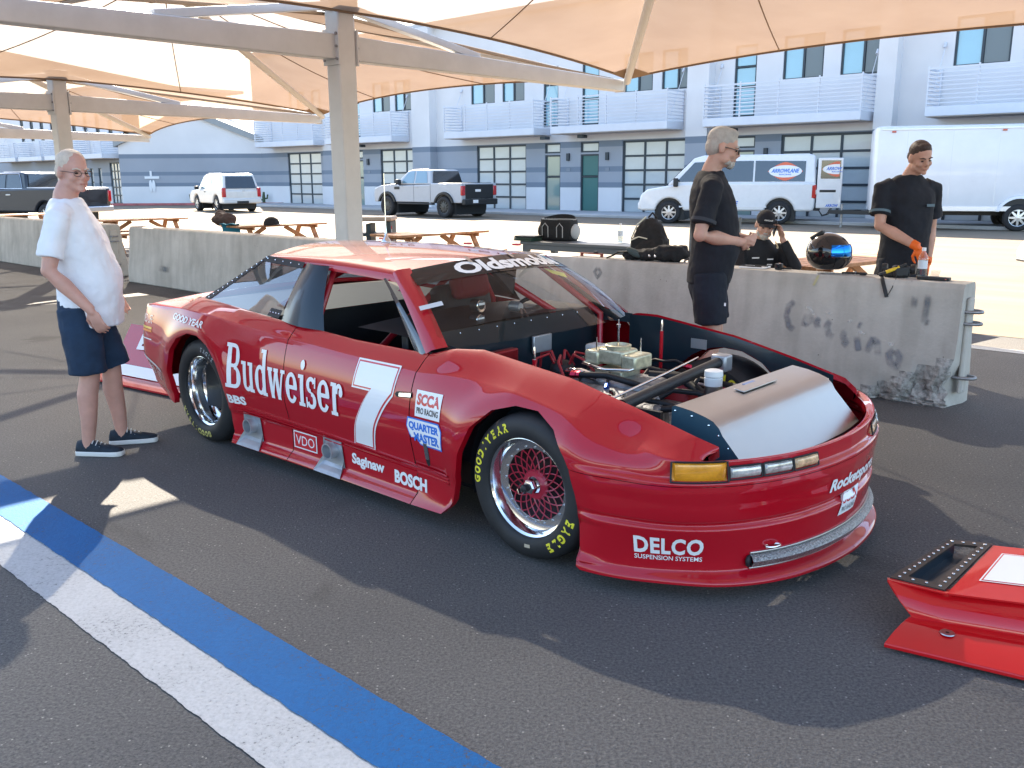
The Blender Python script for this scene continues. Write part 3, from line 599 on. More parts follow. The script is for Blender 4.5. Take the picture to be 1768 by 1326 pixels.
def inset(s, z):
    zb = interp(BELT, s); i = 0.0
    k = sst(0.22, 0.5, s)
    if z > 0.52: i += (0.05 + 0.045 * sst(-0.7, -0.2, s)) * (1 - sst(0.45, 0.72, s)) * max(0, (z - 0.52) / max(0.05, zb - 0.52)) ** 2.0
    lo = 0.0
    if z < 0.46: lo = 0.03 * sst(0.46, 0.27, z) + 0.012 * sst(0.285, 0.265, z)
    if z < 0.14: lo -= 0.055 * sst(0.14, 0.085, z)
    fr = 0.0
    fr += 0.026 * sst(0.500, 0.516, z)                       # lamp shelf
    fr += 0.010 * sst(0.47, 0.40, z) - 0.014 * sst(0.395, 0.375, z) * 0 + 0.012 * sst(0.335, 0.322, z) - 0.022 * sst(0.316, 0.296, z)
    fr += (0.022 + 0.05 * math.exp(-((s - 0.72) / 0.22) ** 2)) * sst(0.42, 0.12, z) - (0.03 + 0.025 * sst(0.6, 1.0, s)) * sst(0.115, 0.075, z)
    tail = sst(-3.2, -3.5, s)
    lo = lo * (1 - tail) + tail * 0.06 * sst(0.5, 0.28, z)
    i += lo * (1 - k) + fr * k
    return i - arch_flare(s, z) * (1 - k * 0.6)
def shell(c, z, off=0.0, side=-1):
    s, w = plan(c); ns, nw = plan_n(c); i = inset(s, z) - off
    return Vector((s + ns * i, side * (w + nw * i), z))
INNER = [(-3.66, (-3.02, 0.0, 0.935)), (-3.645, (-3.0, -0.25, 0.932)), (-3.55, (-2.98, -0.45, 0.928)), (-3.2, (-2.95, -0.62, 0.918)), (-2.95, (-2.92, -0.74, 0.908)), (-2.4, (-2.4, -0.80, 0.885)), (-1.95, (-1.95, -0.815, 0.858)), (-1.3, (-1.3, -0.80, 0.822)), (-0.72, (-0.72, -0.795, 0.816)), (-0.58, (-0.58, -0.765, 0.855)), (-0.42, (-0.42, -0.725, 0.864)), (0.1, (0.1, -0.715, 0.80)), (0.44, (0.44, -0.715, 0.725)), (0.62, (0.72, -0.71, 0.655)), (0.76, (0.80, -0.665, 0.618))]
for _k in range(12):
    _cc = c_of_s(0.80) + (CMAX - c_of_s(0.80)) * _k / 11; _s, _w = plan(_cc); _n = plan_n(_cc); INNER.append((_s if _k < 11 else 1.075, (_s + _n[0] * 0.06, -(_w + _n[1] * 0.06), 0.569)))
_IC = [c_of_s(a) for a, _ in INNER[:-12]] + [c_of_s(0.80) + (CMAX - c_of_s(0.80)) * _k / 11 for _k in range(12)]; _IP = np.array([p for _, p in INNER]); _IC[0] = 0; _IC[-1] = CMAX
def inner(c): return Vector([float(np.interp(c, _IC, _IP[:, k])) for k in range(3)])
def topmap(c, w, side=-1):
    s = plan(c)[0]; A = shell(c, interp(BELT, s)); I = inner(c); d = I - A
    out = Vector((d.x, d.y, 0)); L = max(out.length, 1e-4); out /= L
    k1 = 0.32; C1 = A + Vector((0, 0, max(0.004, d.z * 0.30))) + out * (L * 0.30); C2 = I - out * (L * 0.33) + Vector((0, 0, -d.z * 0.12))
    u = 1 - w; p = A * u ** 3 + C1 * (3 * u * u * w) + C2 * (3 * u * w * w) + I * w ** 3
    return Vector((p.x, p.y * (-side), p.z))
def poly_samples(P, step=0.03):
    out = []
    for (a, b), (c, d) in zip(P[:-1], P[1:]):
        n = max(1, int(math.hypot(c - a, d - b) / step))
        out += [(a + (c - a) * k / n, b + (d - b) * k / n) for k in range(n)]
    out.append(P[-1]); return out
def panel(name, low, zhi=None, top=True, rows=22, trows=10, side=-1, both=False, mat=None, bycurve=False):
    """low: list of (c, zlow); zhi(c): upper limit (None -> belt line); top: carry on over the shoulder to the inner edge"""
    mb = MB(); NR = []
    sides = (-1, 1) if both else (side,)
    for sd in sides:
        cols = []; nrm = []
        for c, zl in low:
            s = plan(c)[0]; zh = interp(BELT, s) if zhi is None else zhi(c); zh = max(zh, zl + 0.004); col = []; nn = []
            for k in range(rows + 1):
                z = zl + (zh - zl) * k / rows; p = shell(c, z, 0, sd)
                e = 0.006; ca, cb = max(0, c - e), min(CMAX, c + e); du = shell(cb, z, 0, sd) - shell(ca, z, 0, sd); dv = shell(c, z + 0.004, 0, sd) - shell(c, z - 0.004, 0, sd)
                n = du.cross(dv) if sd < 0 else dv.cross(du)
                if n.length < 1e-12: n = Vector((1, 0, 0))
                col.append(p); nn.append(n.normalized())
            if top:
                for k in range(1, trows + 1):
                    w = k / trows; p = topmap(c, w, sd); e = 0.01; ca, cb = max(0, c - e), min(CMAX, c + e)
                    du = topmap(cb, w, sd) - topmap(ca, w, sd); dv = topmap(c, min(1, w + 0.02), sd) - topmap(c, max(0, w - 0.02), sd)
                    n = du.cross(dv) if sd < 0 else dv.cross(du)
                    if n.length < 1e-12: n = Vector((0, 0, 1))
                    n.normalize()
                    if n.z < -0.2: n = -n
                    col.append(p); nn.append(n)
                i0 = rows; nn[i0] = (nn[i0 - 1] + nn[i0 + 1] * 0.8).normalized()
            cols.append(col); nrm.append(nn)
        a, b = len(cols), len(cols[0]); o = len(mb.v)
        for i in range(a):
            for j in range(b): mb.v.append(tuple(cols[i][j])); NR.append(nrm[i][j])
        for i in range(a - 1):
            for j in range(b - 1):
                q = (o + i * b + j, o + (i + 1) * b + j, o + (i + 1) * b + j + 1, o + i * b + j + 1)
                mb.f.append(q if sd < 0 else tuple(reversed(q))); mb.m.append(0)
        # returned lower lip so that the edge shows a thickness
        o2 = len(mb.v); dn = 0.035
        for i in range(a):
            c, zl = low[i]; p = cols[i][0]; ns, nw = plan_n(c); q = p + Vector((ns * dn, sd * nw * dn, 0)); t = cols[min(i + 1, a - 1)][0] - cols[max(i - 1, 0)][0]; n = t.cross(q - p); n = n.normalized() if n.length > 1e-9 else Vector((0, 0, -1))
            if n.z > 0: n = -n
            mb.v += [tuple(p), tuple(q)]; NR += [n, n]
        for i in range(a - 1):
            q = (o2 + 2 * i, o2 + 2 * i + 1, o2 + 2 * i + 3, o2 + 2 * i + 2); mb.f.append(q if sd < 0 else tuple(reversed(q))); mb.m.append(0)
        if top:
            o3 = len(mb.v)
            for i in range(a):
                p = cols[i][-1]; d = cols[i][-1] - cols[i][-2]; d.z = 0; d = d.normalized() if d.length > 1e-6 else Vector((0, 1, 0))
                mb.v += [tuple(p), tuple(p + Vector((0, 0, -0.03)) + d * 0.004)]; NR += [d, d]
            for i in range(a - 1):
                q = (o3 + 2 * i, o3 + 2 * i + 2, o3 + 2 * i + 3, o3 + 2 * i + 1); mb.f.append(q if sd < 0 else tuple(reversed(q))); mb.m.append(0)
    ob = mb.build(name, mat or M_RED, car, fix=False)
    me = ob.data; me.polygons.foreach_set('use_smooth', [True] * len(me.polygons)); me.normals_split_custom_set_from_vertices([tuple(n) for n in NR])
    return ob
def cs(P): return [(c_of_s(s), z) for s, z in P]
low_rear = poly_samples([(-3.66, 0.31), (-3.5, 0.29), (-3.25, 0.235), (-3.10, 0.20), (-3.098, 0.42), (-3.03, 0.57), (-2.93, 0.66), (-2.80, 0.705), (-2.68, 0.705), (-2.56, 0.66), (-2.46, 0.57), (-2.40, 0.45), (-2.385, 0.30), (-2.345, 0.085), (-1.786, 0.085)])
def tailfix(L):   # the tail corner needs stations along the curve, not along s
    L2 = [(c_of_s(s), z) for s, z in L if s > -3.45]; c1 = c_of_s(-3.45); n = 26
    return [(c1 * k / n, 0.31 - 0.025 * k / n) for k in range(n)] + L2
low_door = poly_samples([(-1.780, 0.085), (-1.2, 0.088), (-0.722, 0.09)])
low_fend = poly_samples([(-0.716, 0.09), (-0.50, 0.095), (-0.455, 0.16), (-0.42, 0.27), (-0.37, 0.42), (-0.29, 0.56), (-0.18, 0.655), (-0.06, 0.69), (0.06, 0.685), (0.17, 0.63), (0.25, 0.53), (0.272, 0.488)])
cF = c_of_s(0.272); nn_ = 60
low_fend_c = [(c_of_s(s), z) for s, z in low_fend] + [(cF + (CMAX - cF) * k / nn_, 0.488) for k in range(1, nn_ + 1)]
low_bump = [(c_of_s(s), z) for s, z in poly_samples([(0.274, 0.482), (0.297, 0.38), (0.312, 0.2), (0.318, 0.078)])]
cB = c_of_s(0.318); low_bump += [(cB + (CMAX - cB) * k / 70, 0.066) for k in range(1, 71)]
for sd in (-1, 1):
    panel('rear_quarter_panel', tailfix(low_rear), rows=26, trows=14, side=sd)
    panel('door', cs(low_door), rows=26, side=sd)
    panel('front_fender', low_fend_c, rows=14, trows=12, side=sd)
bump = panel('front_bumper', low_bump, zhi=lambda c: 0.4855, top=False, rows=60, both=True)
# ---- skirt ribs
for zr in (0.322, 0.302, 0.282):
    for sd in (-1,):
        mb = MB(); P = []
        for k in range(61):
            s = -2.30 + 1.82 * k / 60; c = c_of_s(s); z = zr - 0.045 * k / 60; P.append([shell(c, z - 0.006, 0.001, sd), shell(c, z - 0.003, 0.0075, sd), shell(c, z + 0.003, 0.0075, sd), shell(c, z + 0.006, 0.001, sd)])
        mb.grid(P).build('skirt_rib', M_RED, car, smooth=50)
# ---- decals that follow the body side / nose
def on_body(c0, z0, off=0.003, rot=0.0):
    cr_, sr_ = math.cos(rot), math.sin(rot)
    return lambda x, y: shell(min(c0 + x * cr_ - y * sr_, CMAX * 2), z0 + x * sr_ + y * cr_, off)
def on_body2(c0, z0, off=0.003, rot=0.0):   # may cross the nose centre line
    cr_, sr_ = math.cos(rot), math.sin(rot)
    def f(x, y):
        c = c0 + x * cr_ - y * sr_; z = z0 + x * sr_ + y * cr_
        return shell(c, z, off) if c <= CMAX else shell(2 * CMAX - c, z, off, 1)
    return f
def patch_decal(name, poly, fn, mat, n=10, parent=None):
    xs = [p[0] for p in poly]; ys = [p[1] for p in poly]; mb = MB(); x0, x1 = min(xs), max(xs)
    # slice the convex polygon into vertical strips so that it bends with the surface
    def span(x):
        t = []
        for (a, b), (c, d) in zip(poly, poly[1:] + poly[:1]):
            if (a - x) * (c - x) <= 0 and abs(c - a) > 1e-9: t.append(b + (d - b) * (x - a) / (c - a))
        return (min(t), max(t)) if t else (0, 0)
    P = []
    for i in range(n + 1):
        x = x0 + 1e-5 + (x1 - x0 - 2e-5) * i / n; lo, hi = span(x); P.append([fn(x, lo + (hi - lo) * j / 5) for j in range(6)])
    return mb.grid(P).build(name, mat, parent or car)
def text_decal(name, s, fn, w, h, mat, **kw):
    mb = MB(); text_fit(mb, s, fn, w, h, **kw); return mb.build(name, mat, car)
# slab-serif letters for the big side lettering, drawn from strokes in a unit box (x 0..adv, y 0..1)
def stroke_letters(word, fn, x0, H, squeeze, mat, name):
    """each letter: list of quads-strips; curved strokes are arcs of varying thickness"""
    mb = MB(); st = 0.17; lay = [0.0]
    def rect(x, y, w, h):
        nx = max(1, int(w / 0.12)); ny = max(1, int(h / 0.12)); lay[0] += 0.00012; e = lay[0]
        mb.grid([[fn(x0 + (cur[0] + x + w * i / nx) * H * squeeze, (y + h * j / ny) * H, e) for j in range(ny + 1)] for i in range(nx + 1)])
    def arc(cx, cy, rx, ry, a0, a1, t0=0.07, t1=0.19):
        lay[0] += 0.00012; e = lay[0]; n = 22; P = []
        for i in range(n + 1):
            a = math.radians(a0 + (a1 - a0) * i / n); t = t0 + (t1 - t0) * abs(math.cos(a)); c, s = math.cos(a), math.sin(a)
            P.append([fn(x0 + (cur[0] + cx + (rx - t * q) * c) * H * squeeze, (cy + (ry - (0.09 + 0.0 * t) * q) * s) * H, e) for q in (0, 0.5, 1)])
        mb.grid(P)
    cur = [0.0]; xh = 0.66; sf = 0.075
    def stem(x, y0, y1, base=True, topl=True, w=st):
        rect(x, y0, w, y1 - y0)
        if base: rect(x - 0.07, y0, w + 0.14, sf)
        if topl: rect(x - 0.09, y1 - sf, 0.09 + 0.01, sf)
    for ch in word:
        if ch == 'B':
            rect(0.08, 0, 0.21, 1); rect(0, 0, 0.45, 0.085); rect(0, 0.915, 0.45, 0.085); rect(0.28, 0.47, 0.2, 0.08)
            arc(0.44, 0.735, 0.30, 0.265, -90, 90, 0.09, 0.2); arc(0.44, 0.26, 0.34, 0.26, -90, 90, 0.09, 0.22); adv = 0.84
        elif ch == 'u':
            stem(0.09, 0.16, xh, base=False); arc(0.33, 0.2, 0.24, 0.2, 180, 330, 0.08, 0.17); stem(0.46, 0, xh, base=False); rect(0.46, 0, 0.25, sf); adv = 0.75
        elif ch == 'd':
            arc(0.32, xh / 2, 0.29, xh / 2, 40, 320, 0.08, 0.19); rect(0.44, 0, st, 1.0); rect(0.35, 1 - sf, 0.1, sf); rect(0.44, 0, 0.25, sf); adv = 0.73
        elif ch == 'w':
            for k, (xa, xb) in enumerate(((0.10, 0.27), (0.27, 0.44), (0.44, 0.62), (0.62, 0.80))):
                up = k % 2 == 1; lay[0] += 0.00012; e = lay[0]; w = 0.17 if not up else 0.09
                ya, yb = (xh, 0) if not up else (0, xh)
                mb.grid([[fn(x0 + (cur[0] + xa + (xb - xa) * i / 4 + w * (j - 0.5)) * H * squeeze, (ya + (yb - ya) * i / 4) * H, e) for j in (0, 1)] for i in range(5)])
            rect(0.0, xh - sf, 0.26, sf); rect(0.33, xh - sf, 0.24, sf); rect(0.70, xh - sf, 0.22, sf); adv = 0.95
        elif ch == 'e':
            arc(0.32, xh / 2, 0.30, xh / 2, 0, 325, 0.08, 0.19); rect(0.14, xh * 0.46, 0.46, 0.085); adv = 0.67
        elif ch == 'i':
            stem(0.10, 0, xh); arc(0.19, 0.86, 0.10, 0.10, 0, 360, 0.1, 0.1); adv = 0.38
        elif ch == 's':
            arc(0.28, xh * 0.74, 0.23, xh * 0.26, 20, 270, 0.08, 0.15); arc(0.28, xh * 0.26, 0.25, xh * 0.27, -160, 90, 0.08, 0.16); rect(0.44, xh - 0.22, 0.06, 0.22); rect(0.03, 0.0, 0.06, 0.22); adv = 0.58
        elif ch == 'r':
            stem(0.10, 0, xh); arc(0.40, xh - 0.24, 0.20, 0.24, 30, 170, 0.08, 0.15); arc(0.50, xh - 0.17, 0.09, 0.09, 0, 360, 0.09, 0.09); adv = 0.64
        cur[0] += adv
    return mb.build(name, mat, car)
cB0 = c_of_s(-2.345)
def f_bud(x, y, e=0): return shell(cB0 + x, 0.437 + y + x * (-0.004), 0.003 + e)
Wtot = sum({'B': .84, 'u': .75, 'd': .73, 'w': .95, 'e': .67, 'i': .38, 's': .58, 'r': .64}[k] for k in 'Budweiser'); HB = 0.265
stroke_letters('Budweiser', f_bud, 0.0, HB, 1.115 / (Wtot * HB), M_DECW, 'side_lettering')
# big seven (white, thin red and white keyline)
def seven(fn, w, h, mats, names, parent=None):
    for (g, off, mt, nm) in ((0.016, 0.0, mats[0], names[0]), (0.008, 0.0007, mats[1], names[1]), (0.0, 0.0014, mats[2], names[2])):
        mb = MB()
        top = [(-w / 2 - g, h / 2 + g), (w / 2 + g, h / 2 + g), (w / 2 + g, h / 2 - 0.27 * h - g), (-w / 2 - g, h / 2 - 0.27 * h - g)]
        P = []
        for i in range(9): x = top[0][0] + (top[1][0] - top[0][0]) * i / 8; P.append([fn(x, top[3][1] + (top[0][1] - top[3][1]) * j / 3, off) for j in range(4)])
        mb.grid(P)
        P = []   # leg: curved down-left
        for i in range(15):
            v = i / 14; y = h / 2 - 0.27 * h - g + 1e-4 - (0.73 * h) * v * (1 if i < 14 else 1); xl = -w * 0.02 - w * 0.42 * (1 - (1 - v) ** 1.7) ; xr = w * 0.5 - w * 0.46 * (1 - (1 - v) ** 1.9)
            P.append([fn(xl - g + (xr - xl + 2 * g) * j / 4, y, off) for j in range(5)])
        mb.grid(P); mb.build(names[1] if 0 else nm, mt, parent or car)
c7 = c_of_s(-1.02)
seven(lambda x, y, o=0: shell(c7 + x + 0.06 * (y / 0.45), 0.524 + y, 0.003 + o), 0.295, 0.435, (M_DECW, M_DECR, M_DECW), ('number_border', 'number_keyline', 'number_seven'))
def rectpoly(w, h): return [(-w / 2, -h / 2), (w / 2, -h / 2), (w / 2, h / 2), (-w / 2, h / 2)]
# SCCA PRO RACING
cc = c_of_s(-0.588)
patch_decal('sponsor_panel', rectpoly(0.175, 0.125), on_body(cc, 0.607), M_DECW); text_decal('sponsor_text', 'SCCA', on_body(cc, 0.628, 0.0037), 0.155, 0.055, M_DECR, offset=0.05); text_decal('sponsor_text', 'PRO RACING', on_body(cc, 0.575, 0.0037), 0.15, 0.03, M_DECK, offset=0.03)
# QUARTER MASTER
cc = c_of_s(-0.612); oc = [(-0.13, 0.02), (-0.10, -0.035), (-0.06, -0.03), (-0.03, -0.062), (0.13, -0.062), (0.13, 0.03), (0.11, 0.062), (-0.12, 0.062)]
patch_decal('sponsor_panel', [(x * 0.98, y * 1.05) for x, y in oc], on_body(cc, 0.468), M_DECB, n=24); patch_decal('sponsor_panel', [(x * 0.93, y * 0.94) for x, y in oc], on_body(cc, 0.468, 0.0037), M_DECW, n=24)
text_decal('sponsor_text', 'QUARTER', on_body(cc, 0.492, 0.0044), 0.215, 0.045, M_DECB, offset=0.05); text_decal('sponsor_text', 'MASTER', on_body(cc + 0.018, 0.442, 0.0044), 0.18, 0.045, M_DECB, offset=0.05)
text_decal('sponsor_text', 'Saginaw', on_body(c_of_s(-1.108), 0.197), 0.27, 0.075, M_DECW, offset=0.04); text_decal('sponsor_text', 'BOSCH', on_body(c_of_s(-0.77), 0.185), 0.245, 0.07, M_DECW, offset=0.05)
text_decal('sponsor_text', 'BBS', on_body(c_of_s(-2.275), 0.362), 0.165, 0.055, M_DECW, offset=0.045)
cc = c_of_s(-1.662)
patch_decal('sponsor_panel', rectpoly(0.215, 0.10), on_body(cc, 0.21), M_DECW); patch_decal('sponsor_panel', rectpoly(0.198, 0.086), on_body(cc, 0.21, 0.0037), M_DECR); text_decal('sponsor_text', 'VDO', on_body(cc, 0.21, 0.0044), 0.17, 0.055, M_DECW, offset=0.0)
text_decal('sponsor_text', 'GOOD YEAR', on_body(c_of_s(-2.82), 0.785, 0.004, -0.045), 0.40, 0.042, M_DECW, offset=0.03, shear=0.2)
cc = c_of_s(-3.42); text_decal('sponsor_text', 'NEO LIFE', on_body(cc, 0.735), 0.17, 0.055, M_DECW); patch_decal('sponsor_stripe', rectpoly(0.17, 0.014), on_body(cc, 0.675), M_DECY); patch_decal('sponsor_stripe', rectpoly(0.17, 0.014), on_body(cc, 0.655), pmat('orange_vinyl', (0.75, 0.22, 0.02), 0.35)); patch_decal('sponsor_stripe', rectpoly(0.17, 0.008), on_body(cc, 0.60), M_DECW)
patch_decal('side_stripe', [(-0.20, 0.085), (0.17, -0.005), (0.19, 0.0), (0.18, 0.012), (-0.20, 0.10)], on_body(c_of_s(-3.38), 0.40), M_DECW, n=20)
for dx, dz in ((-0.02, 0.40), (0.10, 0.375)):
    mb = MB(); mb.grid([[on_body(c_of_s(-3.38) + dx, dz, 0.0042)(r * math.cos(a) * 0.9, r * math.sin(a)) for r in (0.036, 0.045)] for a in [2 * math.pi * k / 24 for k in range(25)]]); mb.build('round_badge', M_SILV, car)
    text_decal('badge_text', 'GT' if dx < 0 else 'GM', on_body(c_of_s(-3.38) + dx, dz, 0.0042), 0.045, 0.03, M_DECW)
# nose lettering
text_decal('nose_text', 'DELCO', on_body2(c_of_s(0.70), 0.222, 0.004), 0.30, 0.078, M_DECW, offset=0.035, space=1.1); text_decal('nose_text', 'SUSPENSION SYSTEMS', on_body2(c_of_s(0.70), 0.166, 0.004), 0.30, 0.02, M_DECW, offset=0.01)
text_decal('nose_text', 'Rocketsports', on_body2(CMAX + 0.05, 0.385, 0.004, 0.0), 0.50, 0.07, M_DECW, shear=0.25, offset=0.04)
pc = CMAX - 0.01; sl = lambda x, y: (x + 0.35 * y, y)
patch_decal('sponsor_panel', [sl(-0.08, -0.05), sl(0.08, -0.05), sl(0.08, 0.05), sl(-0.08, 0.05)], on_body2(pc, 0.29, 0.004), M_DECW); text_decal('sponsor_text', 'SCCA', on_body2(pc + 0.005, 0.308, 0.0047), 0.145, 0.04, M_DECR, shear=0.3, offset=0.02); text_decal('sponsor_text', 'PRO RACING', on_body2(pc - 0.008, 0.262, 0.0047), 0.13, 0.022, M_DECK, shear=0.3)
# ---- lamps in the nose shelf
M_AMB = pmat('amber_lens', (0.85, 0.33, 0.02), 0.12, coat=1.0, var=0.25, vscale=18); M_CLR = pmat('clear_lens', (0.55, 0.54, 0.50), 0.10, coat=1.0, var=0.5, vscale=25, metal=0.3)
M_AMB.node_tree.nodes['Principled BSDF'].inputs['Transmission Weight'].default_value = 0.15
def lamp(name, ca, cb, z0, z1, mat, fr=True, sd=-1):
    def f(c, z, o): return shell(c, z, o, sd)
    mb = MB(); n = 14; P = []
    for i in range(n + 1):
        c = ca + (cb - ca) * i / n; e = 0.0 if i in (0, n) else 1.0
        P.append([f(c, z0, 0.0), f(c, z0 + 0.005, 0.014 * e), f(c, (z0 + z1) / 2, 0.020 * e), f(c, z1 - 0.005, 0.014 * e), f(c, z1, 0.0)])
    o = mb.grid(P).build(name, mat, car, smooth=50)
    if fr:
        mb = MB(); pts = [f(ca + (cb - ca) * i / n, z0 - 0.003, 0.004) for i in range(n + 1)] + [f(cb - (cb - ca) * i / n, z1 + 0.003, 0.004) for i in range(n + 1)]; pts.append(pts[0]); mb.tube(pts, 0.004, 5); mb.build('lamp_rim', M_BLK, o)
    return o
for sd in (-1, 1):
    lamp('turn_signal_lamp', c_of_s(0.70), c_of_s(0.865), 0.508, 0.578, M_AMB, sd=sd)
    ca = c_of_s(0.87)
    for k in range(3): lamp('driving_lamp', ca + 0.155 * k, ca + 0.155 * k + 0.145, 0.512, 0.556, M_CLR if k < 2 else pmat('orange_clear_lens', (0.62, 0.40, 0.22), 0.1, coat=1.0, var=0.5, vscale=30), sd=sd)
# ---- lower air slot: steel mesh roll and dark duct
M_MESH = pmat('woven_wire', (0.30, 0.29, 0.28), 0.45, metal=0.8, var=0.6, vscale=120, bump=0.6, bscale=160)
def f_ns(x, z, o): return on_body2(CMAX, 0, o)(x, z)
P = []; nS = 40
for i in range(nS + 1):
    u = i / nS; x = -0.62 + 1.22 * u; wd = math.sin(math.pi * min(1, max(0, u))) ** 0.4; zc = 0.150
    P.append([f_ns(x, zc - 0.030 * (0.4 + 0.6 * wd), -0.01), f_ns(x, zc - 0.022, 0.022), f_ns(x, zc + 0.004, 0.034), f_ns(x, zc + 0.022, 0.020), f_ns(x, zc + 0.030, -0.01)])
MB().grid(P).build('grille_mesh', M_MESH, car, smooth=60)
mb = MB(); mb.tube([f_ns(-0.62 + 1.22 * k / 30, 0.183, 0.004) for k in range(31)], 0.0045, 6); mb.tube([f_ns(-0.62 + 1.22 * k / 30, 0.117, 0.006) for k in range(31)], 0.0035, 6); mb.build('grille_edge', M_ALU, car, smooth=60)
mb = MB(); mb.ell(f_ns(-0.625, 0.15, 0.008), (0.012, 0.02, 0.026)); mb.build('duct_end', M_BLK, car, smooth=60)
mb = MB(); mb.tube([f_ns(-0.52 + 0.035 * math.cos(a), 0.205, 0.01 + 0.016 * math.sin(a)) for a in np.linspace(0, 6.3, 17)], 0.005, 6); mb.build('tow_eye', M_CHR, car, smooth=60)
# ---- side details: exhausts, latch
for s0 in (-2.17, -1.405):
    cc = c_of_s(s0)
    pl = patch_decal('exhaust_plate', [(-0.095, -0.075), (0.105, -0.085), (0.085, 0.06), (-0.085, 0.075)], on_body(cc, 0.215, 0.0035), M_SILV, n=8)
    patch_decal('exhaust_plate', [(-0.12, -0.07), (0.12, -0.07), (0.105, 0.015), (-0.09, 0.015)], on_body(cc, 0.158, 0.0042), M_SILV, n=8)
    p0 = shell(cc, 0.215, -0.05); p1 = shell(cc, 0.205, 0.035) + Vector((-0.012, 0, 0))
    mb = MB(); mb.lathe([(0.045, 0), (0.045, 0.10), (0.038, 0.10), (0.036, 0.0)], 20, 'Y'); ob = mb.build('exhaust_pipe', M_SILV, car, smooth=40); ob.location = p0 + Vector((0, 0, 0)); ob.rotation_euler = (0, 0, math.radians(180)); ob.location = (p0.x, p0.y + 0.0, p0.z)
    mb = MB(); mb.lathe([(0.002, 0), (0.037, 0)], 20, 'Y'); ob2 = mb.build('exhaust_bore', M_BLK, car); ob2.location = (p0.x, p0.y - 0.03, p0.z)
for (s0, z0, rot) in ((-0.755, 0.632, 0.1), (-0.612, 0.375, 1.5)):
    cc = c_of_s(s0); mb = MB(); f = on_body(cc, z0, 0.002, rot); g = on_body(cc, z0, 0.009, rot)
    P = [[f(x, -0.012), g(x, -0.008), g(x, 0.008), f(x, 0.012)] for x in (-0.04, -0.03, 0.0, 0.03, 0.045)]; mb.grid(P).build('latch', M_CHR, car, smooth=40)
    patch_decal('latch_recess', [(-0.065, -0.014), (0.05, -0.014), (0.05, 0.014), (-0.065, 0.014), (-0.08, 0.0)], on_body(cc, z0, 0.0012, rot), M_BLK)
# ---- greenhouse
def wsb(u): return Vector((-0.45 - 0.21 * u * u, 0.775 * u, 0.868 - 0.03 * u * u))
def wst(u): return Vector((-0.995 - 0.15 * u * u, 0.575 * u, 1.228 - 0.055 * u * u))
def ws(u, v, off=0.0):
    p = wsb(u).lerp(wst(u), v); k = math.sin(math.pi * v) * 0.035 + off
    return p + Vector((0.55, 0, 0.8)).normalized() * k
MB().grid([[ws(-1 + 2 * i / 28, j / 14) for j in range(15)] for i in range(29)]).build('windshield', M_WSG, car, smooth=60)
M_STRIP = glass('sun_strip', (0.10, 0.11, 0.12), 0.03)
MB().grid([[ws(-0.985 + 1.97 * i / 28, 0.745 + 0.245 * j / 4, 0.003) for j in range(5)] for i in range(29)]).build('sun_strip', M_STRIP, car, smooth=60)
def f_old(x, y): return ws(0.09 + x, 0.868 + y, 0.006)
text_decal('windshield_lettering', 'Oldsmobile', f_old, 1.42, 0.185, M_DECW, offset=0.04, space=0.98)
for u in (-0.42, 0.10, 0.55):
    mb = MB(); mb.grid([[ws(u + dx, v, 0.009 if v < 1 else 0.0085) for v in (0.93, 0.97, 1.0, 1.03)] for dx in (-0.018, 0.018)]); mb.build('windshield_clip', M_ALU, car)
mb = MB(); mb.grid([[ws(-0.80 + 0.16 * i / 4 - 0.25, 0.42 + 0.02 * i / 4 + 0.05 * j, 0.006) for j in (0, 1)] for i in range(5)]); mb.build('tape', pmat('grey_tape', (0.6, 0.62, 0.64), 0.5), car)
def rf(u): return wst(u)
def rr(u): return Vector((-2.50 + 0.13 * u * u, 0.585 * u, 1.243 - 0.05 * u * u))
def roofp(u, v):
    uu = max(-1, min(1, u)); p = rf(uu).lerp(rr(uu), v); p.z += 0.016 * math.sin(math.pi * v)
    if abs(u) > 1:
        e = (abs(u) - 1) / 0.12; sg = 1 if u > 0 else -1; p.y += sg * 0.045 * math.sin(e * math.pi / 2); p.z -= 0.05 * (1 - math.cos(e * math.pi / 2)) + 0.008 * e
    return p
us = [-1.12, -1.09, -1.06, -1.03] + [-1 + 2 * i / 24 for i in range(25)] + [1.03, 1.06, 1.09, 1.12]
MB().grid([[roofp(u, j / 20) for j in range(21)] for u in us]).build('roof', M_RED, car, smooth=60)
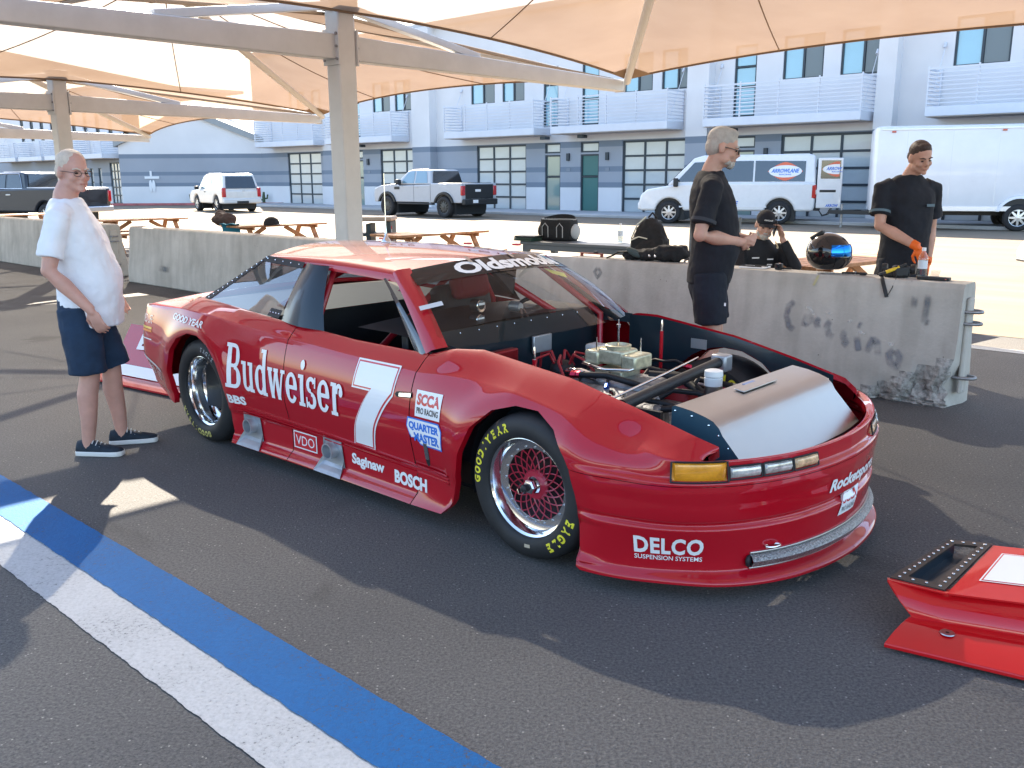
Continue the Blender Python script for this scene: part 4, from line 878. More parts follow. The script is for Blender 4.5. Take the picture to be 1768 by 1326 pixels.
for sd in (-1, 1):
    # A pillar
    a0, a1 = wst(1.0), wsb(1.0); A = []
    mb = MB(); P = []
    for k in range(9):
        v = k / 8; p = wst(sd).lerp(wsb(sd), v) + Vector((0.0, 0, math.sin(math.pi * v) * 0.012)); q = p + Vector((-0.055 - 0.02 * v, sd * 0.035, -0.012 - 0.01 * v))
        P.append([p + Vector((0.012, -sd * 0.03, 0.014)), p + Vector((0, 0, 0.012)), (p + q) / 2 + Vector((0, sd * 0.012, 0.012)), q, q + Vector((-0.005, -sd * 0.03, -0.01))])
    mb.grid(P).build('windshield_pillar', M_RED, car, smooth=50)
    # dark moulded strip and small vent pane behind the pillar
    T0 = Vector((-1.235, sd * 0.628, 1.135)); B0 = Vector((-0.735, sd * 0.80, 0.828)); mb = MB(); P = []
    for k in range(13):
        v = k / 12; p = T0.lerp(B0, v); wdt = 0.010 + 0.055 * v ** 1.2; P.append([p + Vector((0.0, 0, 0)), p + Vector((-wdt * 0.5, sd * 0.012, -wdt * 0.35)), p + Vector((-wdt, sd * 0.004, -wdt * 0.75))])
    mb.grid(P).build('vent_pane', pmat('smoked_pane', (0.05, 0.06, 0.065), 0.12, coat=1.0, metal=0.3), car, smooth=60)
    # dark B pillar panel
    b = [Vector((-1.955, sd * 0.812, 0.858)), Vector((-1.56, sd * 0.805, 0.838)), Vector((-1.72, sd * 0.632, 1.168)), Vector((-1.93, sd * 0.628, 1.178))]
    P = []
    for i in range(9):
        x = i / 8; lo = b[0].lerp(b[1], x); hi = b[3].lerp(b[2], x); bu = math.sin(math.pi * x) * 0.035
        P.append([lo.lerp(hi, j / 10) + Vector((0, sd * (bu + 0.018 * math.sin(math.pi * j / 10)), 0)) for j in range(11)])
    MB().grid(P).build('centre_pillar', M_NAVY, car, smooth=60)
    # quarter window: clear sheet with riveted black border
    q = [Vector((-2.86, sd * 0.778, 0.905)), Vector((-1.975, sd * 0.815, 0.866)), Vector((-1.945, sd * 0.635, 1.175)), Vector((-2.35, sd * 0.615, 1.192))]
    def qf(x, y, o=0.0): return q[0].lerp(q[1], x).lerp(q[3].lerp(q[2], x), y) + Vector((0, sd * (0.012 * math.sin(math.pi * x) * math.sin(math.pi * y) + o * 0.9), o * 0.45))
    MB().grid([[qf(i / 10, j / 8) for j in range(9)] for i in range(11)]).build('quarter_window', M_QTR, car, smooth=60)
    for nm, pts, w in (('window_border', [(0, 0), (0, 1)], (0.075, 0)), ('window_border', [(0, 1), (1, 1)], (0, -0.11)), ('window_border', [(0.86, 0.0), (1.0, 0.0)], (0, 0.14))):
        mb = MB(); n = 10; mb.grid([[qf(pts[0][0] + (pts[1][0] - pts[0][0]) * i / n + w[0] * j, pts[0][1] + (pts[1][1] - pts[0][1]) * i / n + w[1] * j, 0.003) for j in (0, 0.5, 1)] for i in range(n + 1)])
        bd = mb.build(nm, M_BLK, car, smooth=60)
        nr = 13 if w[0] else (5 if pts[0][1] else 4); mb = MB()
        for i in range(nr):
            x = pts[0][0] + (pts[1][0] - pts[0][0]) * (i + 0.5) / nr + w[0] * 0.5; y = pts[0][1] + (pts[1][1] - pts[0][1]) * (i + 0.5) / nr + w[1] * 0.5; mb.ell(qf(x, y, 0.005), (0.0055, 0.004, 0.0055), 6, 4)
        rv = mb.build('rivet', M_CHR, bd); rv['kind'] = 'stuff'
# rear window
MB().grid([[Vector((-2.50 + 0.13 * u * u, 0.585 * u, 1.24 - 0.05 * u * u)).lerp(Vector((-3.0 + 0.1 * u * u, 0.75 * u, 0.93 - 0.02 * u * u)), v) for v in (0, 0.25, 0.5, 0.75, 1)] for u in [-1 + i / 6 for i in range(13)]]).build('rear_window', M_QTR, car, smooth=60)
# roof antenna
mb = MB(); mb.lathe([(0.032, 0), (0.03, 0.008), (0.012, 0.03), (0.006, 0.06), (0.003, 0.10), (0.0025, 0.42)], 10, 'Z', (-2.0, 0.02, 1.258), True); mb.build('antenna', M_CHR, car, smooth=50)
for s, t in ((-2.35, 0.28), (-1.55, 0.3), (-1.25, 0.42)):
    mb = MB(); mb.box((s, t, 1.250), (0.05, 0.03, 0.012)); mb.build('roof_fastener', M_DECR, car, bevel=0.003)
# ---- engine bay
for sd in (-1, 1):
    mb = MB(); P = []
    for k in range(21):
        s = -0.60 + 1.26 * k / 20; I = inner(c_of_s(min(s, 0.80))); y = -sd * -1 * 0.70
        P.append([Vector((s, sd * (0.70 if s < 0.72 else 0.69), 0.28)), Vector((s, sd * 0.70, 0.5)), Vector((s, sd * 0.708, min(0.86, interp([(-0.6, .85), (-.42, .855), (.1, .79), (.44, .715), (.72, .645), (.82, .61)], s)))) ])
    P2 = P
    if sd == 1: # wheel opening in the far inner panel shows the far tyre: lower the panel over the wheel
        P2 = []
        for r in P:
            s = r[0].x; d = math.sqrt(max(0, 0.40 ** 2 - (s - 0.06) ** 2)) if abs(s - 0.06) < 0.40 else 0
            zl = 0.28 if d == 0 else min(r[2].z - 0.03, 0.33 + d)
            P2.append([Vector((s, r[0].y, zl)), Vector((s, r[1].y, (zl + r[2].z) / 2)), r[2]])
    MB().grid(P2).build('inner_fender', M_NAVY, car, smooth=50)
mb = MB(); P = [[Vector((-0.86 + 0.0 * t * t, t, z)) for z in (0.25, 0.55, 0.88)] for t in np.linspace(-0.72, 0.72, 9)]; mb.grid(P).build('firewall', M_NAVY, car)
for t in np.linspace(-0.6, 0.66, 10):
    mb = MB(); mb.ell((-0.852, t, 0.86), (0.004, 0.006, 0.006), 6, 4); mb.build('firewall_rivet', M_CHR, car)
mb = MB(); mb.grid([[Vector((s, t, 0.862 + 0.03 * (1 - (t / 0.74) ** 2) + (0.012 if s < -1 else 0))) for s in (-1.35, -1.1, -0.87)] for t in np.linspace(-0.74, 0.74, 9)]); mb.build('dashboard_top', M_BLK, car, smooth=60)
mb = MB(); mb.box((-0.3, 0, 0.13), (1.6, 1.3, 0.02)); mb.build('undertray', M_BLK, car)
# cowl corners beside the bay
for sd in (-1, 1):
    mb = MB(); mb.grid([[Vector((-0.86, sd * 0.70, 0.80)), Vector((-0.86, sd * 0.70, 0.875))], [Vector((-0.60, sd * 0.72, 0.80)), Vector((-0.60, sd * 0.735, 0.852))]]); mb.build('cowl_side', M_NAVY, car)
# engine block, intake, carburettor
M_CAST = pmat('cast_aluminium', (0.30, 0.31, 0.32), 0.5, metal=0.7, var=0.4, vscale=14, bump=0.3, bscale=40)
M_ZINC = pmat('zinc_carburettor', (0.52, 0.50, 0.36), 0.42, metal=0.6, var=0.3, vscale=25, bump=0.15, bscale=60)
mb = MB(); mb.box((-0.12, 0, 0.40), (0.62, 0.34, 0.30)); mb.build('engine_block', M_CAST, car, bevel=0.02)
for sd in (-1, 1):
    mb = MB(); mb.box((-0.12, sd * 0.19, 0.55), (0.60, 0.16, 0.12), (sd * -0.5, 0, 0)); mb.build('rocker_cover', pmat('red_wrinkle', (0.30, 0.01, 0.015), 0.5, bump=0.2) if sd > 0 else M_CAST, car, bevel=0.02)
    for k in range(4):
        mb = MB(); x = -0.36 + 0.155 * k; mb.tube([(x, sd * 0.25, 0.58), (x + 0.01, sd * 0.31, 0.63), (x - 0.03, sd * 0.34, 0.60), (x - 0.06, sd * 0.33, 0.52)], 0.011, 8); mb.build('plug_lead', M_BLK if k % 2 else pmat('red_lead', (0.35, 0.02, 0.03), 0.4), car, smooth=60)
mb = MB(); mb.box((-0.16, 0, 0.61), (0.46, 0.26, 0.10)); mb.build('intake_manifold', M_CAST, car, bevel=0.03)
mb = MB(); mb.box((-0.19, 0.02, 0.675), (0.17, 0.17, 0.04)); cb_ = mb.build('carburettor', M_ZINC, car, bevel=0.008)
for dx in (-0.05, 0.05):
    mb = MB(); mb.box((-0.19 + dx * 2.3, 0.02, 0.742), (0.09, 0.155, 0.075)); mb.build('float_bowl', M_ZINC, cb_, bevel=0.012)
    mb = MB(); mb.tube([(-0.19 + dx * 2.9, -0.045, 0.715), (-0.19 + dx * 2.9, -0.085, 0.715), (-0.19, -0.095, 0.70)], 0.008, 8); mb.build('fuel_line', M_CHR, cb_, smooth=60)
mb = MB(); mb.box((-0.19, 0.02, 0.755), (0.16, 0.14, 0.08)); mb.build('main_body', M_ZINC, cb_, bevel=0.014)
mb = MB(); mb.lathe([(0.05, 0.79), (0.066, 0.795), (0.068, 0.812), (0.058, 0.815), (0.05, 0.80), (0.012, 0.797)], 24, 'Z', (-0.19, 0.02, 0.0)); mb.build('air_horn', M_ZINC, cb_, smooth=50)
mb = MB(); mb.lathe([(0.006, 0.79), (0.006, 0.90), (0.011, 0.902), (0.011, 0.918), (0.004, 0.92), (0.004, 0.945)], 8, 'Z', (-0.19, 0.02, 0)); mb.build('stud', M_CHR, cb_, smooth=50)
for dx, dy in ((-0.10, -0.05), (0.085, 0.08)):
    mb = MB(); mb.cyl((-0.19 + dx, 0.02 + dy, 0.77), (-0.19 + dx, 0.02 + dy, 0.845), 0.005, 0.003); mb.build('vent_tube', M_CHR, cb_, smooth=60)
mb = MB(); mb.tube([(-0.42, -0.10, 0.66), (-0.30, -0.14, 0.68), (-0.2, -0.13, 0.66)], 0.02, 8); mb.build('linkage', M_CHR, car, smooth=60)
# distributor
mb = MB(); mb.lathe([(0.05, 0.55), (0.07, 0.57), (0.07, 0.62), (0.06, 0.65), (0.03, 0.67)], 20, 'Z', (-0.5, -0.05, 0.03), True); mb.build('distributor', M_BLK, car, smooth=40)
for k in range(6):
    a = k * 1.05; mb = MB(); x, y = -0.5 + 0.045 * math.cos(a), -0.05 + 0.045 * math.sin(a)
    mb.tube([(x, y, 0.68), (x + 0.03 * math.cos(a), y + 0.03 * math.sin(a), 0.74), (x + 0.10 * math.cos(a), y + 0.10 * math.sin(a), 0.72), (x + 0.16 * math.cos(a) + 0.05, y + 0.15 * math.sin(a), 0.64)], 0.0075, 6); mb.build('plug_lead', pmat('red_lead', (0.35, 0.02, 0.03), 0.4), car, smooth=60)
# hoses with red and blue fittings
M_FITR = pmat('red_anodised', (0.55, 0.03, 0.06), 0.25, metal=0.9); M_FITB = pmat('blue_anodised', (0.04, 0.12, 0.5), 0.25, metal=0.9)
hoses = [[(-0.3, -0.22, 0.68), (-0.1, -0.2, 0.70), (0.02, -0.12, 0.66), (0.05, -0.02, 0.62)], [(0.3, -0.5, 0.52), (0.42, -0.58, 0.60), (0.5, -0.56, 0.60), (0.56, -0.5, 0.56)], [(-0.05, 0.1, 0.66), (0.1, 0.16, 0.66), (0.28, 0.1, 0.6), (0.36, 0.0, 0.56)], [(0.05, -0.3, 0.55), (0.2, -0.34, 0.6), (0.34, -0.26, 0.62), (0.44, -0.1, 0.6)], [(-0.5, 0.3, 0.7), (-0.3, 0.4, 0.62), (0, 0.42, 0.60), (0.4, 0.3, 0.62), (0.55, 0.3, 0.64)]]
for i, h in enumerate(hoses):
    mb = MB(); mb.tube(h, 0.016 if i != 2 else 0.024, 10); ho = mb.build('hose', M_BLK, car, smooth=60)
    for e in (0, -1):
        p = Vector(h[e]); d = (Vector(h[1]) - p if e == 0 else Vector(h[-2]) - p).normalized(); mb = MB(); mb.cyl(p, p + d * 0.03, 0.021, n=8); mb.cyl(p + d * 0.034, p + d * 0.052, 0.019, n=8); mb.build('fitting', M_FITR if i != 2 else M_CHR, ho, smooth=40)
rg_ = random.Random(11)
M_BRAID = pmat('braided_steel', (0.45, 0.45, 0.46), 0.35, metal=0.8, bump=0.5, bscale=220)
for i in range(26):   # looms, braided lines and small hoses packed round the engine
    a = Vector((rg_.uniform(-0.55, 0.40), rg_.uniform(-0.55, 0.58), rg_.uniform(0.47, 0.64))); b = a + Vector((rg_.uniform(-0.35, 0.35), rg_.uniform(-0.35, 0.35), rg_.uniform(-0.10, 0.05))); b.x = max(-0.6, min(0.46, b.x)); b.y = max(-0.6, min(0.6, b.y))
    if a.y < 0.15 and a.y > -0.12 and -0.35 < a.x < -0.05: a.y -= 0.25
    mid = (a + b) / 2 + Vector((rg_.uniform(-0.1, 0.1), rg_.uniform(-0.1, 0.1), rg_.uniform(0.02, 0.08)))
    mb = MB(); mb.tube([a, a.lerp(mid, 0.55) + Vector((0, 0, 0.02)), mid, mid.lerp(b, 0.5) + Vector((0, 0, 0.012)), b], rg_.choice((0.006, 0.008, 0.011, 0.014)), 8); h_ = mb.build('hose', rg_.choice((M_BLK, M_BLK, M_BRAID, M_BLK, pmat('red_lead', (0.35, 0.02, 0.03), 0.4))), car, smooth=60)
    if i % 2 == 0:
        d = (mid - a).normalized(); mb = MB(); mb.cyl(a - d * 0.01, a + d * 0.025, 0.015, n=8); mb.cyl(a + d * 0.028, a + d * 0.045, 0.0125, n=8); mb.build('fitting', rg_.choice((M_FITR, M_FITB, M_CHR)), h_, smooth=40)
for i in range(16):
    mb = MB(); p = Vector((rg_.uniform(-0.45, 0.30), rg_.choice((-1, 1)) * rg_.uniform(0.16, 0.30), 0.60 + rg_.uniform(0, 0.02))); mb.cyl(p, p + Vector((0, 0, 0.018)), 0.011, n=6); mb.build('bolt_head', M_CHR, car)
mb = MB(); mb.lathe([(0.03, -0.05), (0.075, -0.045), (0.08, 0.0), (0.075, 0.045), (0.03, 0.05)], 20, 'X', (0.24, -0.30, 0.55), True); mb.build('alternator', M_CAST, car, smooth=40)
mb = MB(); mb.box((-0.62, 0.42, 0.66), (0.12, 0.10, 0.10)); rs_ = mb.build('brake_reservoir', MATS.get('white_plastic') or pmat('white_plastic', (0.72, 0.74, 0.74), 0.4), car, bevel=0.015)
mb = MB(); mb.box((-0.80, -0.2, 0.66), (0.05, 0.22, 0.16)); mb.build('ignition_box', pmat('red_anodised_box', (0.30, 0.015, 0.02), 0.35, metal=0.5), car, bevel=0.01)
mb = MB(); mb.box((-0.84, 0.18, 0.72), (0.02, 0.16, 0.10)); mb.build('relay_panel', M_SILV, car, bevel=0.006)
# cross brace and steering bits
mb = MB(); mb.tube([(0.25, -0.56, 0.675), (0.165, 0.42, 0.705)], 0.028, 14); br_ = mb.build('cross_brace', M_BLK, car, smooth=60)
mb = MB(); mb.box((0.165, 0.45, 0.70), (0.09, 0.08, 0.09)); mb.build('brace_clamp', M_SILV, br_, bevel=0.012)
mb = MB(); mb.tube([(0.14, -0.62, 0.66), (0.10, 0.0, 0.70), (0.03, 0.44, 0.71)], 0.006, 6); mb.build('throttle_rod', M_CHR, car, smooth=60)
mb = MB(); mb.tube([(-0.55, 0.62, 0.52), (-0.1, 0.60, 0.55), (0.3, 0.60, 0.50)], 0.022, 10); mb.build('frame_tube', M_RED, car, smooth=60)
mb = MB(); mb.tube([(-0.55, -0.6, 0.50), (0.3, -0.6, 0.48)], 0.022, 10); mb.build('frame_tube', M_RED, car, smooth=60)
mb = MB(); mb.box((0.22, 0.05, 0.46), (0.3, 0.7, 0.12), (0, 0.1, 0.05)); mb.build('front_cover', M_CAST, car, bevel=0.03)
for y in (-0.25, 0.0, 0.2):
    mb = MB(); mb.lathe([(0.07, -0.012), (0.075, -0.008), (0.06, 0), (0.075, 0.008), (0.07, 0.012)], 20, 'X', (0.34, y, 0.46), True); mb.build('pulley', M_ALU, car, smooth=40)
# coolant cap / tank
mb = MB(); mb.lathe([(0.035, 0.56), (0.042, 0.57), (0.042, 0.66), (0.034, 0.665)], 20, 'Z', (0.32, 0.10, 0.0), True); tk = mb.build('coolant_tank', M_ALU, car, smooth=40)
mb = MB(); mb.lathe([(0.043, 0.662), (0.045, 0.70), (0.040, 0.702), (0.046, 0.71), (0.044, 0.735), (0.03, 0.74)], 20, 'Z', (0.32, 0.10, 0.0), True); mb.build('cap', pmat('white_plastic', (0.72, 0.74, 0.74), 0.4), tk, smooth=40)
# plaque on the far inner fender
mb = MB(); mb.box((-0.12, 0.697, 0.73), (0.10, 0.004, 0.055)); mb.build('plaque', pmat('steel_plaque', (0.35, 0.40, 0.43), 0.35, metal=0.6), car)
# hood pins
for (s, t, z0, z1) in ((-0.255, -0.56, 0.45, 0.875), (-0.215, 0.46, 0.45, 0.885), (0.66, 0.64, 0.40, 0.655)):
    mb = MB(); mb.cyl((s, t, z0), (s, t, z1 - 0.06), 0.0095); hp = mb.build('hood_pin', M_RED if s < 0 else M_ALU, car, smooth=60)
    mb = MB(); mb.lathe([(0.007, z1 - 0.06), (0.007, z1 - 0.02), (0.004, z1)], 8, 'Z', (s, t, 0), True); mb.build('pin_tip', M_CHR, hp, smooth=60)
# radiator box
prof = [(0.50, 0.56), (0.505, 0.715), (0.52, 0.722), (0.60, 0.712), (0.66, 0.698), (0.70, 0.684), (0.728, 0.660), (0.745, 0.632), (0.885, 0.485), (0.85, 0.43)]
def radx(t): return 0.02 * (t / 0.55)
MB().grid([[Vector((s - 0.0, t, z)) for s, z in prof] for t in np.linspace(-0.56, 0.53, 12)]).build('radiator_box', M_ALU, car, smooth=28)
for t in (-0.558, 0.528):
    mb = MB(); pts = [Vector((s, t, z)) for s, z in prof]; mb.quad(*pts); ep = mb.build('radiator_end', pmat('blue_grey_panel', (0.03, 0.075, 0.11), 0.4), car)
    for s, z in [(0.52, 0.70), (0.60, 0.69), (0.68, 0.665), (0.725, 0.63), (0.77, 0.585), (0.82, 0.53)]:
        mb = MB(); mb.ell((s, t - 0.002, z), (0.005, 0.004, 0.005), 6, 4); mb.build('rivet', M_CHR, ep)
mb = MB(); mb.box((0.585, 0.02, 0.7205), (0.05, 0.32, 0.006), (0, 0.13, 0)); mb.build('radiator_tab', M_ALU, car, bevel=0.002)
mb = MB(); mb.box((0.555, 0.02, 0.7225), (0.03, 0.10, 0.003), (0, 0.08, 0)); mb.build('radiator_label', pmat('faded_blue_label', (0.20, 0.28, 0.5), 0.5), car)
mb = MB(); mb.box((0.76, 0.0, 0.33), (0.14, 1.1, 0.02)); mb.build('radiator_tray', M_BLK, car)
mb = MB(); mb.grid([[Vector((0.92 - 0.10 * (t / 0.62) ** 2, t, 0.36)), Vector((0.975 - 0.10 * (t / 0.62) ** 2, t, 0.55))] for t in np.linspace(-0.56, 0.56, 11)]); mb.build('nose_backing', M_NAVY, car, smooth=60)
# ---- cockpit: floor, seat, cage, wheel
mb = MB(); mb.box((-1.75, 0, 0.20), (1.8, 1.6, 0.02)); mb.build('cockpit_floor', M_BLK, car)
for sd in (-1, 1):
    mb = MB(); mb.grid([[Vector((s, sd * 0.80, 0.2)), Vector((s, sd * 0.785, 0.80))] for s in (-2.9, -1.9, -1.3, -0.86)]); mb.build('door_liner', M_BLK, car)
mb = MB(); mb.grid([[Vector((-2.05, t, 0.2)), Vector((-2.15, t, 0.85))] for t in (-0.78, 0, 0.78)]); mb.grid([[Vector((-2.15, t, 0.852)), Vector((-2.98, t, 0.89))] for t in (-0.76, 0, 0.76)]); mb.build('rear_bulkhead', M_BLK, car)
M_CAGE = pmat('red_cage_tube', (0.40, 0.006, 0.02), 0.35, coat=0.5)
cage = [[(-1.72, -0.74, 0.25), (-1.74, -0.72, 0.85), (-1.76, -0.56, 1.16), (-1.76, 0, 1.20), (-1.76, 0.56, 1.16), (-1.74, 0.72, 0.85), (-1.72, 0.74, 0.25)], [(-1.76, -0.56, 1.15), (-1.20, -0.54, 1.14), (-0.80, -0.68, 0.84), (-0.8, -0.68, 0.3)], [(-1.76, 0.56, 1.15), (-1.20, 0.54, 1.14), (-0.80, 0.68, 0.84), (-0.8, 0.68, 0.3)], [(-1.20, -0.54, 1.135), (-1.16, 0, 1.17), (-1.20, 0.54, 1.135)], [(-1.17, 0.02, 1.165), (-0.93, 0.40, 0.87)], [(-1.75, 0.5, 1.15), (-1.73, -0.5, 0.5)], [(-1.75, -0.5, 1.14), (-2.7, -0.5, 0.75)], [(-1.75, 0.5, 1.14), (-2.7, 0.5, 0.75)], [(-1.73, -0.72, 0.62), (-0.82, -0.70, 0.55)]]
for p in cage: mb = MB(); mb.tube(p, 0.021, 10); mb.build('cage_tube', M_CAGE, car, smooth=60)
M_SEAT = pmat('red_seat_cloth', (0.22, 0.012, 0.02), 0.85, bump=0.1, bscale=90)
mb = MB(); mb.box((-1.62, 0.36, 0.62), (0.14, 0.46, 0.75), (0, -0.22, 0)); st_ = mb.build('seat', M_BLK, car, bevel=0.05, seg=3)
mb = MB(); mb.box((-1.42, 0.36, 0.36), (0.42, 0.46, 0.12)); mb.build('seat_cushion', M_SEAT, st_, bevel=0.04); mb = MB(); mb.box((-1.60, 0.36, 0.98), (0.10, 0.30, 0.16), (0, -0.22, 0)); mb.build('headrest', M_SEAT, st_, bevel=0.04)
mb = MB(); mb.tube([Vector((-1.14, 0.36 + 0.17 * math.cos(a), 0.77 + 0.17 * math.sin(a))) + Vector((0.05 * math.sin(a), 0, 0)) for a in np.linspace(0, 2 * math.pi, 25)], 0.013, 8); sw = mb.build('steering_wheel', M_BLK, car, smooth=60)
mb = MB(); mb.tube([(-1.14, 0.36, 0.77), (-0.88, 0.36, 0.72)], 0.018, 8); mb.build('steering_column', M_SILV, sw, smooth=60)
mb = MB(); mb.box((-1.02, 0.0, 0.74), (0.05, 1.4, 0.24)); dash = mb.build('dashboard', M_BLK, car, bevel=0.01)
for (t, z) in ((-0.20, 0.965), (-0.205, 0.885)):
    mb = MB(); mb.lathe([(0.002, 0.03), (0.034, 0.03), (0.036, 0.022), (0.036, -0.03)], 20, 'X', (-0.98, t, z), True); gd = mb.build('gauge', M_BLK, car, smooth=40)
    mb = MB(); mb.lathe([(0.020, 0.032), (0.033, 0.0325), (0.036, 0.03)], 20, 'X', (-0.98, t, z)); mb.build('gauge_ring', M_CHR, gd, smooth=40)
    mb = MB(); mb.box((-0.947, t, z + 0.012), (0.002, 0.045, 0.012)); mb.build('gauge_mark', M_DECW, gd)
mb = MB(); mb.lathe([(0.002, 0.02), (0.022, 0.02), (0.03, 0.0), (0.03, -0.05)], 16, 'X', (-0.95, 0.10, 0.93), True); mb.build('switch_body', M_SILV, car, smooth=40)
mb = MB(); mb.tube([(-0.93, 0.10, 0.92), (-0.9, 0.08, 0.86), (-0.9, 0.04, 0.78)], 0.008, 6); mb.tube([(-0.93, 0.12, 0.92), (-0.9, 0.14, 0.86), (-0.9, 0.12, 0.78)], 0.006, 6); mb.build('wiring', pmat('brown_wire', (0.16, 0.09, 0.07), 0.5), car, smooth=60)
mb = MB(); mb.add([(-1.10, 0.02, 1.16), (-1.10, 0.26, 1.16), (-1.02, 0.14, 0.99), (-1.14, 0.02, 1.16), (-1.14, 0.26, 1.16), (-1.06, 0.14, 0.99)], [(0, 1, 2), (5, 4, 3), (0, 3, 4, 1), (1, 4, 5, 2), (2, 5, 3, 0)]); mb.build('mirror_bracket', M_BLK, car)
mb = MB(); mb.add([ws(0.42, 0.78, -0.02), ws(0.70, 0.68, -0.02), ws(0.62, 0.60, -0.02), ws(0.44, 0.68, -0.02)], [(0, 1, 2, 3)]); mb.build('yellow_card', pmat('yellow_green_card', (0.62, 0.68, 0.05), 0.6), car)
# ---- wheels
def arc_text(word, r, a_mid, h, w, mat, name, y, parent, gap=1.0):
    mb = MB(); n = len(word)
    for i, ch in enumerate(word):
        if ch == ' ': continue
        a = a_mid + (n - 1) / 2 * w - i * w   # clockwise
        V, Fc, asp = text_poly(ch, offset=0.05); wd = min(w * r * 0.80, h * 0.9 * max(0.45, asp)) if ch != 'I' else w * r * 0.3
        P = []
        for (x, yy) in V:
            rr_ = r + yy * h; aa = a - x * wd / r; P.append((rr_ * math.cos(aa), y(rr_), rr_ * math.sin(aa)))
        mb.add(P, Fc)
    return mb.build(name, mat, parent)
M_TYL = pmat('yellow_tyre_paint', (0.72, 0.66, 0.04), 0.6, var=0.15, vscale=20); M_TYLF = pmat('faded_yellow_tyre_paint', (0.50, 0.46, 0.14), 0.7, var=0.3, vscale=25)
M_SPK = pmat('red_wheel_mesh', (0.36, 0.012, 0.035), 0.35, coat=0.5); M_GRY = pmat('grey_tyre_print', (0.30, 0.31, 0.32), 0.7)
def tyre_y(r):   # outer sidewall bulge (outward = -y)
    return -float(np.interp(r, [0.223, 0.232, 0.25, 0.275, 0.30, 0.318, 0.328], [0.006, 0.016, 0.024, 0.026, 0.018, 0.002, -0.025])) - 0.0018
def wheel(s, t, sd, wdt, R, front):
    # local y=0 is the outer bead plane, outward is -y for the right side
    o = MB(); k = R / 0.33
    k9 = lambda L: [(r * 1.09, y) for r, y in L]
    o.lathe(k9([(0.203, -0.006), (0.209, -0.004), (0.209, 0.004), (0.198, 0.012), (0.192, 0.03), (0.186, 0.05 if front else 0.10), (0.170, 0.055 if front else 0.115), (0.150, 0.058 if front else 0.12), (0.150, wdt), (0.203, wdt)]), 48, 'Y')
    w = o.build('wheel', M_CHR, car, smooth=30); w.location = (s, t, R); w.rotation_euler = (0, 0, 0 if sd < 0 else math.pi)
    tp = [(0.223, 0.0), (0.225, -0.010), (0.232, -0.016), (0.25, -0.024), (0.275, -0.026), (0.30, -0.018), (0.318, -0.002), (0.327, 0.02), (0.330, 0.05), (0.330, wdt - 0.05), (0.326, wdt - 0.02), (0.30, wdt + 0.015), (0.25, wdt + 0.02), (0.205, wdt)]
    tm = MB(); tm.lathe([(r * k if r > 0.3 else r, y) for r, y in tp], 64, 'Y'); ty = tm.build('tyre', M_RUB, w, smooth=40)
    dm = MB(); dm.lathe([(0.002, wdt * 0.55), (0.162, wdt * 0.55)], 32, 'Y'); dm.build('brake_disc', pmat('dark_brake', (0.035, 0.02, 0.025), 0.5, metal=0.4), w)
    if sd > 0 and front:
        tt = arc_text('EAGLE', 0.262, math.radians(58), 0.05, 0.19, M_TYL, 'tyre_lettering', lambda r: -wdt - 0.024, w); tt.rotation_euler = (0, 0, math.pi); return w
    if not front and sd > 0: return w
    # basket-weave centre
    yb = 0.062 if front else 0.125; sp = MB(); rr_, rh = (0.162, 0.058)
    if front:
        n = 18
        for i in range(n):
            a = 2 * math.pi * i / n
            for d in (0.62, -0.62):
                pts = []
                for q in range(6):
                    v = q / 5; r = rh + (rr_ + 0.004 - rh) * v; aa = a + d * (1 - v) * 1.0 + (0 if d > 0 else 0); pts.append((r * math.cos(aa), yb + 0.012 * (1 - v) - 0.02 * (1 - v) + 0.004 * (1 if d > 0 else 0), r * math.sin(aa)))
                sp.tube(pts, 0.0032, 5)
        sp.build('wheel_mesh', M_SPK, w, smooth=50)
        sp = MB(); sp.lathe([(0.004, yb - 0.014), (0.062, yb - 0.012), (0.07, yb - 0.002), (0.066, yb + 0.01)], 28, 'Y'); sp.build('wheel_centre', M_SPK, w, smooth=40)
        sp = MB(); sp.lathe([(0.163, yb - 0.002), (0.182, yb - 0.004), (0.187, yb)], 40, 'Y'); rg = sp.build('bolt_ring', M_CHR, w, smooth=40)
        for i in range(20):
            a = 2 * math.pi * i / 20; mb = MB(); mb.cyl((0.173 * math.cos(a), yb - 0.003, 0.173 * math.sin(a)), (0.173 * math.cos(a), yb - 0.010, 0.173 * math.sin(a)), 0.0045, n=6); mb.build('bolt', M_SILV, rg)
        # centre nut with safety clip
        sp = MB(); sp.lathe([(0.038, yb - 0.012), (0.040, yb - 0.02), (0.034, yb - 0.03)], 28, 'Y'); sp.lathe([(0.033, yb - 0.02), (0.033, yb - 0.05), (0.027, yb - 0.056), (0.02, yb - 0.058)], 6, 'Y', caps=True); nt = sp.build('centre_nut', M_CHR, w, smooth=30)
        sp = MB(); sp.lathe([(0.017, yb - 0.05), (0.017, yb - 0.085), (0.010, yb - 0.09), (0.002, yb - 0.09)], 14, 'Y', caps=True); sp.build('hub_spindle', M_BLK, nt, smooth=40)
        sp = MB(); sp.tube([(0.0, yb - 0.082, 0.012), (-0.015, yb - 0.088, 0.02), (-0.03, yb - 0.088, -0.005), (-0.018, yb - 0.09, -0.028), (0.0, yb - 0.088, -0.022), (0.012, yb - 0.086, -0.006), (-0.01, yb - 0.086, -0.012)], 0.0016, 5); sp.build('safety_clip', M_CHR, nt)
        arc_text('GOOD/YEAR', 0.276, math.radians(147), 0.040, 0.155, M_TYL, 'tyre_lettering', tyre_y, w); arc_text('EAGLE', 0.276, math.radians(-38), 0.042, 0.160, M_TYL, 'tyre_lettering', tyre_y, w)
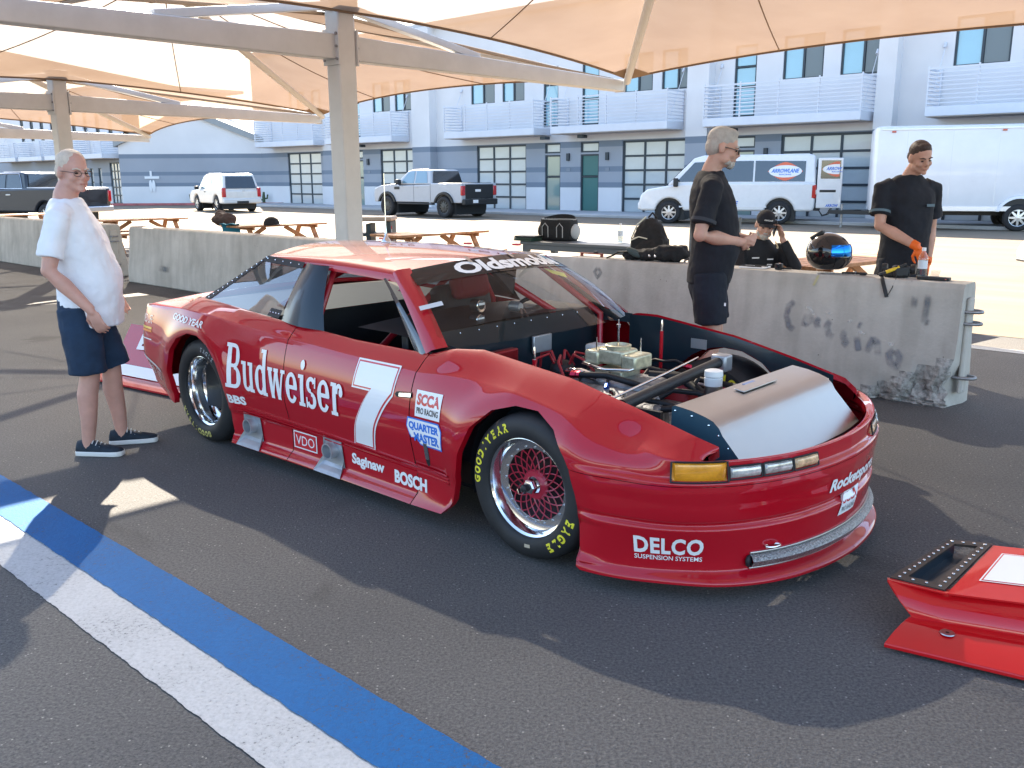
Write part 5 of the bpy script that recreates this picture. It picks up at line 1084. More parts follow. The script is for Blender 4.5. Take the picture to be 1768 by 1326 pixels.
        mb = MB(); mb.grid([[(r * math.cos(a), tyre_y(r), r * math.sin(a)) for r in (0.25, 0.265)] for a in np.linspace(math.radians(-88), math.radians(-81), 4)]); mb.build('tyre_label', pmat('tan_label', (0.45, 0.38, 0.28), 0.6), w)
    else:
        sp.lathe([(0.004, yb + 0.0), (0.05, yb - 0.01), (0.09, yb + 0.02), (0.162, yb + 0.06)], 32, 'Y'); sp.build('wheel_centre', pmat('dull_plum_wheel', (0.34, 0.26, 0.30), 0.35, metal=0.6, coat=0.4), w, smooth=60)
        arc_text('GOOD/YEAR', 0.276, math.radians(-112), 0.040, 0.155, M_TYLF, 'tyre_lettering', tyre_y, w); arc_text('EAGLE', 0.276, math.radians(68), 0.028, 0.12, M_GRY, 'tyre_lettering', tyre_y, w)
    return w
wheel(0.0, -0.905, -1, 0.27, 0.33, True); wheel(0.0, 0.905, 1, 0.27, 0.33, True)
wheel(-2.735, -0.90, -1, 0.33, 0.335, False); wheel(-2.735, 0.90, 1, 0.33, 0.335, False)
# wheel wells
for s in (0.0, -2.735):
    for sd in (-1, 1):
        mb = MB(); P = []
        if s == 0.0 and sd == 1: continue
        for k in range(17):
            a = math.radians(-20 + 220 * k / 16); r = 0.40 if s == 0 else 0.42
            P.append([Vector((s + r * math.cos(a), sd * y, 0.33 + r * math.sin(a) * 0.93)) for y in (0.85, 0.55)])
        mb.grid(P).build('wheel_well', M_BLK, car, smooth=60)
        mb = MB(); mb.box((s, sd * 0.52, 0.42), (0.86, 0.02, 0.5)); mb.build('wheel_well', M_BLK, car)
# ================================================================== PARKED VEHICLES
M_TYR2 = pmat('road_tyre', (0.02, 0.02, 0.022), 0.75); M_RIMS = pmat('silver_rim', (0.55, 0.56, 0.58), 0.3, metal=0.8); M_RIMD = pmat('dark_rim', (0.06, 0.065, 0.07), 0.35, metal=0.6)
M_GLD = pmat('dark_car_glass', (0.012, 0.018, 0.024), 0.05, spec=1.0, coat=1.0); M_GLL = pmat('light_car_glass', (0.13, 0.24, 0.32), 0.05, spec=1.0, coat=1.0)
M_TAIL = pmat('red_tail_lens', (0.45, 0.01, 0.015), 0.15, coat=1.0); M_PLAST = pmat('black_trim', (0.018, 0.02, 0.022), 0.5)
M_TAILC = pmat('white_tail_lens', (0.7, 0.68, 0.66), 0.15, coat=1.0)
_whl = {}
def road_wheel(parent, x, y, R, wd, sd, rim, n=8):
    k = (round(R, 3), round(wd, 3), rim.name, n)
    if k not in _whl:
        t = MB(); t.lathe([(R * 0.62, 0), (R * 0.66, -0.015), (R * 0.9, -0.02), (R * 0.97, 0.0), (R, 0.035), (R, wd - 0.035), (R * 0.95, wd), (R * 0.62, wd)], 32, 'Y'); a = t.build('tyre', M_TYR2, None, smooth=40)
        t = MB(); t.lathe([(R * 0.635, -0.004), (R * 0.60, 0.0), (R * 0.585, 0.05), (R * 0.585, wd)], 32, 'Y'); b = t.build('rim', rim, None, smooth=40)
        t = MB()
        for i in range(n):
            an = 2 * math.pi * i / n; c, s = math.cos(an), math.sin(an); w = R * 0.09
            t.hexa([(R * 0.1 * c + w * s, 0.03, R * 0.1 * s - w * c), (R * 0.1 * c - w * s, 0.03, R * 0.1 * s + w * c), (R * 0.6 * c - w * s, 0.03, R * 0.6 * s + w * c), (R * 0.6 * c + w * s, 0.03, R * 0.6 * s - w * c), (R * 0.1 * c + w * s, 0.0, R * 0.1 * s - w * c), (R * 0.1 * c - w * s, 0.0, R * 0.1 * s + w * c), (R * 0.6 * c - w * 0.7 * s, 0.012, R * 0.6 * s + w * 0.7 * c), (R * 0.6 * c + w * 0.7 * s, 0.012, R * 0.6 * s - w * 0.7 * c)])
        t.lathe([(0.003, -0.012), (R * 0.14, -0.008), (R * 0.17, 0.02)], 16, 'Y'); c_ = t.build('spokes', rim, None, smooth=30)
        t = MB(); t.lathe([(0.003, wd * 0.5), (R * 0.585, wd * 0.5)], 24, 'Y'); d = t.build('brake', M_PLAST, None)
        _whl[k] = (a.data, b.data, c_.data, d.data)
        for q in (a, b, c_, d): bpy.data.objects.remove(q)
    D = _whl[k]; w = bpy.data.objects.new('wheel', D[0]); COL.objects.link(w); w.parent = parent; w.location = (x, y, R); w.rotation_euler = (0, 0, 0 if sd < 0 else math.pi)
    for nm, dd in zip(('rim', 'spokes', 'brake'), D[1:]): q = bpy.data.objects.new(nm, dd); COL.objects.link(q); q.parent = w
def arc_pts(cx, r, zc, z0, n=12):
    a0 = math.asin((z0 - zc) / r) if abs(z0 - zc) < r else 0
    return [(cx + r * math.cos(math.pi - a0 - (math.pi - 2 * a0) * i / n), zc + r * math.sin(math.pi - a0 - (math.pi - 2 * a0) * i / n)) for i in range(n + 1)]
class Vehicle:
    """x forward, y to the vehicle's left; profile runs clockwise from the rear bottom"""
    def __init__(self, name, label, cat, loc, heading, W, paint_m, R, axles, zs, archr, group='vehicles parked by the building'):
        self.o = thing(name, label, cat, loc, heading, group); self.W = W; self.paint = paint_m; self.R = R; self.axles = axles; self.zs = zs; self.archr = archr
    def body(self, top, bev=0.07):   # top: outline from rear bottom over the top to front bottom
        bot = []
        for ax in sorted(self.axles, reverse=True): bot += list(reversed(arc_pts(ax, self.archr, self.R, self.zs)))
        poly = list(top) + bot; m = MB(); w = self.W / 2
        m.prism([Vector((x, -w, z)) for x, z in poly], (0, -w, 0), (0, w, 0)); b = m.build('body', self.paint, self.o, bevel=bev, seg=3); self.b = b
        m = MB()
        for ax in self.axles: m.box((ax, 0, self.R + 0.12), (self.archr * 2.1, self.W - 0.3, self.archr * 1.6))
        q = m.build('wheel_housing', M_PLAST, self.o); q['kind'] = 'stuff'
        return b
    def cabin(self, base, roof, tumble=0.13, bev=0.06, mat=None):   # polygon (x,z): base then roof points; hw tapers with z
        self.cb = min(z for _, z in base + roof); self.ct = max(z for _, z in base + roof); self.tum = tumble
        poly = base + roof; m = MB(); L = [Vector((x, -self.hw(z), z)) for x, z in poly]; Rr = [Vector((x, self.hw(z), z)) for x, z in poly]; n = len(poly)
        m.add(L + Rr, [tuple(reversed(range(n))), tuple(range(n, 2 * n))] + [(i, (i + 1) % n, n + (i + 1) % n, n + i) for i in range(n)])
        return m.build('cabin', mat or self.paint, self.o, bevel=bev, seg=3)
    def hw(self, z): return self.W / 2 - 0.045 - self.tum * max(0, (z - self.cb)) / (self.ct - self.cb)
    def side_window(self, poly, mat, name='side_window', off=0.012):
        for sd in (-1, 1):
            m = MB(); m.quad(*[Vector((x, sd * (self.hw(z) + off), z)) for x, z in poly]); m.build(name, mat, self.o, fix=False)
    def end_window(self, x0, z0, x1, z1, inset0, inset1, mat, name, off=0.015):
        d = Vector((z1 - z0, 0, -(x1 - x0))).normalized(); 
        m = MB(); s = 1 if name == 'windshield' else -1
        o = Vector((s * abs(d.x), 0, abs(d.z) * 1)) * off
        m.quad(*[Vector((x0, -self.hw(z0) + inset0, z0)) + o, Vector((x0, self.hw(z0) - inset0, z0)) + o, Vector((x1, self.hw(z1) - inset1, z1)) + o, Vector((x1, -self.hw(z1) + inset1, z1)) + o]); m.build(name, mat, self.o)
    def wheels(self, wd, rim, n=8, out=0.0):
        for ax in self.axles:
            for sd in (-1, 1): road_wheel(self.o, ax, sd * (self.W / 2 - 0.02 + out), self.R, wd, sd, rim, n)
    def box(self, name, c, s, mat, bev=0.01, rot=None, parent=None):
        m = MB(); m.box(c, s, rot); return m.build(name, mat, parent or self.o, bevel=bev)
    def flare(self, mat, wid=0.05):
        for ax in self.axles:
            for sd in (-1, 1):
                m = MB(); a = arc_pts(ax, self.archr, self.R, self.zs); b = arc_pts(ax, self.archr + 0.09, self.R, self.zs - 0.0); y0, y1 = sd * (self.W / 2 - 0.02), sd * (self.W / 2 + wid)
                m.grid([[Vector((a[i][0], y0, a[i][1])), Vector((a[i][0], y1, a[i][1])), Vector((b[i][0], y1, b[i][1])), Vector((b[i][0] * 1.0, y0, b[i][1] + 0.02))] for i in range(len(a))]); m.build('fender_flare', mat, self.o, smooth=50)
def car_paint(name, col): return pmat(name, col, 0.35, coat=1.0, spec=0.4, var=0.03)
M_VWHT = car_paint('white_car_paint', (0.74, 0.75, 0.76)); M_VSIL = car_paint('pale_silver_paint', (0.40, 0.43, 0.47)); M_VBLK = car_paint('dark_truck_paint', (0.012, 0.016, 0.024)); M_VCRM = car_paint('silver_white_paint', (0.66, 0.66, 0.64))
# ---- silver pickup
v = Vehicle('pickup_truck', 'pale silver crew cab pickup with black tailgate and wide black fender flares', 'pickup', (-4.15 + 0.70, 39.6 + 0.72, 0), math.radians(137), 2.05, M_VSIL, 0.44, (-1.85, 1.85), 0.62, 0.53)
v.body([(-2.85, 0.62), (-2.9, 0.75), (-2.9, 1.42), (-0.98, 1.42), (-0.95, 1.36), (1.05, 1.32), (1.25, 1.40), (2.3, 1.32), (2.72, 1.2), (2.80, 0.95), (2.75, 0.62)])
v.cabin([(-1.0, 1.36), (1.35, 1.36)], [(0.62, 1.94), (0.3, 2.0), (-0.62, 2.0), (-0.85, 1.95)], 0.17)
v.side_window([(0.98, 1.42), (0.55, 1.88), (0.12, 1.92), (0.12, 1.42)], M_GLL); v.side_window([(0.02, 1.42), (0.02, 1.92), (-0.62, 1.91), (-0.78, 1.42)], M_GLL)
v.end_window(-0.985, 1.44, -0.89, 1.92, 0.10, 0.10, M_GLD, 'rear_window'); v.end_window(1.27, 1.43, 0.70, 1.91, 0.08, 0.1, M_GLD, 'windshield')
v.flare(M_PLAST, 0.07); v.wheels(0.30, M_RIMD, 12, 0.06)
v.box('tailgate', (-2.915, 0, 1.08), (0.03, 1.62, 0.58), M_PLAST, 0.01); v.box('rear_bumper', (-2.95, 0, 0.66), (0.18, 1.95, 0.24), M_PLAST, 0.03); v.box('badge', (-2.935, 0.1, 1.12), (0.012, 0.32, 0.10), M_DECW, 0.02); v.box('licence_plate', (-3.045, 0.35, 0.68), (0.008, 0.30, 0.13), M_DECW, 0.002)
for sd in (-1, 1): v.box('tail_lamp', (-2.88, sd * 0.93, 1.12), (0.10, 0.21, 0.40), M_TAIL, 0.03); v.box('side_mirror', (0.95, sd * 1.13, 1.47), (0.16, 0.24, 0.22), M_PLAST, 0.04); v.box('running_board', (0, sd * 0.98, 0.56), (2.3, 0.16, 0.07), M_PLAST, 0.02); v.box('fender_vent', (1.18, sd * 1.03, 1.22), (0.35, 0.03, 0.12), M_PLAST, 0.02); v.box('door_handle', (-0.15, sd * 1.03, 1.25), (0.18, 0.03, 0.04), M_VSIL, 0.01); v.box('door_seam', (0.07, sd * 1.0265, 1.0), (0.012, 0.006, 0.72), M_PLAST, 0); v.box('bed_seam', (-1.0, sd * 1.0265, 1.05), (0.014, 0.006, 0.72), M_PLAST, 0)
v.box('bed_floor', (-1.9, 0, 1.425), (1.75, 1.7, 0.02), M_PLAST, 0)
# ---- white sport utility vehicle
v = Vehicle('sport_utility_vehicle', 'white sport utility vehicle parked at the red kerb by the gabled building', 'suv', (-15.0, 48.0, 0), math.radians(127), 1.98, M_VCRM, 0.40, (-1.48, 1.47), 0.42, 0.47)
v.body([(-2.45, 0.42), (-2.52, 0.55), (-2.5, 1.10), (-1.0, 1.14), (1.15, 1.14), (2.2, 1.06), (2.5, 0.9), (2.56, 0.6), (2.5, 0.42)])
v.cabin([(-2.48, 1.08), (1.30, 1.08)], [(0.55, 1.82), (0.2, 1.90), (-1.9, 1.90), (-2.2, 1.84)], 0.16)
v.side_window([(1.0, 1.16), (0.50, 1.74), (0.28, 1.76), (0.28, 1.16)], M_GLL); v.side_window([(0.18, 1.16), (0.18, 1.76), (-0.72, 1.76), (-0.72, 1.16)], M_GLL); v.side_window([(-0.84, 1.16), (-0.84, 1.76), (-1.95, 1.74), (-2.05, 1.16)], M_GLD)
v.end_window(-2.46, 1.17, -2.24, 1.76, 0.14, 0.12, M_GLD, 'rear_window'); v.end_window(1.2, 1.17, 0.62, 1.77, 0.1, 0.1, M_GLD, 'windshield')
v.wheels(0.26, M_RIMS, 6)
v.box('rear_bumper', (-2.53, 0, 0.56), (0.16, 1.96, 0.24), M_VCRM, 0.05); v.box('hitch_panel', (-2.60, 0, 0.50), (0.05, 0.6, 0.12), M_PLAST, 0.01); v.box('licence_recess', (-2.515, 0, 0.90), (0.012, 0.5, 0.22), M_VCRM, 0.01); v.box('rear_badge', (-2.515, -0.1, 1.06), (0.015, 0.14, 0.05), M_RIMS, 0.01)
for sd in (-1, 1): v.box('tail_lamp', (-2.47, sd * 0.90, 0.98), (0.12, 0.20, 0.46), M_TAIL, 0.03); v.box('side_mirror', (0.95, sd * 1.10, 1.20), (0.14, 0.22, 0.18), M_PLAST, 0.04); v.box('door_handle', (0.05, sd * 0.99, 1.0), (0.2, 0.03, 0.05), M_PLAST, 0.01); v.box('roof_rail', (-0.9, sd * 0.70, 1.925), (1.9, 0.04, 0.04), M_RIMS, 0.01)
# ---- white passenger van
hv = math.radians(161.5)
vc = Vector((7.39 + 0.33, 32.1 + 0.95, 0))
v = Vehicle('passenger_van', 'white passenger van with oval window decals and one rear door open', 'van', vc, hv, 2.03, M_VWHT, 0.40, (-1.93, 1.86), 0.46, 0.50)
v.body([(-3.02, 0.46), (-3.08, 0.6), (-3.08, 1.42), (-2.2, 1.44), (1.2, 1.42), (1.75, 1.36), (2.65, 1.20), (2.88, 1.02), (2.95, 0.75), (2.9, 0.46)])
v.cabin([(-3.08, 1.38), (1.95, 1.34)], [(1.05, 2.26), (0.7, 2.36), (-2.8, 2.38), (-3.02, 2.32)], 0.16)
v.side_window([(1.62, 1.46), (1.02, 2.12), (0.62, 2.14), (0.62, 1.46)], M_GLD); v.side_window([(0.42, 1.46), (0.42, 2.16), (-1.0, 2.16), (-1.0, 1.46)], M_GLD); v.side_window([(-1.06, 1.46), (-1.06, 2.16), (-2.72, 2.14), (-2.72, 1.46)], M_GLD)
v.end_window(1.88, 1.42, 1.12, 2.2, 0.1, 0.1, M_GLD, 'windshield')
# both sides carry an oval window decal
def oval_decal(o, fx, w, h, name='window_decal', part=(0, 1)):
    for k, (mt, sc, off) in enumerate(((pmat('orange_red_vinyl', (0.75, 0.16, 0.08), 0.5), (1.0, 1.0), 0.0), (M_DECW, (0.95, 0.66), 0.003))):
        mb = MB(); n = 28; P = []
        for i in range(n + 1):
            u = part[0] + (part[1] - part[0]) * i / n; x = -w / 2 + w * u; hh = (h / 2 * (1 - abs(2 * u - 1) ** 1.6) if k == 0 else h / 2 * math.sqrt(max(0, 1 - ((2 * u - 1) * 0.999) ** 2)) * sc[1]); hh = max(hh, 0.004)
            P.append([fx(x * sc[0], -hh, off), fx(x * sc[0], 0, off), fx(x * sc[0], hh, off)])
        mb.grid(P).build(name, mt, o)
    mb = MB(); s = 'ARROWLANE' if part[1] == 1 else 'ARROW'
    text_fit(mb, s, lambda x, y: fx(x + (0 if part[1] == 1 else -w * 0.10), y + 0.02, 0.006), w * (0.80 if part[1] == 1 else 0.52), h * 0.22, shear=0.3, offset=0.04); mb.build('decal_text', M_DECB, o)
    mb = MB(); text_fit(mb, 'RACING', lambda x, y: fx(x, y - h * 0.17, 0.006), w * 0.34, h * 0.08, offset=0.03); mb.build('decal_text', M_DECB, o)
for sd in (1,):
    oval_decal(v.o, lambda x, y, o: Vector((-2.06 - x, sd * (v.hw(1.80 + y) + 0.018 + o), 1.80 + y)), 1.15, 0.62)
mb = MB(); text_fit(mb, 'ARROWLANE', lambda x, y: Vector((0.2 - x, 1.023, 0.72 + y)), 1.5, 0.16, shear=0.3, offset=0.04); mb.build('side_text', M_DECB, v.o)
v.wheels(0.25, M_RIMS, 8)
v.box('rear_step', (-3.15, 0, 0.55), (0.22, 1.9, 0.14), M_PLAST, 0.03); v.box('front_bumper', (2.92, 0, 0.62), (0.14, 1.96, 0.26), M_VWHT, 0.05); v.box('cargo_opening', (-3.09, 0.0, 1.42), (0.03, 1.55, 1.55), M_PLAST, 0.02)
for sd in (-1, 1): v.box('tail_lamp', (-3.03, sd * 0.955, 1.12), (0.16, 0.13, 0.46), M_TAIL, 0.03); v.box('tail_lamp_lens', (-3.10, sd * 0.965, 1.10), (0.05, 0.105, 0.16), M_TAILC, 0.02); v.box('side_mirror', (1.62, sd * 1.14, 1.44), (0.16, 0.24, 0.30), M_PLAST, 0.04); v.box('door_seam', (0.55, sd * 1.0165, 1.0), (0.012, 0.006, 0.86), M_PLAST, 0); v.box('side_rub', (0, sd * 1.018, 0.60), (3.0, 0.012, 0.05), M_VWHT, 0.004)
# open rear door, hinged at the left rear corner and swung out
dr = bpy.data.objects.new('rear_door', None); 
m = MB(); m.box((-0.41, 0, 1.40), (0.80, 0.06, 1.66)); rd = m.build('rear_door', M_VWHT, v.o, bevel=0.03, seg=3); rd.location = (-3.11, 0.99, 0); rd.rotation_euler = (0, 0, math.radians(4))
m = MB(); m.box((-0.42, 0.035, 1.85), (0.62, 0.012, 0.60)); m.build('door_window', M_GLD, rd, bevel=0.005)
m = MB(); m.box((-0.36, 0.036, 1.14), (0.52, 0.012, 0.08)); m.build('door_handle_strip', M_PLAST, rd, bevel=0.005)
m = MB(); m.box((-0.36, 0.034, 0.96), (0.36, 0.010, 0.17)); m.build('licence_plate', pmat('plate_white', (0.7, 0.72, 0.74), 0.5), rd, bevel=0.003)
oval_decal(rd, lambda x, y, o: Vector((-0.62 - x, 0.043 + o, 1.86 + y)), 0.98, 0.50, part=(0, 0.58))
mb = MB(); text_fit(mb, 'ARROW', lambda x, y: Vector((-0.52 - x, 0.034, 0.66 + y)), 0.42, 0.10, shear=0.3, offset=0.04); mb.build('door_text', M_DECB, rd)
m = MB(); m.box((-0.30, 0.0, 1.42), (0.62, 0.10, 1.50)); sh = m.build('rear_door', M_PLAST, v.o, bevel=0.05); sh.location = (-3.12, -0.97, 0); sh.rotation_euler = (0, 0, math.radians(-8))
m = MB(); m.box((-0.3, 0.06, 1.0), (0.25, 0.08, 0.3)); m.build('door_storage', pmat('grey_plastic', (0.35, 0.38, 0.4), 0.6), sh, bevel=0.03)
m = MB(); m.tube([(-3.2, 0.1, 0.5), (-3.35, 0.15, 0.3), (-3.5, 0.05, 0.34), (-3.62, 0.1, 0.55)], 0.018, 8); m.tube([(-3.2, -0.1, 0.5), (-3.35, -0.12, 0.26), (-3.55, -0.1, 0.32), (-3.66, 0.0, 0.55)], 0.014, 8); m.build('tow_cable', M_PLAST, v.o, smooth=60)
# ---- white enclosed trailer
tr = thing('enclosed_trailer', 'long white box trailer with rounded front corner behind the van', 'trailer', (15.0 + 0.36, 26.94 + 1.1, 0), math.radians(161.5), 'vehicles parked by the building')
M_TRL = pmat('trailer_skin', (0.72, 0.74, 0.78), 0.35, coat=0.3, var=0.03, vscale=2)
m = MB(); R = []
pl = [(4.0, 1.05), (4.08, 0.98), (4.12, 0.85), (4.12, -0.85), (4.08, -0.98), (4.0, -1.05), (-5.2, -1.05), (-5.2, 1.05)]
for z, k in ((0.58, 0.0), (0.60, 0.01), (2.95, 0.01), (3.05, -0.02), (3.10, -0.10)): R.append([Vector((x + (k if x > 0 else -k), y + (k if y > 0 else -k), z)) for x, y in pl])
m.rings(R); m.build('box_body', M_TRL, tr, smooth=35)
for z, h in ((0.66, 0.14), (3.0, 0.05)):
    m = MB(); m.box((-0.6, 1.075, z), (9.1, 0.02, h)); m.build('side_rail', pmat('trailer_trim', (0.62, 0.65, 0.7), 0.3, metal=0.5), tr, bevel=0.004)
for i in range(6):
    m = MB(); m.box((3.2 - i * 1.25, 1.0625, 1.83), (0.012, 0.008, 2.2)); m.build('panel_seam', MATS['trailer_trim'], tr)
for x in (3.6, 0.6, -2.6):
    m = MB(); m.box((x, 1.09, 2.93), (0.12, 0.03, 0.05)); m.build('marker_lamp', M_TAIL, tr, bevel=0.008)
m = MB(); a = arc_pts(0, 0.56, 0.40, 0.58, 14); b = arc_pts(0, 0.64, 0.40, 0.58, 14)
m.grid([[Vector((a[i][0], 1.065, a[i][1])), Vector((a[i][0], 1.13, a[i][1])), Vector((b[i][0], 1.12, b[i][1])), Vector((b[i][0], 1.065, b[i][1] + 0.01))] for i in range(15)]); m.build('wheel_fender', M_TRL, tr, smooth=50)
m = MB(); m.quad(*[Vector((x, 1.068, z)) for x, z in a]); m.build('wheel_recess', M_PLAST, tr)
for x in (0.0, -1.0): road_wheel(tr, x, 1.10, 0.40, 0.26, 1, M_RIMS, 8)
for x in (0.0, -1.0): road_wheel(tr, x, -1.05, 0.40, 0.26, -1, M_RIMS, 8)
m = MB(); m.box((0, 0, 0.5), (8.6, 0.9, 0.12)); m.build('chassis', M_PLAST, tr)
m = MB(); m.beam((4.0, 0.7, 0.5), (5.3, 0, 0.5), 0.1, 0.12); m.beam((4.0, -0.7, 0.5), (5.3, 0, 0.5), 0.1, 0.12); m.build('tongue', M_PLAST, tr)
m = MB(); m.cyl((4.9, 0, 0.0), (4.9, 0, 0.75), 0.04); m.build('jack', M_STEEL, tr, smooth=50)
# ---- dark pickup at the far left
v = Vehicle('pickup_truck', 'dark blue black pickup truck behind the man in the white shirt', 'pickup', (-17.9, 34.2, 0), math.radians(157), 2.02, M_VBLK, 0.40, (-1.85, 1.85), 0.5, 0.49)
v.body([(-2.85, 0.5), (-2.92, 0.65), (-2.92, 1.36), (-0.95, 1.36), (1.1, 1.30), (1.3, 1.34), (2.5, 1.24), (2.8, 1.05), (2.85, 0.7), (2.8, 0.5)])
v.cabin([(-1.0, 1.28), (1.45, 1.28)], [(0.65, 1.86), (0.3, 1.93), (-0.55, 1.93), (-0.85, 1.88)], 0.16)
v.side_window([(1.0, 1.36), (0.52, 1.80), (0.1, 1.84), (0.1, 1.36)], M_GLD); v.side_window([(0.0, 1.36), (0.0, 1.84), (-0.55, 1.83), (-0.78, 1.36)], M_GLD)
v.end_window(-0.985, 1.36, -0.88, 1.84, 0.10, 0.10, M_GLD, 'rear_window'); v.end_window(1.36, 1.36, 0.74, 1.84, 0.08, 0.1, M_GLD, 'windshield')
v.wheels(0.28, M_RIMS, 6)
v.box('tailgate', (-2.93, 0, 1.02), (0.03, 1.6, 0.56), M_VBLK, 0.01); v.box('rear_bumper', (-2.97, 0, 0.6), (0.2, 1.95, 0.2), M_RIMS, 0.04)
for sd in (-1, 1):
    v.box('tail_lamp', (-2.88, sd * 0.945, 1.06), (0.12, 0.16, 0.42), M_TAIL, 0.03); v.box('door_handle', (-0.1, sd * 1.02, 1.12), (0.22, 0.03, 0.05), M_RIMS, 0.01); v.box('door_handle', (0.95, sd * 1.02, 1.14), (0.22, 0.03, 0.05), M_RIMS, 0.01)
    m = MB(); m.tube([(1.05, sd * (v.hw(1.34) + 0.02), 1.34), (-0.80, sd * (v.hw(1.34) + 0.02), 1.34), (-0.66, sd * (v.hw(1.7) + 0.02), 1.7), (-0.58, sd * (v.hw(1.85) + 0.02), 1.86), (0.5, sd * (v.hw(1.86) + 0.02), 1.87)], 0.014, 6); m.build('window_trim', M_CHR, v.o, smooth=60)
v.box('bed_rail', (-1.9, 0, 1.372), (1.8, 1.9, 0.03), M_VWHT, 0.01)
# ---- low white car whose nose just enters at the right
v = Vehicle('parked_car', 'low white car at the edge of the sunny lot', 'car', (10.5, 14.2, 0), math.radians(178), 1.8, M_VWHT, 0.31, (-1.3, 1.3), 0.25, 0.37)
v.body([(-2.1, 0.25), (-2.15, 0.5), (-2.1, 0.88), (-0.9, 0.9), (0.9, 0.86), (1.7, 0.72), (2.0, 0.58), (2.1, 0.4), (2.05, 0.25)], 0.1)
v.cabin([(-1.6, 0.86), (0.95, 0.86)], [(0.15, 1.28), (-0.8, 1.28)], 0.2); v.side_window([(0.7, 0.9), (0.1, 1.24), (-0.75, 1.24), (-1.35, 0.9)], M_GLD); v.end_window(0.9, 0.9, 0.2, 1.25, 0.1, 0.1, M_GLD, 'windshield'); v.wheels(0.2, M_RIMS, 6); v.box('front_lip', (2.02, 0, 0.27), (0.12, 1.7, 0.05), M_PLAST, 0.02)
for sd in (-1, 1): v.box('head_lamp', (1.93, sd * 0.66, 0.60), (0.16, 0.3, 0.10), M_CLR, 0.03)
# ================================================================== PEOPLE
_clouds = bpy.data.textures.new('fold_noise', 'CLOUDS'); _clouds.noise_scale = 0.13; _clouds.noise_depth = 2
_clouds2 = bpy.data.textures.new('fine_fold_noise', 'CLOUDS'); _clouds2.noise_scale = 0.05; _clouds2.noise_depth = 2
def blob(mb, name, mat, parent, voxel=0.01, it=4, folds=0.0, tex=None, fac=0.5):
    me = bpy.data.meshes.new('tmp'); me.from_pydata([tuple(p) for p in mb.v], [], mb.f); me.update()
    bm = bmesh.new(); bm.from_mesh(me); bmesh.ops.recalc_face_normals(bm, faces=bm.faces); bm.to_mesh(me); bm.free()
    o = bpy.data.objects.new('tmp', me); COL.objects.link(o)
    r = o.modifiers.new('r', 'REMESH'); r.mode = 'VOXEL'; r.voxel_size = voxel; r.adaptivity = 0.0
    s = o.modifiers.new('s', 'SMOOTH'); s.iterations = it; s.factor = fac
    if folds:
        d = o.modifiers.new('d', 'DISPLACE'); d.texture = tex or _clouds; d.strength = folds; d.mid_level = 0.5; d.texture_coords = 'LOCAL'
        s2 = o.modifiers.new('s2', 'SMOOTH'); s2.iterations = 2
    dg = bpy.context.evaluated_depsgraph_get(); nm = bpy.data.meshes.new_from_object(o.evaluated_get(dg)); nm.name = name
    bpy.data.objects.remove(o); bpy.data.meshes.remove(me)
    nm.materials.clear(); nm.materials.append(mat); nm.polygons.foreach_set('use_smooth', [True] * len(nm.polygons))
    q = bpy.data.objects.new(name, nm); COL.objects.link(q); q.parent = parent
    return q
def skin(name, col): 
    m = pmat(name, col, 0.48, var=0.10, vscale=9, bump=0.06, bscale=120)
    b = m.node_tree.nodes['Principled BSDF']; b.inputs['Subsurface Weight'].default_value = 0.12; b.inputs['Subsurface Radius'].default_value = (0.02, 0.008, 0.004); b.inputs['Subsurface Scale'].default_value = 0.4
    return m
M_SK1 = skin('skin_ruddy', (0.53, 0.29, 0.225)); M_SK2 = skin('skin_warm', (0.52, 0.30, 0.225)); M_SK3 = skin('skin_tan', (0.50, 0.275, 0.20))
M_HGREY = pmat('grey_hair', (0.40, 0.37, 0.33), 0.65, var=0.12, vscale=40, bump=0.35, bscale=170); M_HPALE = pmat('pale_thin_hair', (0.55, 0.46, 0.37), 0.65, var=0.10, vscale=40, bump=0.35, bscale=170); M_HBRN = pmat('dark_brown_hair', (0.045, 0.026, 0.02), 0.55, var=0.3, vscale=60, bump=0.5, bscale=140)
M_TEEW = pmat('white_cotton', (0.78, 0.80, 0.84), 0.9, var=0.04, vscale=8, bump=0.75, bscale=11, sheen=0.2); M_TEEB = pmat('black_cotton', (0.008, 0.010, 0.016), 0.85, var=0.3, vscale=8, bump=0.7, bscale=12)
M_SHRT = pmat('navy_shorts_cloth', (0.010, 0.028, 0.060), 0.85, var=0.25, vscale=7, bump=0.7, bscale=13); M_SHB = pmat('dark_shorts_cloth', (0.007, 0.011, 0.020), 0.85, var=0.3, vscale=7, bump=0.7, bscale=13)
M_EYE = pmat('eye_dark', (0.02, 0.015, 0.012), 0.2); M_GLASSF = pmat('spectacle_frame', (0.05, 0.035, 0.03), 0.35); M_SHOE = pmat('navy_knit_shoe', (0.012, 0.022, 0.035), 0.8, var=0.3, vscale=30, bump=0.3, bscale=150); M_SOLE = pmat('white_sole', (0.66, 0.66, 0.64), 0.6)
M_GLV = pmat('orange_glove', (0.80, 0.13, 0.01), 0.5, bump=0.1, bscale=80); M_LIP = pmat('lip', (0.36, 0.12, 0.10), 0.5)
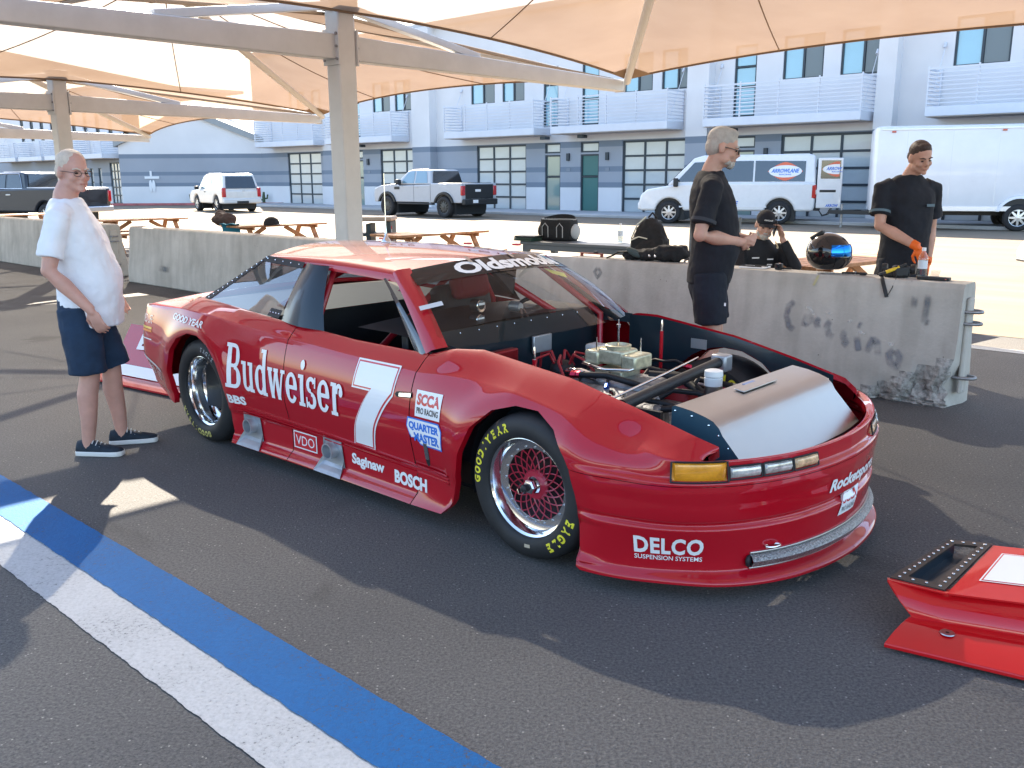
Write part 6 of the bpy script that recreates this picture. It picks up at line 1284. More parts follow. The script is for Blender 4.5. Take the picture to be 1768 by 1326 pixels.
def head_parts(mb, H, R):
    def T(p): return H + R @ Vector(p)
    def E(c, r): mb.ell(T(c), r, 16, 10, R)
    E((0, -0.012, 0.030), (0.076, 0.097, 0.089)); E((0, 0.024, -0.028), (0.061, 0.066, 0.084)); E((0, 0.034, -0.084), (0.047, 0.046, 0.033))
    mb.tube([T((0, 0.083, 0.012)), T((0, 0.100, -0.014)), T((0, 0.108, -0.034))], [0.009, 0.012, 0.015], 8); E((0, 0.098, -0.036), (0.019, 0.013, 0.009))
    E((0, 0.078, 0.016), (0.050, 0.016, 0.012)); 
    for s in (-1, 1): E((s * 0.036, 0.062, -0.032), (0.025, 0.026, 0.024)); E((s * 0.078, -0.010, -0.012), (0.011, 0.021, 0.033)); E((s * 0.046, 0.016, -0.068), (0.022, 0.04, 0.03))
    E((0, 0.090, -0.060), (0.022, 0.011, 0.007)); E((0, 0.089, -0.072), (0.019, 0.010, 0.007)); E((0, 0.080, -0.098), (0.022, 0.018, 0.017))
def head_extras(o, H, R, hair=None, hmat=None, glasses=None, beard=None, brow=None):
    def T(p): return H + R @ Vector(p)
    for s in (-1, 1):
        m = MB(); m.ell(T((s * 0.031, 0.0835, -0.006)), (0.012, 0.006, 0.0055), 10, 6, R); m.build('eye', M_EYE, o, smooth=60)
        m = MB(); m.tube([T((s * 0.012, 0.094, 0.013)), T((s * 0.032, 0.091, 0.020)), T((s * 0.052, 0.076, 0.014))], [0.004, 0.005, 0.003], 6); m.build('eyebrow', brow or hmat or M_HGREY, o, smooth=60)
    m = MB(); m.tube([T((-0.022, 0.094, -0.066)), T((0, 0.1005, -0.0655)), T((0.022, 0.094, -0.066))], 0.0022, 5); m.build('mouth', M_LIP, o, smooth=60)
    if hair:
        m = MB()
        for c, r in hair: m.ell(T(c), r, 16, 10, R)
        blob(m, 'hair', hmat, o, 0.006, 3, 0.004, _clouds2)
    if beard:
        m = MB()
        for c, r in beard: m.ell(T(c), r, 14, 8, R)
        blob(m, 'beard', hmat, o, 0.006, 3, 0.006, _clouds2)
    if glasses:
        m = MB()
        for s in (-1, 1):
            pts = [T((s * 0.034 + 0.023 * math.cos(a), 0.100 + 0.004 * (1 - abs(math.cos(a))), -0.008 + 0.016 * math.sin(a))) for a in np.linspace(0, 2 * math.pi, 17)]; m.tube(pts, 0.0018 if glasses == 'thin' else 0.003, 5)
            m.tube([T((s * 0.057, 0.099, -0.002)), T((s * 0.078, 0.05, 0.0)), T((s * 0.082, -0.012, 0.0))], 0.002 if glasses == 'thin' else 0.003, 5)
        m.tube([T((-0.011, 0.104, -0.004)), T((0.011, 0.104, -0.004))], 0.002, 5)
        m.build('spectacles', M_GLASSF, o, smooth=60)
def hand(mb, wrist, d, pn, side, curl=0.5, spread=0.16, L=0.185, grip=None):
    """d: direction wrist->fingers, pn: palm normal; thumb leaves the side of the palm"""
    d = Vector(d).normalized(); pn = Vector(pn); pn = (pn - d * pn.dot(d)).normalized(); x = d.cross(pn) * side; w = Vector(wrist)
    mb.ell(w + d * 0.048, (0.041, 0.050, 0.017), 12, 8, Matrix((x, d, pn)).transposed()); mb.tube([w - d * 0.03, w + d * 0.02], [(0.027, 0.021), (0.032, 0.019)], 12)
    Ls = (0.072, 0.082, 0.076, 0.058); out = []
    for i in range(4):
        off = (-0.030 + 0.0205 * i); b = w + d * (0.088 - 0.004 * abs(i - 1.2)) - x * off * 1.0; a = spread * (i - 1.5) / 1.5
        dd = (d - x * 0 + x * (-a) * -1 * 1.0).normalized() if False else (d + x * (a * 1.0) * (1)).normalized()
        b = w + d * 0.086 + x * (0.0205 * (i - 1.5)); p = [b - d * 0.02, b]; ang = 0.0; cur = b
        for k, fr in enumerate((0.45, 0.32, 0.23)):
            ang += curl * (0.75, 0.95, 0.7)[k]; dirn = (dd * math.cos(ang) + pn * math.sin(ang)).normalized(); cur = cur + dirn * Ls[3 - i] * fr if False else cur + dirn * Ls[i] * fr; p.append(cur)
        mb.tube(p, [0.0095, 0.0095, 0.0090, 0.0082, 0.0068], 8); mb.ell(p[-1], (0.007, 0.007, 0.007), 8, 6)
    tb = w + d * 0.026 - x * 0.030; t1 = tb + (d * 0.55 - x * 0.7 + pn * 0.35).normalized() * 0.040; t2 = t1 + (d * 0.9 - x * 0.15 + pn * (0.25 + 0.4 * curl)).normalized() * 0.034; t3 = t2 + (d * 0.9 + x * 0.15 + pn * 0.3 * curl).normalized() * 0.024
    mb.tube([tb - d * 0.012 + x * 0.014, tb, t1, t2, t3], [0.014, 0.0145, 0.0115, 0.0105, 0.008], 8); mb.ell(t3, (0.008, 0.008, 0.008), 8, 6)
def ring_loft(mb, rings, n=24):
    R = []
    for (x, y, z, rx, ry, *e) in rings:
        pw = e[0] if e else 2.3; row = []
        for k in range(n):
            a = 2 * math.pi * k / n; c, s = math.cos(a), math.sin(a)
            row.append(Vector((x + rx * math.copysign(abs(c) ** (2 / pw), c), y + ry * math.copysign(abs(s) ** (2 / pw), s), z)))
        R.append(row)
    mb.rings(R)
def shoe(o, ankle, fd, mat, sole, L=0.285):
    fd = Vector(fd).normalized(); up = Vector((0, 0, 1)); sx = fd.cross(up)
    prof = [(-0.075, 0.026, 0.055), (-0.065, 0.036, 0.085), (-0.02, 0.040, 0.095), (0.04, 0.042, 0.085), (0.10, 0.046, 0.064), (0.15, 0.048, 0.052), (0.19, 0.040, 0.042), (0.208, 0.020, 0.030)]
    m = MB(); R = []; b = Vector((ankle[0], ankle[1], 0))
    for x, w, h in prof:
        R.append([b + fd * x + sx * (w * math.cos(a)) + up * (0.028 + max(0, math.sin(a)) * (h - 0.02) + min(0, math.sin(a)) * 0.01) for a in [2 * math.pi * k / 14 for k in range(14)]])
    m.rings(R); s = m.build('shoe', mat, o, smooth=60)
    m = MB(); R = []
    for x, w, h in prof: R.append([b + fd * (x * 1.02) + sx * (w * 1.1 * c) + up * (0.002 + 0.03 * q) for c, q in ((-1, 0), (1, 0), (1.02, 1), (-1.02, 1))])
    m.rings(R); m.build('sole', sole, s, bevel=0.006)
    m = MB()
    for k in range(4): x = 0.035 + 0.022 * k; h = 0.098 - 0.010 * k; m.tube([b + fd * x + sx * -0.03 + up * (h - 0.018), b + fd * x + up * (h + 0.004), b + fd * x + sx * 0.03 + up * (h - 0.018)], 0.0035, 5)
    m.build('laces', M_SOLE, s)
def Rm(yaw=0, pitch=0, roll=0): return Euler((math.radians(pitch), math.radians(roll), math.radians(yaw))).to_matrix()
def torso_rings(sh_w=0.205, chest=0.125, belly=0.125, by=0.0, lean=0.0, zo=0.0):
    return [(0, -0.005, 0.86, 0.150, 0.110), (0, 0.0 + by * 0.3, 0.93, 0.172, 0.125), (0, 0.012 + by, 1.04, 0.170, belly), (0, 0.012 + by * 0.8, 1.14, 0.168, belly * 0.97), (0, 0.008 + by * 0.4, 1.24, 0.178, chest), (0, 0.0, 1.34, 0.188, chest * 0.98), (0, -0.012, 1.42, 0.190, chest * 0.86), (0, -0.02, 1.475, 0.15, 0.085), (0, -0.022, 1.52, 0.075, 0.062)]
def grow(r, g, z0=None, z1=None, flare=0.0):
    out = []
    for q in r:
        if (z0 is None or q[2] >= z0 - 1e-6) and (z1 is None or q[2] <= z1 + 1e-6): out.append((q[0], q[1], q[2], q[3] + g, q[4] + g) + tuple(q[5:]))
    return out

# ---- man in the white shirt
hd = math.radians(9)
p1 = thing('person', 'man in white t-shirt and navy shorts standing by the red car tail', 'person', (-2.59, 5.38, 0), hd - math.pi / 2, 'people around the car'); p1.scale = (1.01, 1.01, 1.01)
tr_ = torso_rings(belly=0.150, by=0.045, chest=0.138)
H1 = Vector((0.0, 0.035, 1.682)); R1 = Rm(yaw=-42, pitch=-5)
m = MB(); ring_loft(m, tr_); head_parts(m, H1, R1); m.tube([H1 + R1 @ Vector((0, -0.012, -0.05)), (0, -0.02, 1.55), (0, -0.024, 1.45)], [0.064, 0.066, 0.085], 14)
arms1 = {1: ((0.205, -0.012, 1.425), (0.262, -0.075, 1.135), (0.255, 0.125, 0.905)), -1: ((-0.205, -0.012, 1.425), (-0.255, -0.07, 1.14), (-0.215, 0.14, 0.95))}
for s, (a, b, c) in arms1.items():
    m.ell(a, (0.062, 0.062, 0.062)); m.tube([a, Vector(a).lerp(Vector(b), 0.4), b, Vector(b).lerp(Vector(c), 0.35), c], [0.056, 0.053, 0.043, 0.045, 0.028], 14); m.ell(b, (0.043, 0.043, 0.043))
    hand(m, c, (-0.05 * s, 0.35, -1.0), (-s * 0.85, 0.25, 0.1), s, curl=0.42)
legs1 = {1: ((0.095, 0.0, 0.90), (0.105, 0.035, 0.50), (0.095, -0.02, 0.085), (0.22, 1, 0)), -1: ((-0.095, 0.0, 0.90), (-0.115, 0.10, 0.49), (-0.125, 0.115, 0.085), (-0.12, 1, 0))}
for s, (a, b, c, f) in legs1.items():
    a, b, c = Vector(a), Vector(b), Vector(c); m.tube([a, a.lerp(b, 0.5), b, b.lerp(c, 0.3) + Vector((0, -0.012, 0)), b.lerp(c, 0.7), c, c - Vector((0, 0, 0.05))], [0.092, 0.078, 0.056, 0.060, 0.046, 0.036, 0.040], 16)
blob(m, 'body', M_SK1, p1, 0.0075, 4, fac=0.4)
head_extras(p1, H1, R1, [((0, -0.018, 0.041), (0.080, 0.093, 0.083)), ((0, -0.052, -0.005), (0.076, 0.060, 0.062))], M_HPALE, 'thin')
m = MB(); ring_loft(m, [(0, 0.050, 0.785, 0.190, 0.172), (0, 0.050, 0.83, 0.190, 0.172)] + grow(tr_, 0.020, 0.93, 1.475)[0:0] + [(0, 0.054, 0.93, 0.191, 0.175), (0, 0.058, 1.04, 0.190, 0.179), (0, 0.048, 1.14, 0.189, 0.176), (0, 0.028, 1.24, 0.196, 0.163), (0, 0.006, 1.34, 0.206, 0.152), (0, -0.012, 1.42, 0.208, 0.128), (0, -0.02, 1.485, 0.160, 0.098), (0, -0.022, 1.525, 0.094, 0.078)])
for s, (a, b, c) in arms1.items():
    a, b = Vector(a), Vector(b); e = a.lerp(b, 0.76); m.tube([a + Vector((-s * 0.06, 0, 0.005)), a + Vector((s * 0.008, 0, 0.0)), a.lerp(b, 0.35) + Vector((s * 0.006, 0, 0)), e + Vector((s * 0.008, 0, 0))], [0.080, 0.070, 0.066, 0.072], 16)
blob(m, 'shirt', M_TEEW, p1, 0.0085, 4, 0.030)
m = MB(); ring_loft(m, [(0, 0.0, 0.66, 0.10, 0.09), (0, 0.005, 0.80, 0.168, 0.130), (0, 0.015, 0.88, 0.178, 0.142), (0, 0.03, 0.96, 0.178, 0.150)])
for s, (a, b, c, f) in legs1.items():
    a, b = Vector(a), Vector(b); e = a.lerp(b, 0.97); m.tube([a + Vector((0, 0.0, 0.0)), a.lerp(b, 0.5) + Vector((s * 0.008, 0, 0)), e + Vector((s * 0.012, -0.005, 0))], [(0.108, 0.118), (0.104, 0.112), (0.106, 0.116)], 18)
blob(m, 'shorts', M_SHRT, p1, 0.009, 4, 0.026)
for s, (a, b, c, f) in legs1.items(): shoe(p1, c, f, M_SHOE, M_SOLE)

# ---- tall man in black between car and barrier
hd = math.radians(-10)
p2 = thing('person', 'man with grey hair and glasses in black shirt and shorts beside the engine bay', 'person', (1.40, 6.38, 0), hd - math.pi / 2, 'people around the car'); p2.scale = (1.08, 1.08, 1.10)
tr_ = torso_rings(belly=0.132, by=0.022, chest=0.132)
H2 = Vector((0.0, 0.055, 1.675)); R2_ = Rm(yaw=2, pitch=-13)
m = MB(); ring_loft(m, tr_); head_parts(m, H2, R2_); m.tube([H2 + R2_ @ Vector((0, -0.012, -0.05)), (0, -0.008, 1.55), (0, -0.022, 1.45)], [0.058, 0.060, 0.08], 14)
arms2 = {1: ((0.205, -0.012, 1.425), (0.268, -0.075, 1.15), (0.085, 0.19, 1.095)), -1: ((-0.205, -0.012, 1.425), (-0.262, -0.04, 1.14), (-0.06, 0.235, 1.105))}
for s, (a, b, c) in arms2.items():
    m.ell(a, (0.062, 0.062, 0.062)); m.tube([a, Vector(a).lerp(Vector(b), 0.4), b, Vector(b).lerp(Vector(c), 0.35), c], [0.056, 0.053, 0.043, 0.047, 0.029], 14); m.ell(b, (0.043, 0.043, 0.043))
hand(m, arms2[1][2], (-0.62, 0.75, 0.08), (-0.55, -0.5, 0.25), 1, curl=0.85); hand(m, arms2[-1][2], (0.72, 0.45, -0.02), (0.4, -0.8, 0.3), -1, curl=0.85)
legs2 = {1: ((0.095, 0.0, 0.90), (0.115, 0.03, 0.50), (0.12, -0.03, 0.085), (0.3, 1, 0)), -1: ((-0.095, 0.0, 0.90), (-0.11, 0.06, 0.50), (-0.125, 0.02, 0.085), (-0.25, 1, 0))}
for s, (a, b, c, f) in legs2.items():
    a, b, c = Vector(a), Vector(b), Vector(c); m.tube([a, a.lerp(b, 0.5), b, b.lerp(c, 0.3) + Vector((0, -0.012, 0)), b.lerp(c, 0.7), c, c - Vector((0, 0, 0.05))], [0.092, 0.078, 0.056, 0.060, 0.046, 0.036, 0.040], 16)
blob(m, 'body', M_SK2, p2, 0.0075, 4, fac=0.4)
head_extras(p2, H2, R2_, [((0, -0.018, 0.044), (0.080, 0.098, 0.083)), ((0, -0.054, -0.002), (0.076, 0.060, 0.070)), ((0, 0.030, 0.092), (0.056, 0.045, 0.030))], M_HGREY, 'thick', beard=[((0, 0.070, -0.094), (0.034, 0.030, 0.028)), ((0, 0.082, -0.080), (0.028, 0.018, 0.016)), ((0, 0.092, -0.052), (0.024, 0.011, 0.006)), ((0.04, 0.04, -0.082), (0.016, 0.03, 0.02)), ((-0.04, 0.04, -0.082), (0.016, 0.03, 0.02))])
m = MB(); ring_loft(m, [(0, 0.0, 0.83, 0.176, 0.140), (0, 0.012, 0.93, 0.186, 0.148), (0, 0.032, 1.04, 0.190, 0.156), (0, 0.030, 1.14, 0.190, 0.156), (0, 0.018, 1.24, 0.198, 0.154), (0, 0.002, 1.34, 0.208, 0.150), (0, -0.012, 1.42, 0.208, 0.128), (0, -0.02, 1.485, 0.160, 0.096), (0, -0.016, 1.53, 0.088, 0.074)])
for s, (a, b, c) in arms2.items():
    a, b = Vector(a), Vector(b); e = a.lerp(b, 0.78); m.tube([a + Vector((-s * 0.06, 0, 0.015)), a + Vector((s * 0.012, 0, 0.004)), a.lerp(b, 0.35) + Vector((s * 0.008, 0, 0)), e + Vector((s * 0.012, 0, 0))], [0.078, 0.072, 0.069, 0.075], 16)
blob(m, 'shirt', M_TEEB, p2, 0.0085, 4, 0.024)
m = MB(); a, b = Vector(arms2[1][0]), Vector(arms2[1][1]); e = a.lerp(b, 0.66) + Vector((0.012, 0, 0)); m.tube([e, a.lerp(b, 0.735) + Vector((0.012, 0, 0))], 0.0795, 20, caps=False); m.build('sleeve_band', pmat('dark_band', (0.035, 0.04, 0.05), 0.8), p2, smooth=60)
m = MB(); ring_loft(m, [(0, 0.0, 0.66, 0.10, 0.09), (0, 0.0, 0.80, 0.170, 0.130), (0, 0.008, 0.88, 0.176, 0.136), (0, 0.012, 0.96, 0.176, 0.136)])
for s, (a, b, c, f) in legs2.items():
    a, b = Vector(a), Vector(b); e = a.lerp(b, 0.80); m.tube([a, a.lerp(b, 0.5) + Vector((s * 0.008, 0, 0)), e + Vector((s * 0.01, -0.005, 0))], [(0.108, 0.116), (0.104, 0.110), (0.104, 0.112)], 18)
blob(m, 'shorts', M_SHB, p2, 0.009, 4, 0.026)
for s, (a, b, c, f) in legs2.items(): shoe(p2, c, f, M_SHOE, M_SOLE)
m = MB(); m.box((0.225, 0.10, 0.72), (0.004, 0.012, 0.02)); m.build('shorts_tag', M_DECW, p2)

# ---- man with orange gloves behind the barrier
hd = math.radians(-80)
p3 = thing('person', 'man in black shirt with orange gloves reaching over the concrete barrier', 'person', (3.30, 7.62, 0), hd - math.pi / 2, 'people around the car'); p3.scale = (1.07, 1.07, 1.075)
tr_ = torso_rings(belly=0.120, by=0.0, chest=0.128)
H3 = Vector((-0.02, 0.085, 1.668)); R3 = Rm(yaw=-4, pitch=-18, roll=5)
m = MB(); ring_loft(m, tr_); head_parts(m, H3, R3); m.tube([H3 + R3 @ Vector((0, -0.012, -0.05)), (-0.01, 0.01, 1.55), (0, -0.022, 1.45)], [0.058, 0.060, 0.08], 14)
arms3 = {1: ((0.205, -0.012, 1.425), (0.255, 0.06, 1.16), (0.075, 0.30, 1.01)), -1: ((-0.205, -0.012, 1.425), (-0.262, -0.06, 1.13), (-0.235, -0.02, 0.86))}
for s, (a, b, c) in arms3.items():
    m.ell(a, (0.062, 0.062, 0.062)); m.tube([a, Vector(a).lerp(Vector(b), 0.4), b, Vector(b).lerp(Vector(c), 0.35), c], [0.056, 0.053, 0.043, 0.046, 0.029], 14); m.ell(b, (0.043, 0.043, 0.043))
legs3 = {1: ((0.095, 0.0, 0.90), (0.12, 0.05, 0.50), (0.125, 0.0, 0.085), (0.3, 1, 0)), -1: ((-0.095, 0.0, 0.90), (-0.12, 0.04, 0.50), (-0.13, 0.0, 0.085), (-0.3, 1, 0))}
for s, (a, b, c, f) in legs3.items():
    a, b, c = Vector(a), Vector(b), Vector(c); m.tube([a, a.lerp(b, 0.5), b, b.lerp(c, 0.3), b.lerp(c, 0.7), c, c - Vector((0, 0, 0.05))], [0.092, 0.078, 0.056, 0.058, 0.046, 0.036, 0.040], 16)
blob(m, 'body', M_SK3, p3, 0.0075, 4, fac=0.4)
for s in (1, -1):
    m = MB(); hand(m, arms3[s][2], (-0.35 if s > 0 else 0.05, 0.30 if s > 0 else 0.1, -0.95), (-0.5 * s, -0.62, -0.25), s, curl=0.38, spread=0.2); c, b = Vector(arms3[s][2]), Vector(arms3[s][1]); m.tube([c.lerp(b, 0.16), c], [0.036, 0.034], 14); blob(m, 'glove', M_GLV, p3, 0.0055, 3, fac=0.4)
head_extras(p3, H3, R3, [((0, -0.018, 0.043), (0.079, 0.096, 0.081)), ((0, 0.030, 0.088), (0.052, 0.044, 0.028)), ((0, -0.055, -0.005), (0.075, 0.058, 0.060))], M_HBRN)
m = MB(); ring_loft(m, [(0, 0.0, 0.72, 0.205, 0.165), (0, 0.0, 0.83, 0.195, 0.155), (0, 0.0, 0.93, 0.190, 0.148), (0, 0.012, 1.04, 0.186, 0.146), (0, 0.012, 1.14, 0.188, 0.146), (0, 0.008, 1.24, 0.198, 0.152), (0, 0.0, 1.34, 0.208, 0.150), (0, -0.012, 1.42, 0.208, 0.126), (0, -0.02, 1.485, 0.160, 0.096), (0, -0.010, 1.535, 0.088, 0.074)])
for s, (a, b, c) in arms3.items():
    a, b = Vector(a), Vector(b); e = a.lerp(b, 0.72); m.tube([a + Vector((-s * 0.06, 0, 0.015)), a + Vector((s * 0.012, 0, 0.004)), a.lerp(b, 0.35) + Vector((s * 0.008, 0, 0)), e + Vector((s * 0.012, 0, 0))], [0.078, 0.072, 0.069, 0.075], 16)
blob(m, 'shirt', M_TEEB, p3, 0.0085, 4, 0.024)
m = MB(); a, b = Vector(arms3[1][0]), Vector(arms3[1][1]); m.tube([a.lerp(b, 0.60) + Vector((0.012, 0, 0)), a.lerp(b, 0.67) + Vector((0.012, 0, 0))], 0.0795, 20, caps=False); m.build('sleeve_band', pmat('grey_band', (0.10, 0.15, 0.18), 0.8), p3, smooth=60)
m = MB(); m.box((-0.095, 0.158, 1.31), (0.08, 0.004, 0.02), (0.1, 0, 0.25)); m.build('chest_print', pmat('grey_band', (0.10, 0.15, 0.18), 0.8), p3)
m = MB(); ring_loft(m, [(0, 0.0, 0.66, 0.10, 0.09), (0, 0.0, 0.80, 0.170, 0.130), (0, 0.008, 0.88, 0.176, 0.136)])
for s, (a, b, c, f) in legs3.items():
    a, b, c = Vector(a), Vector(b), Vector(c); m.tube([a, a.lerp(b, 0.5), b, b.lerp(c, 0.5), c + Vector((0, 0, 0.02))], [0.105, 0.095, 0.078, 0.074, 0.07], 18)
blob(m, 'trousers', M_SHB, p3, 0.010, 4, 0.026)
for s, (a, b, c, f) in legs3.items(): shoe(p3, c, f, M_SHOE, M_SHOE)

# ---- seated man on the phone
hd = math.radians(-80)
SP = (2.42, 8.98, 0)
p4 = thing('person', 'bearded man in black cap and racing suit seated at picnic table, phone to ear', 'person', SP, hd - math.pi / 2, 'people around the car'); p4.scale = (1.05, 1.05, 1.05)
M_SUIT = pmat('black_race_suit', (0.010, 0.011, 0.014), 0.75, var=0.3, vscale=9, bump=0.2, bscale=30)
H4 = Vector((0.01, 0.20, 1.135)); R4 = Rm(yaw=-12, pitch=-16, roll=-6)
m = MB(); head_parts(m, H4, R4); m.tube([H4 + R4 @ Vector((0, -0.012, -0.05)), (0, 0.13, 1.02), (0, 0.09, 0.94)], [0.060, 0.062, 0.09], 14); ring_loft(m, [(0, 0.0, 0.46, 0.16, 0.12), (0, 0.02, 0.62, 0.16, 0.12), (0, 0.06, 0.80, 0.175, 0.12), (0, 0.09, 0.92, 0.16, 0.09), (0, 0.10, 0.98, 0.07, 0.06)])
arms4 = {1: ((0.20, 0.08, 0.885), (0.27, 0.27, 0.66), (0.09, 0.45, 0.60)), -1: ((-0.20, 0.08, 0.885), (-0.255, 0.34, 0.74), (-0.135, 0.265, 1.01))}
for s, (a, b, c) in arms4.items(): m.tube([a, b, c], [0.045, 0.036, 0.028], 12)
hand(m, arms4[1][2], (-0.9, 0.3, -0.1), (0, 0.1, -1), 1, curl=0.5); hand(m, arms4[-1][2], (0.22, -0.12, 0.95), (0.9, 0.1, -0.1), -1, curl=0.55)
for s in (-1, 1): m.tube([(s * 0.1, 0.0, 0.50), (s * 0.16, 0.46, 0.52), (s * 0.17, 0.46, 0.10)], [0.07, 0.05, 0.04], 12)
blob(m, 'body', M_SK2, p4, 0.0075, 4, fac=0.4)
head_extras(p4, H4, R4, [((0, -0.03, 0.01), (0.080, 0.088, 0.07))], M_HGREY, beard=[((0, 0.060, -0.094), (0.042, 0.038, 0.034)), ((0, 0.080, -0.082), (0.034, 0.022, 0.022)), ((0, 0.092, -0.052), (0.026, 0.012, 0.008)), ((0.05, 0.03, -0.075), (0.018, 0.03, 0.03)), ((-0.05, 0.03, -0.075), (0.018, 0.03, 0.03))])
m = MB(); ring_loft(m, [(0, 0.0, 0.44, 0.19, 0.15), (0, 0.02, 0.60, 0.190, 0.150), (0, 0.06, 0.78, 0.202, 0.150), (0, 0.085, 0.90, 0.190, 0.115), (0, 0.10, 0.955, 0.13, 0.09), (0, 0.115, 1.0, 0.078, 0.072)])
for s, (a, b, c) in arms4.items(): m.ell(a, (0.075, 0.075, 0.075)); m.tube([a, Vector(a).lerp(Vector(b), 0.5), b, Vector(b).lerp(Vector(c), 0.9)], [0.072, 0.066, 0.056, 0.044], 14)
for s in (-1, 1): m.tube([(s * 0.1, 0.0, 0.50), (s * 0.16, 0.46, 0.52), (s * 0.17, 0.47, 0.32), (s * 0.17, 0.46, 0.10)], [0.105, 0.08, 0.07, 0.065], 14)
blob(m, 'race_suit', M_SUIT, p4, 0.009, 4, 0.022)
M_GOLD = pmat('cream_braid', (0.55, 0.48, 0.30), 0.7)
for s in (-1, 1):
    m = MB(); m.tube([(s * 0.10, 0.185, 0.875), (s * 0.155, 0.15, 0.925), (s * 0.165, 0.08, 0.965)], [(0.006, 0.014)] * 3, 6); m.build('shoulder_braid', M_GOLD, p4, smooth=60)
for x, z, w in ((0.09, 0.835, 0.07), (-0.055, 0.82, 0.06), (-0.05, 0.77, 0.05)):
    m = MB(); m.box((x, 0.213, z), (w, 0.004, 0.012), (-0.2, 0, 0)); m.build('suit_patch', M_DECW, p4)
def T4(p): return H4 + R4 @ Vector(p)
m = MB()
for i in range(1): m.ell(T4((0, -0.012, 0.052)), (0.086, 0.104, 0.082), 18, 10, R4)
cp = blob(m, 'cap', M_TEEB, p4, 0.008, 3)
m = MB(); m.grid([[T4((0.082 * math.sin(a), 0.06 + 0.115 * math.cos(a) * k + 0.02 * (1 - k), 0.052 - 0.022 * k - 0.02 * math.sin(a) ** 2)) for k in (0.35, 0.6, 0.8, 1.0)] for a in np.linspace(-1.2, 1.2, 11)]); m.build('cap_brim', M_TEEB, cp, smooth=60)
m = MB(); text_fit(m, 'RACING', lambda x, y: T4((-x * -1, 0.099 - x * x * 4, 0.072 + y)), 0.075, 0.014, offset=0.03); m.build('cap_print', M_DECW, cp)
m = MB(); m.box(T4((-0.095, 0.012, -0.02)), (0.010, 0.07, 0.14), R4 @ Rm(pitch=-12)); ph = m.build('phone', M_PLAST, None, bevel=0.004); ph.parent = None
ph.matrix_world = Matrix.Translation(SP) @ Matrix.Rotation(hd - math.pi / 2, 4, 'Z') @ Matrix.Scale(1.05, 4)
tag(ph, 'black mobile phone held to the ear of the seated man', 'phone')
# ================================================================== LOOSE BODY PANELS
def slab(mb, P, th=0.008):   # thin solid sheet from a point grid
    n, k = len(P), len(P[0]); V = [Vector(p) for r in P for p in r]; dn = Vector((0, 0, -th))
    o = len(mb.v); mb.v += [tuple(p) for p in V] + [tuple(p + dn) for p in V]; N = n * k
    for i in range(n - 1):
        for j in range(k - 1):
            q = (o + i * k + j, o + (i + 1) * k + j, o + (i + 1) * k + j + 1, o + i * k + j + 1); mb.f += [q, tuple(x + N for x in reversed(q))]; mb.m += [mb.mi] * 2
    bd = [(i, 0) for i in range(n)] + [(n - 1, j) for j in range(1, k)] + [(i, k - 1) for i in range(n - 2, -1, -1)] + [(0, j) for j in range(k - 2, 0, -1)]
    ids = [o + i * k + j for i, j in bd]
    for a, b in zip(ids, ids[1:] + ids[:1]): mb.f.append((a, b, b + N, a + N)); mb.m.append(mb.mi)
    return mb
M_RED2 = paint('bright_red_panel_paint', (0.56, 0.004, 0.008))
hood = thing('car_hood', 'red hood panel with black framed vent and white seven lying on the asphalt', 'hood', site(1.46, -0.62, 0), ANG + math.radians(20)); hood.scale = (1, 1, 0.84)
def lerp3(a, b, x): return Vector(a).lerp(Vector(b), x)
m = MB()   # raised top with a hole for the framed vent: strip right of the frame and thin rims
slab(m, [[lerp3((0.20, 0.15, 0.205), (1.25, 0.16, 0.235), i / 8).lerp(lerp3((0.385, 0.59, 0.252), (1.25, 0.62, 0.27), i / 8), j / 6) for j in range(7)] for i in range(9)])
slab(m, [[lerp3((0.0, 0.205, 0.198), (0.20, 0.148, 0.204), i / 4).lerp(lerp3((0.0, 0.222, 0.199), (0.206, 0.162, 0.2055), i / 4), j) for j in (0, 1)] for i in range(5)])
m.build('top_panel', M_RED2, hood, smooth=50)
m = MB(); A, B = (0.0, 0.204, 0.196), (1.25, 0.148, 0.232); C, D = (0.10, 0.115, 0.085), (1.25, 0.06, 0.10)
slab(m, [[lerp3(A, B, i / 10).lerp(lerp3(C, D, i / 10), j / 4) + Vector((0, -0.02 * math.sin(math.pi * j / 4), 0)) for j in range(5)] for i in range(11)]); m.build('side_panel', M_RED2, hood, smooth=50)
m = MB(); A, B = (0.385, 0.592, 0.250), (1.25, 0.622, 0.268); C, D = (0.40, 0.75, 0.07), (1.25, 0.78, 0.08); slab(m, [[lerp3(A, B, i / 8).lerp(lerp3(C, D, i / 8), j / 4) for j in range(5)] for i in range(9)]); m.build('side_panel', M_RED2, hood, smooth=50)
m = MB()   # flat flange toward the near side
slab(m, [[lerp3((0.0, -0.04, 0.035), (1.25, -0.22, 0.035), i / 10).lerp(lerp3((0.085, 0.125, 0.088), (1.25, 0.062, 0.10), i / 10), j / 5) + Vector((0, 0, 0.012 * math.sin(math.pi * j / 5))) for j in range(6)] for i in range(11)], 0.02); m.build('flange', M_RED2, hood, smooth=50, bevel=0.004)
m = MB(); slab(m, [[lerp3((0.40, 0.70, 0.08), (1.25, 0.72, 0.09), i / 4).lerp(lerp3((0.45, 1.0, 0.05), (1.25, 1.05, 0.05), i / 4), j / 2) for j in range(3)] for i in range(5)], 0.015); m.build('flange', M_RED2, hood, smooth=50)
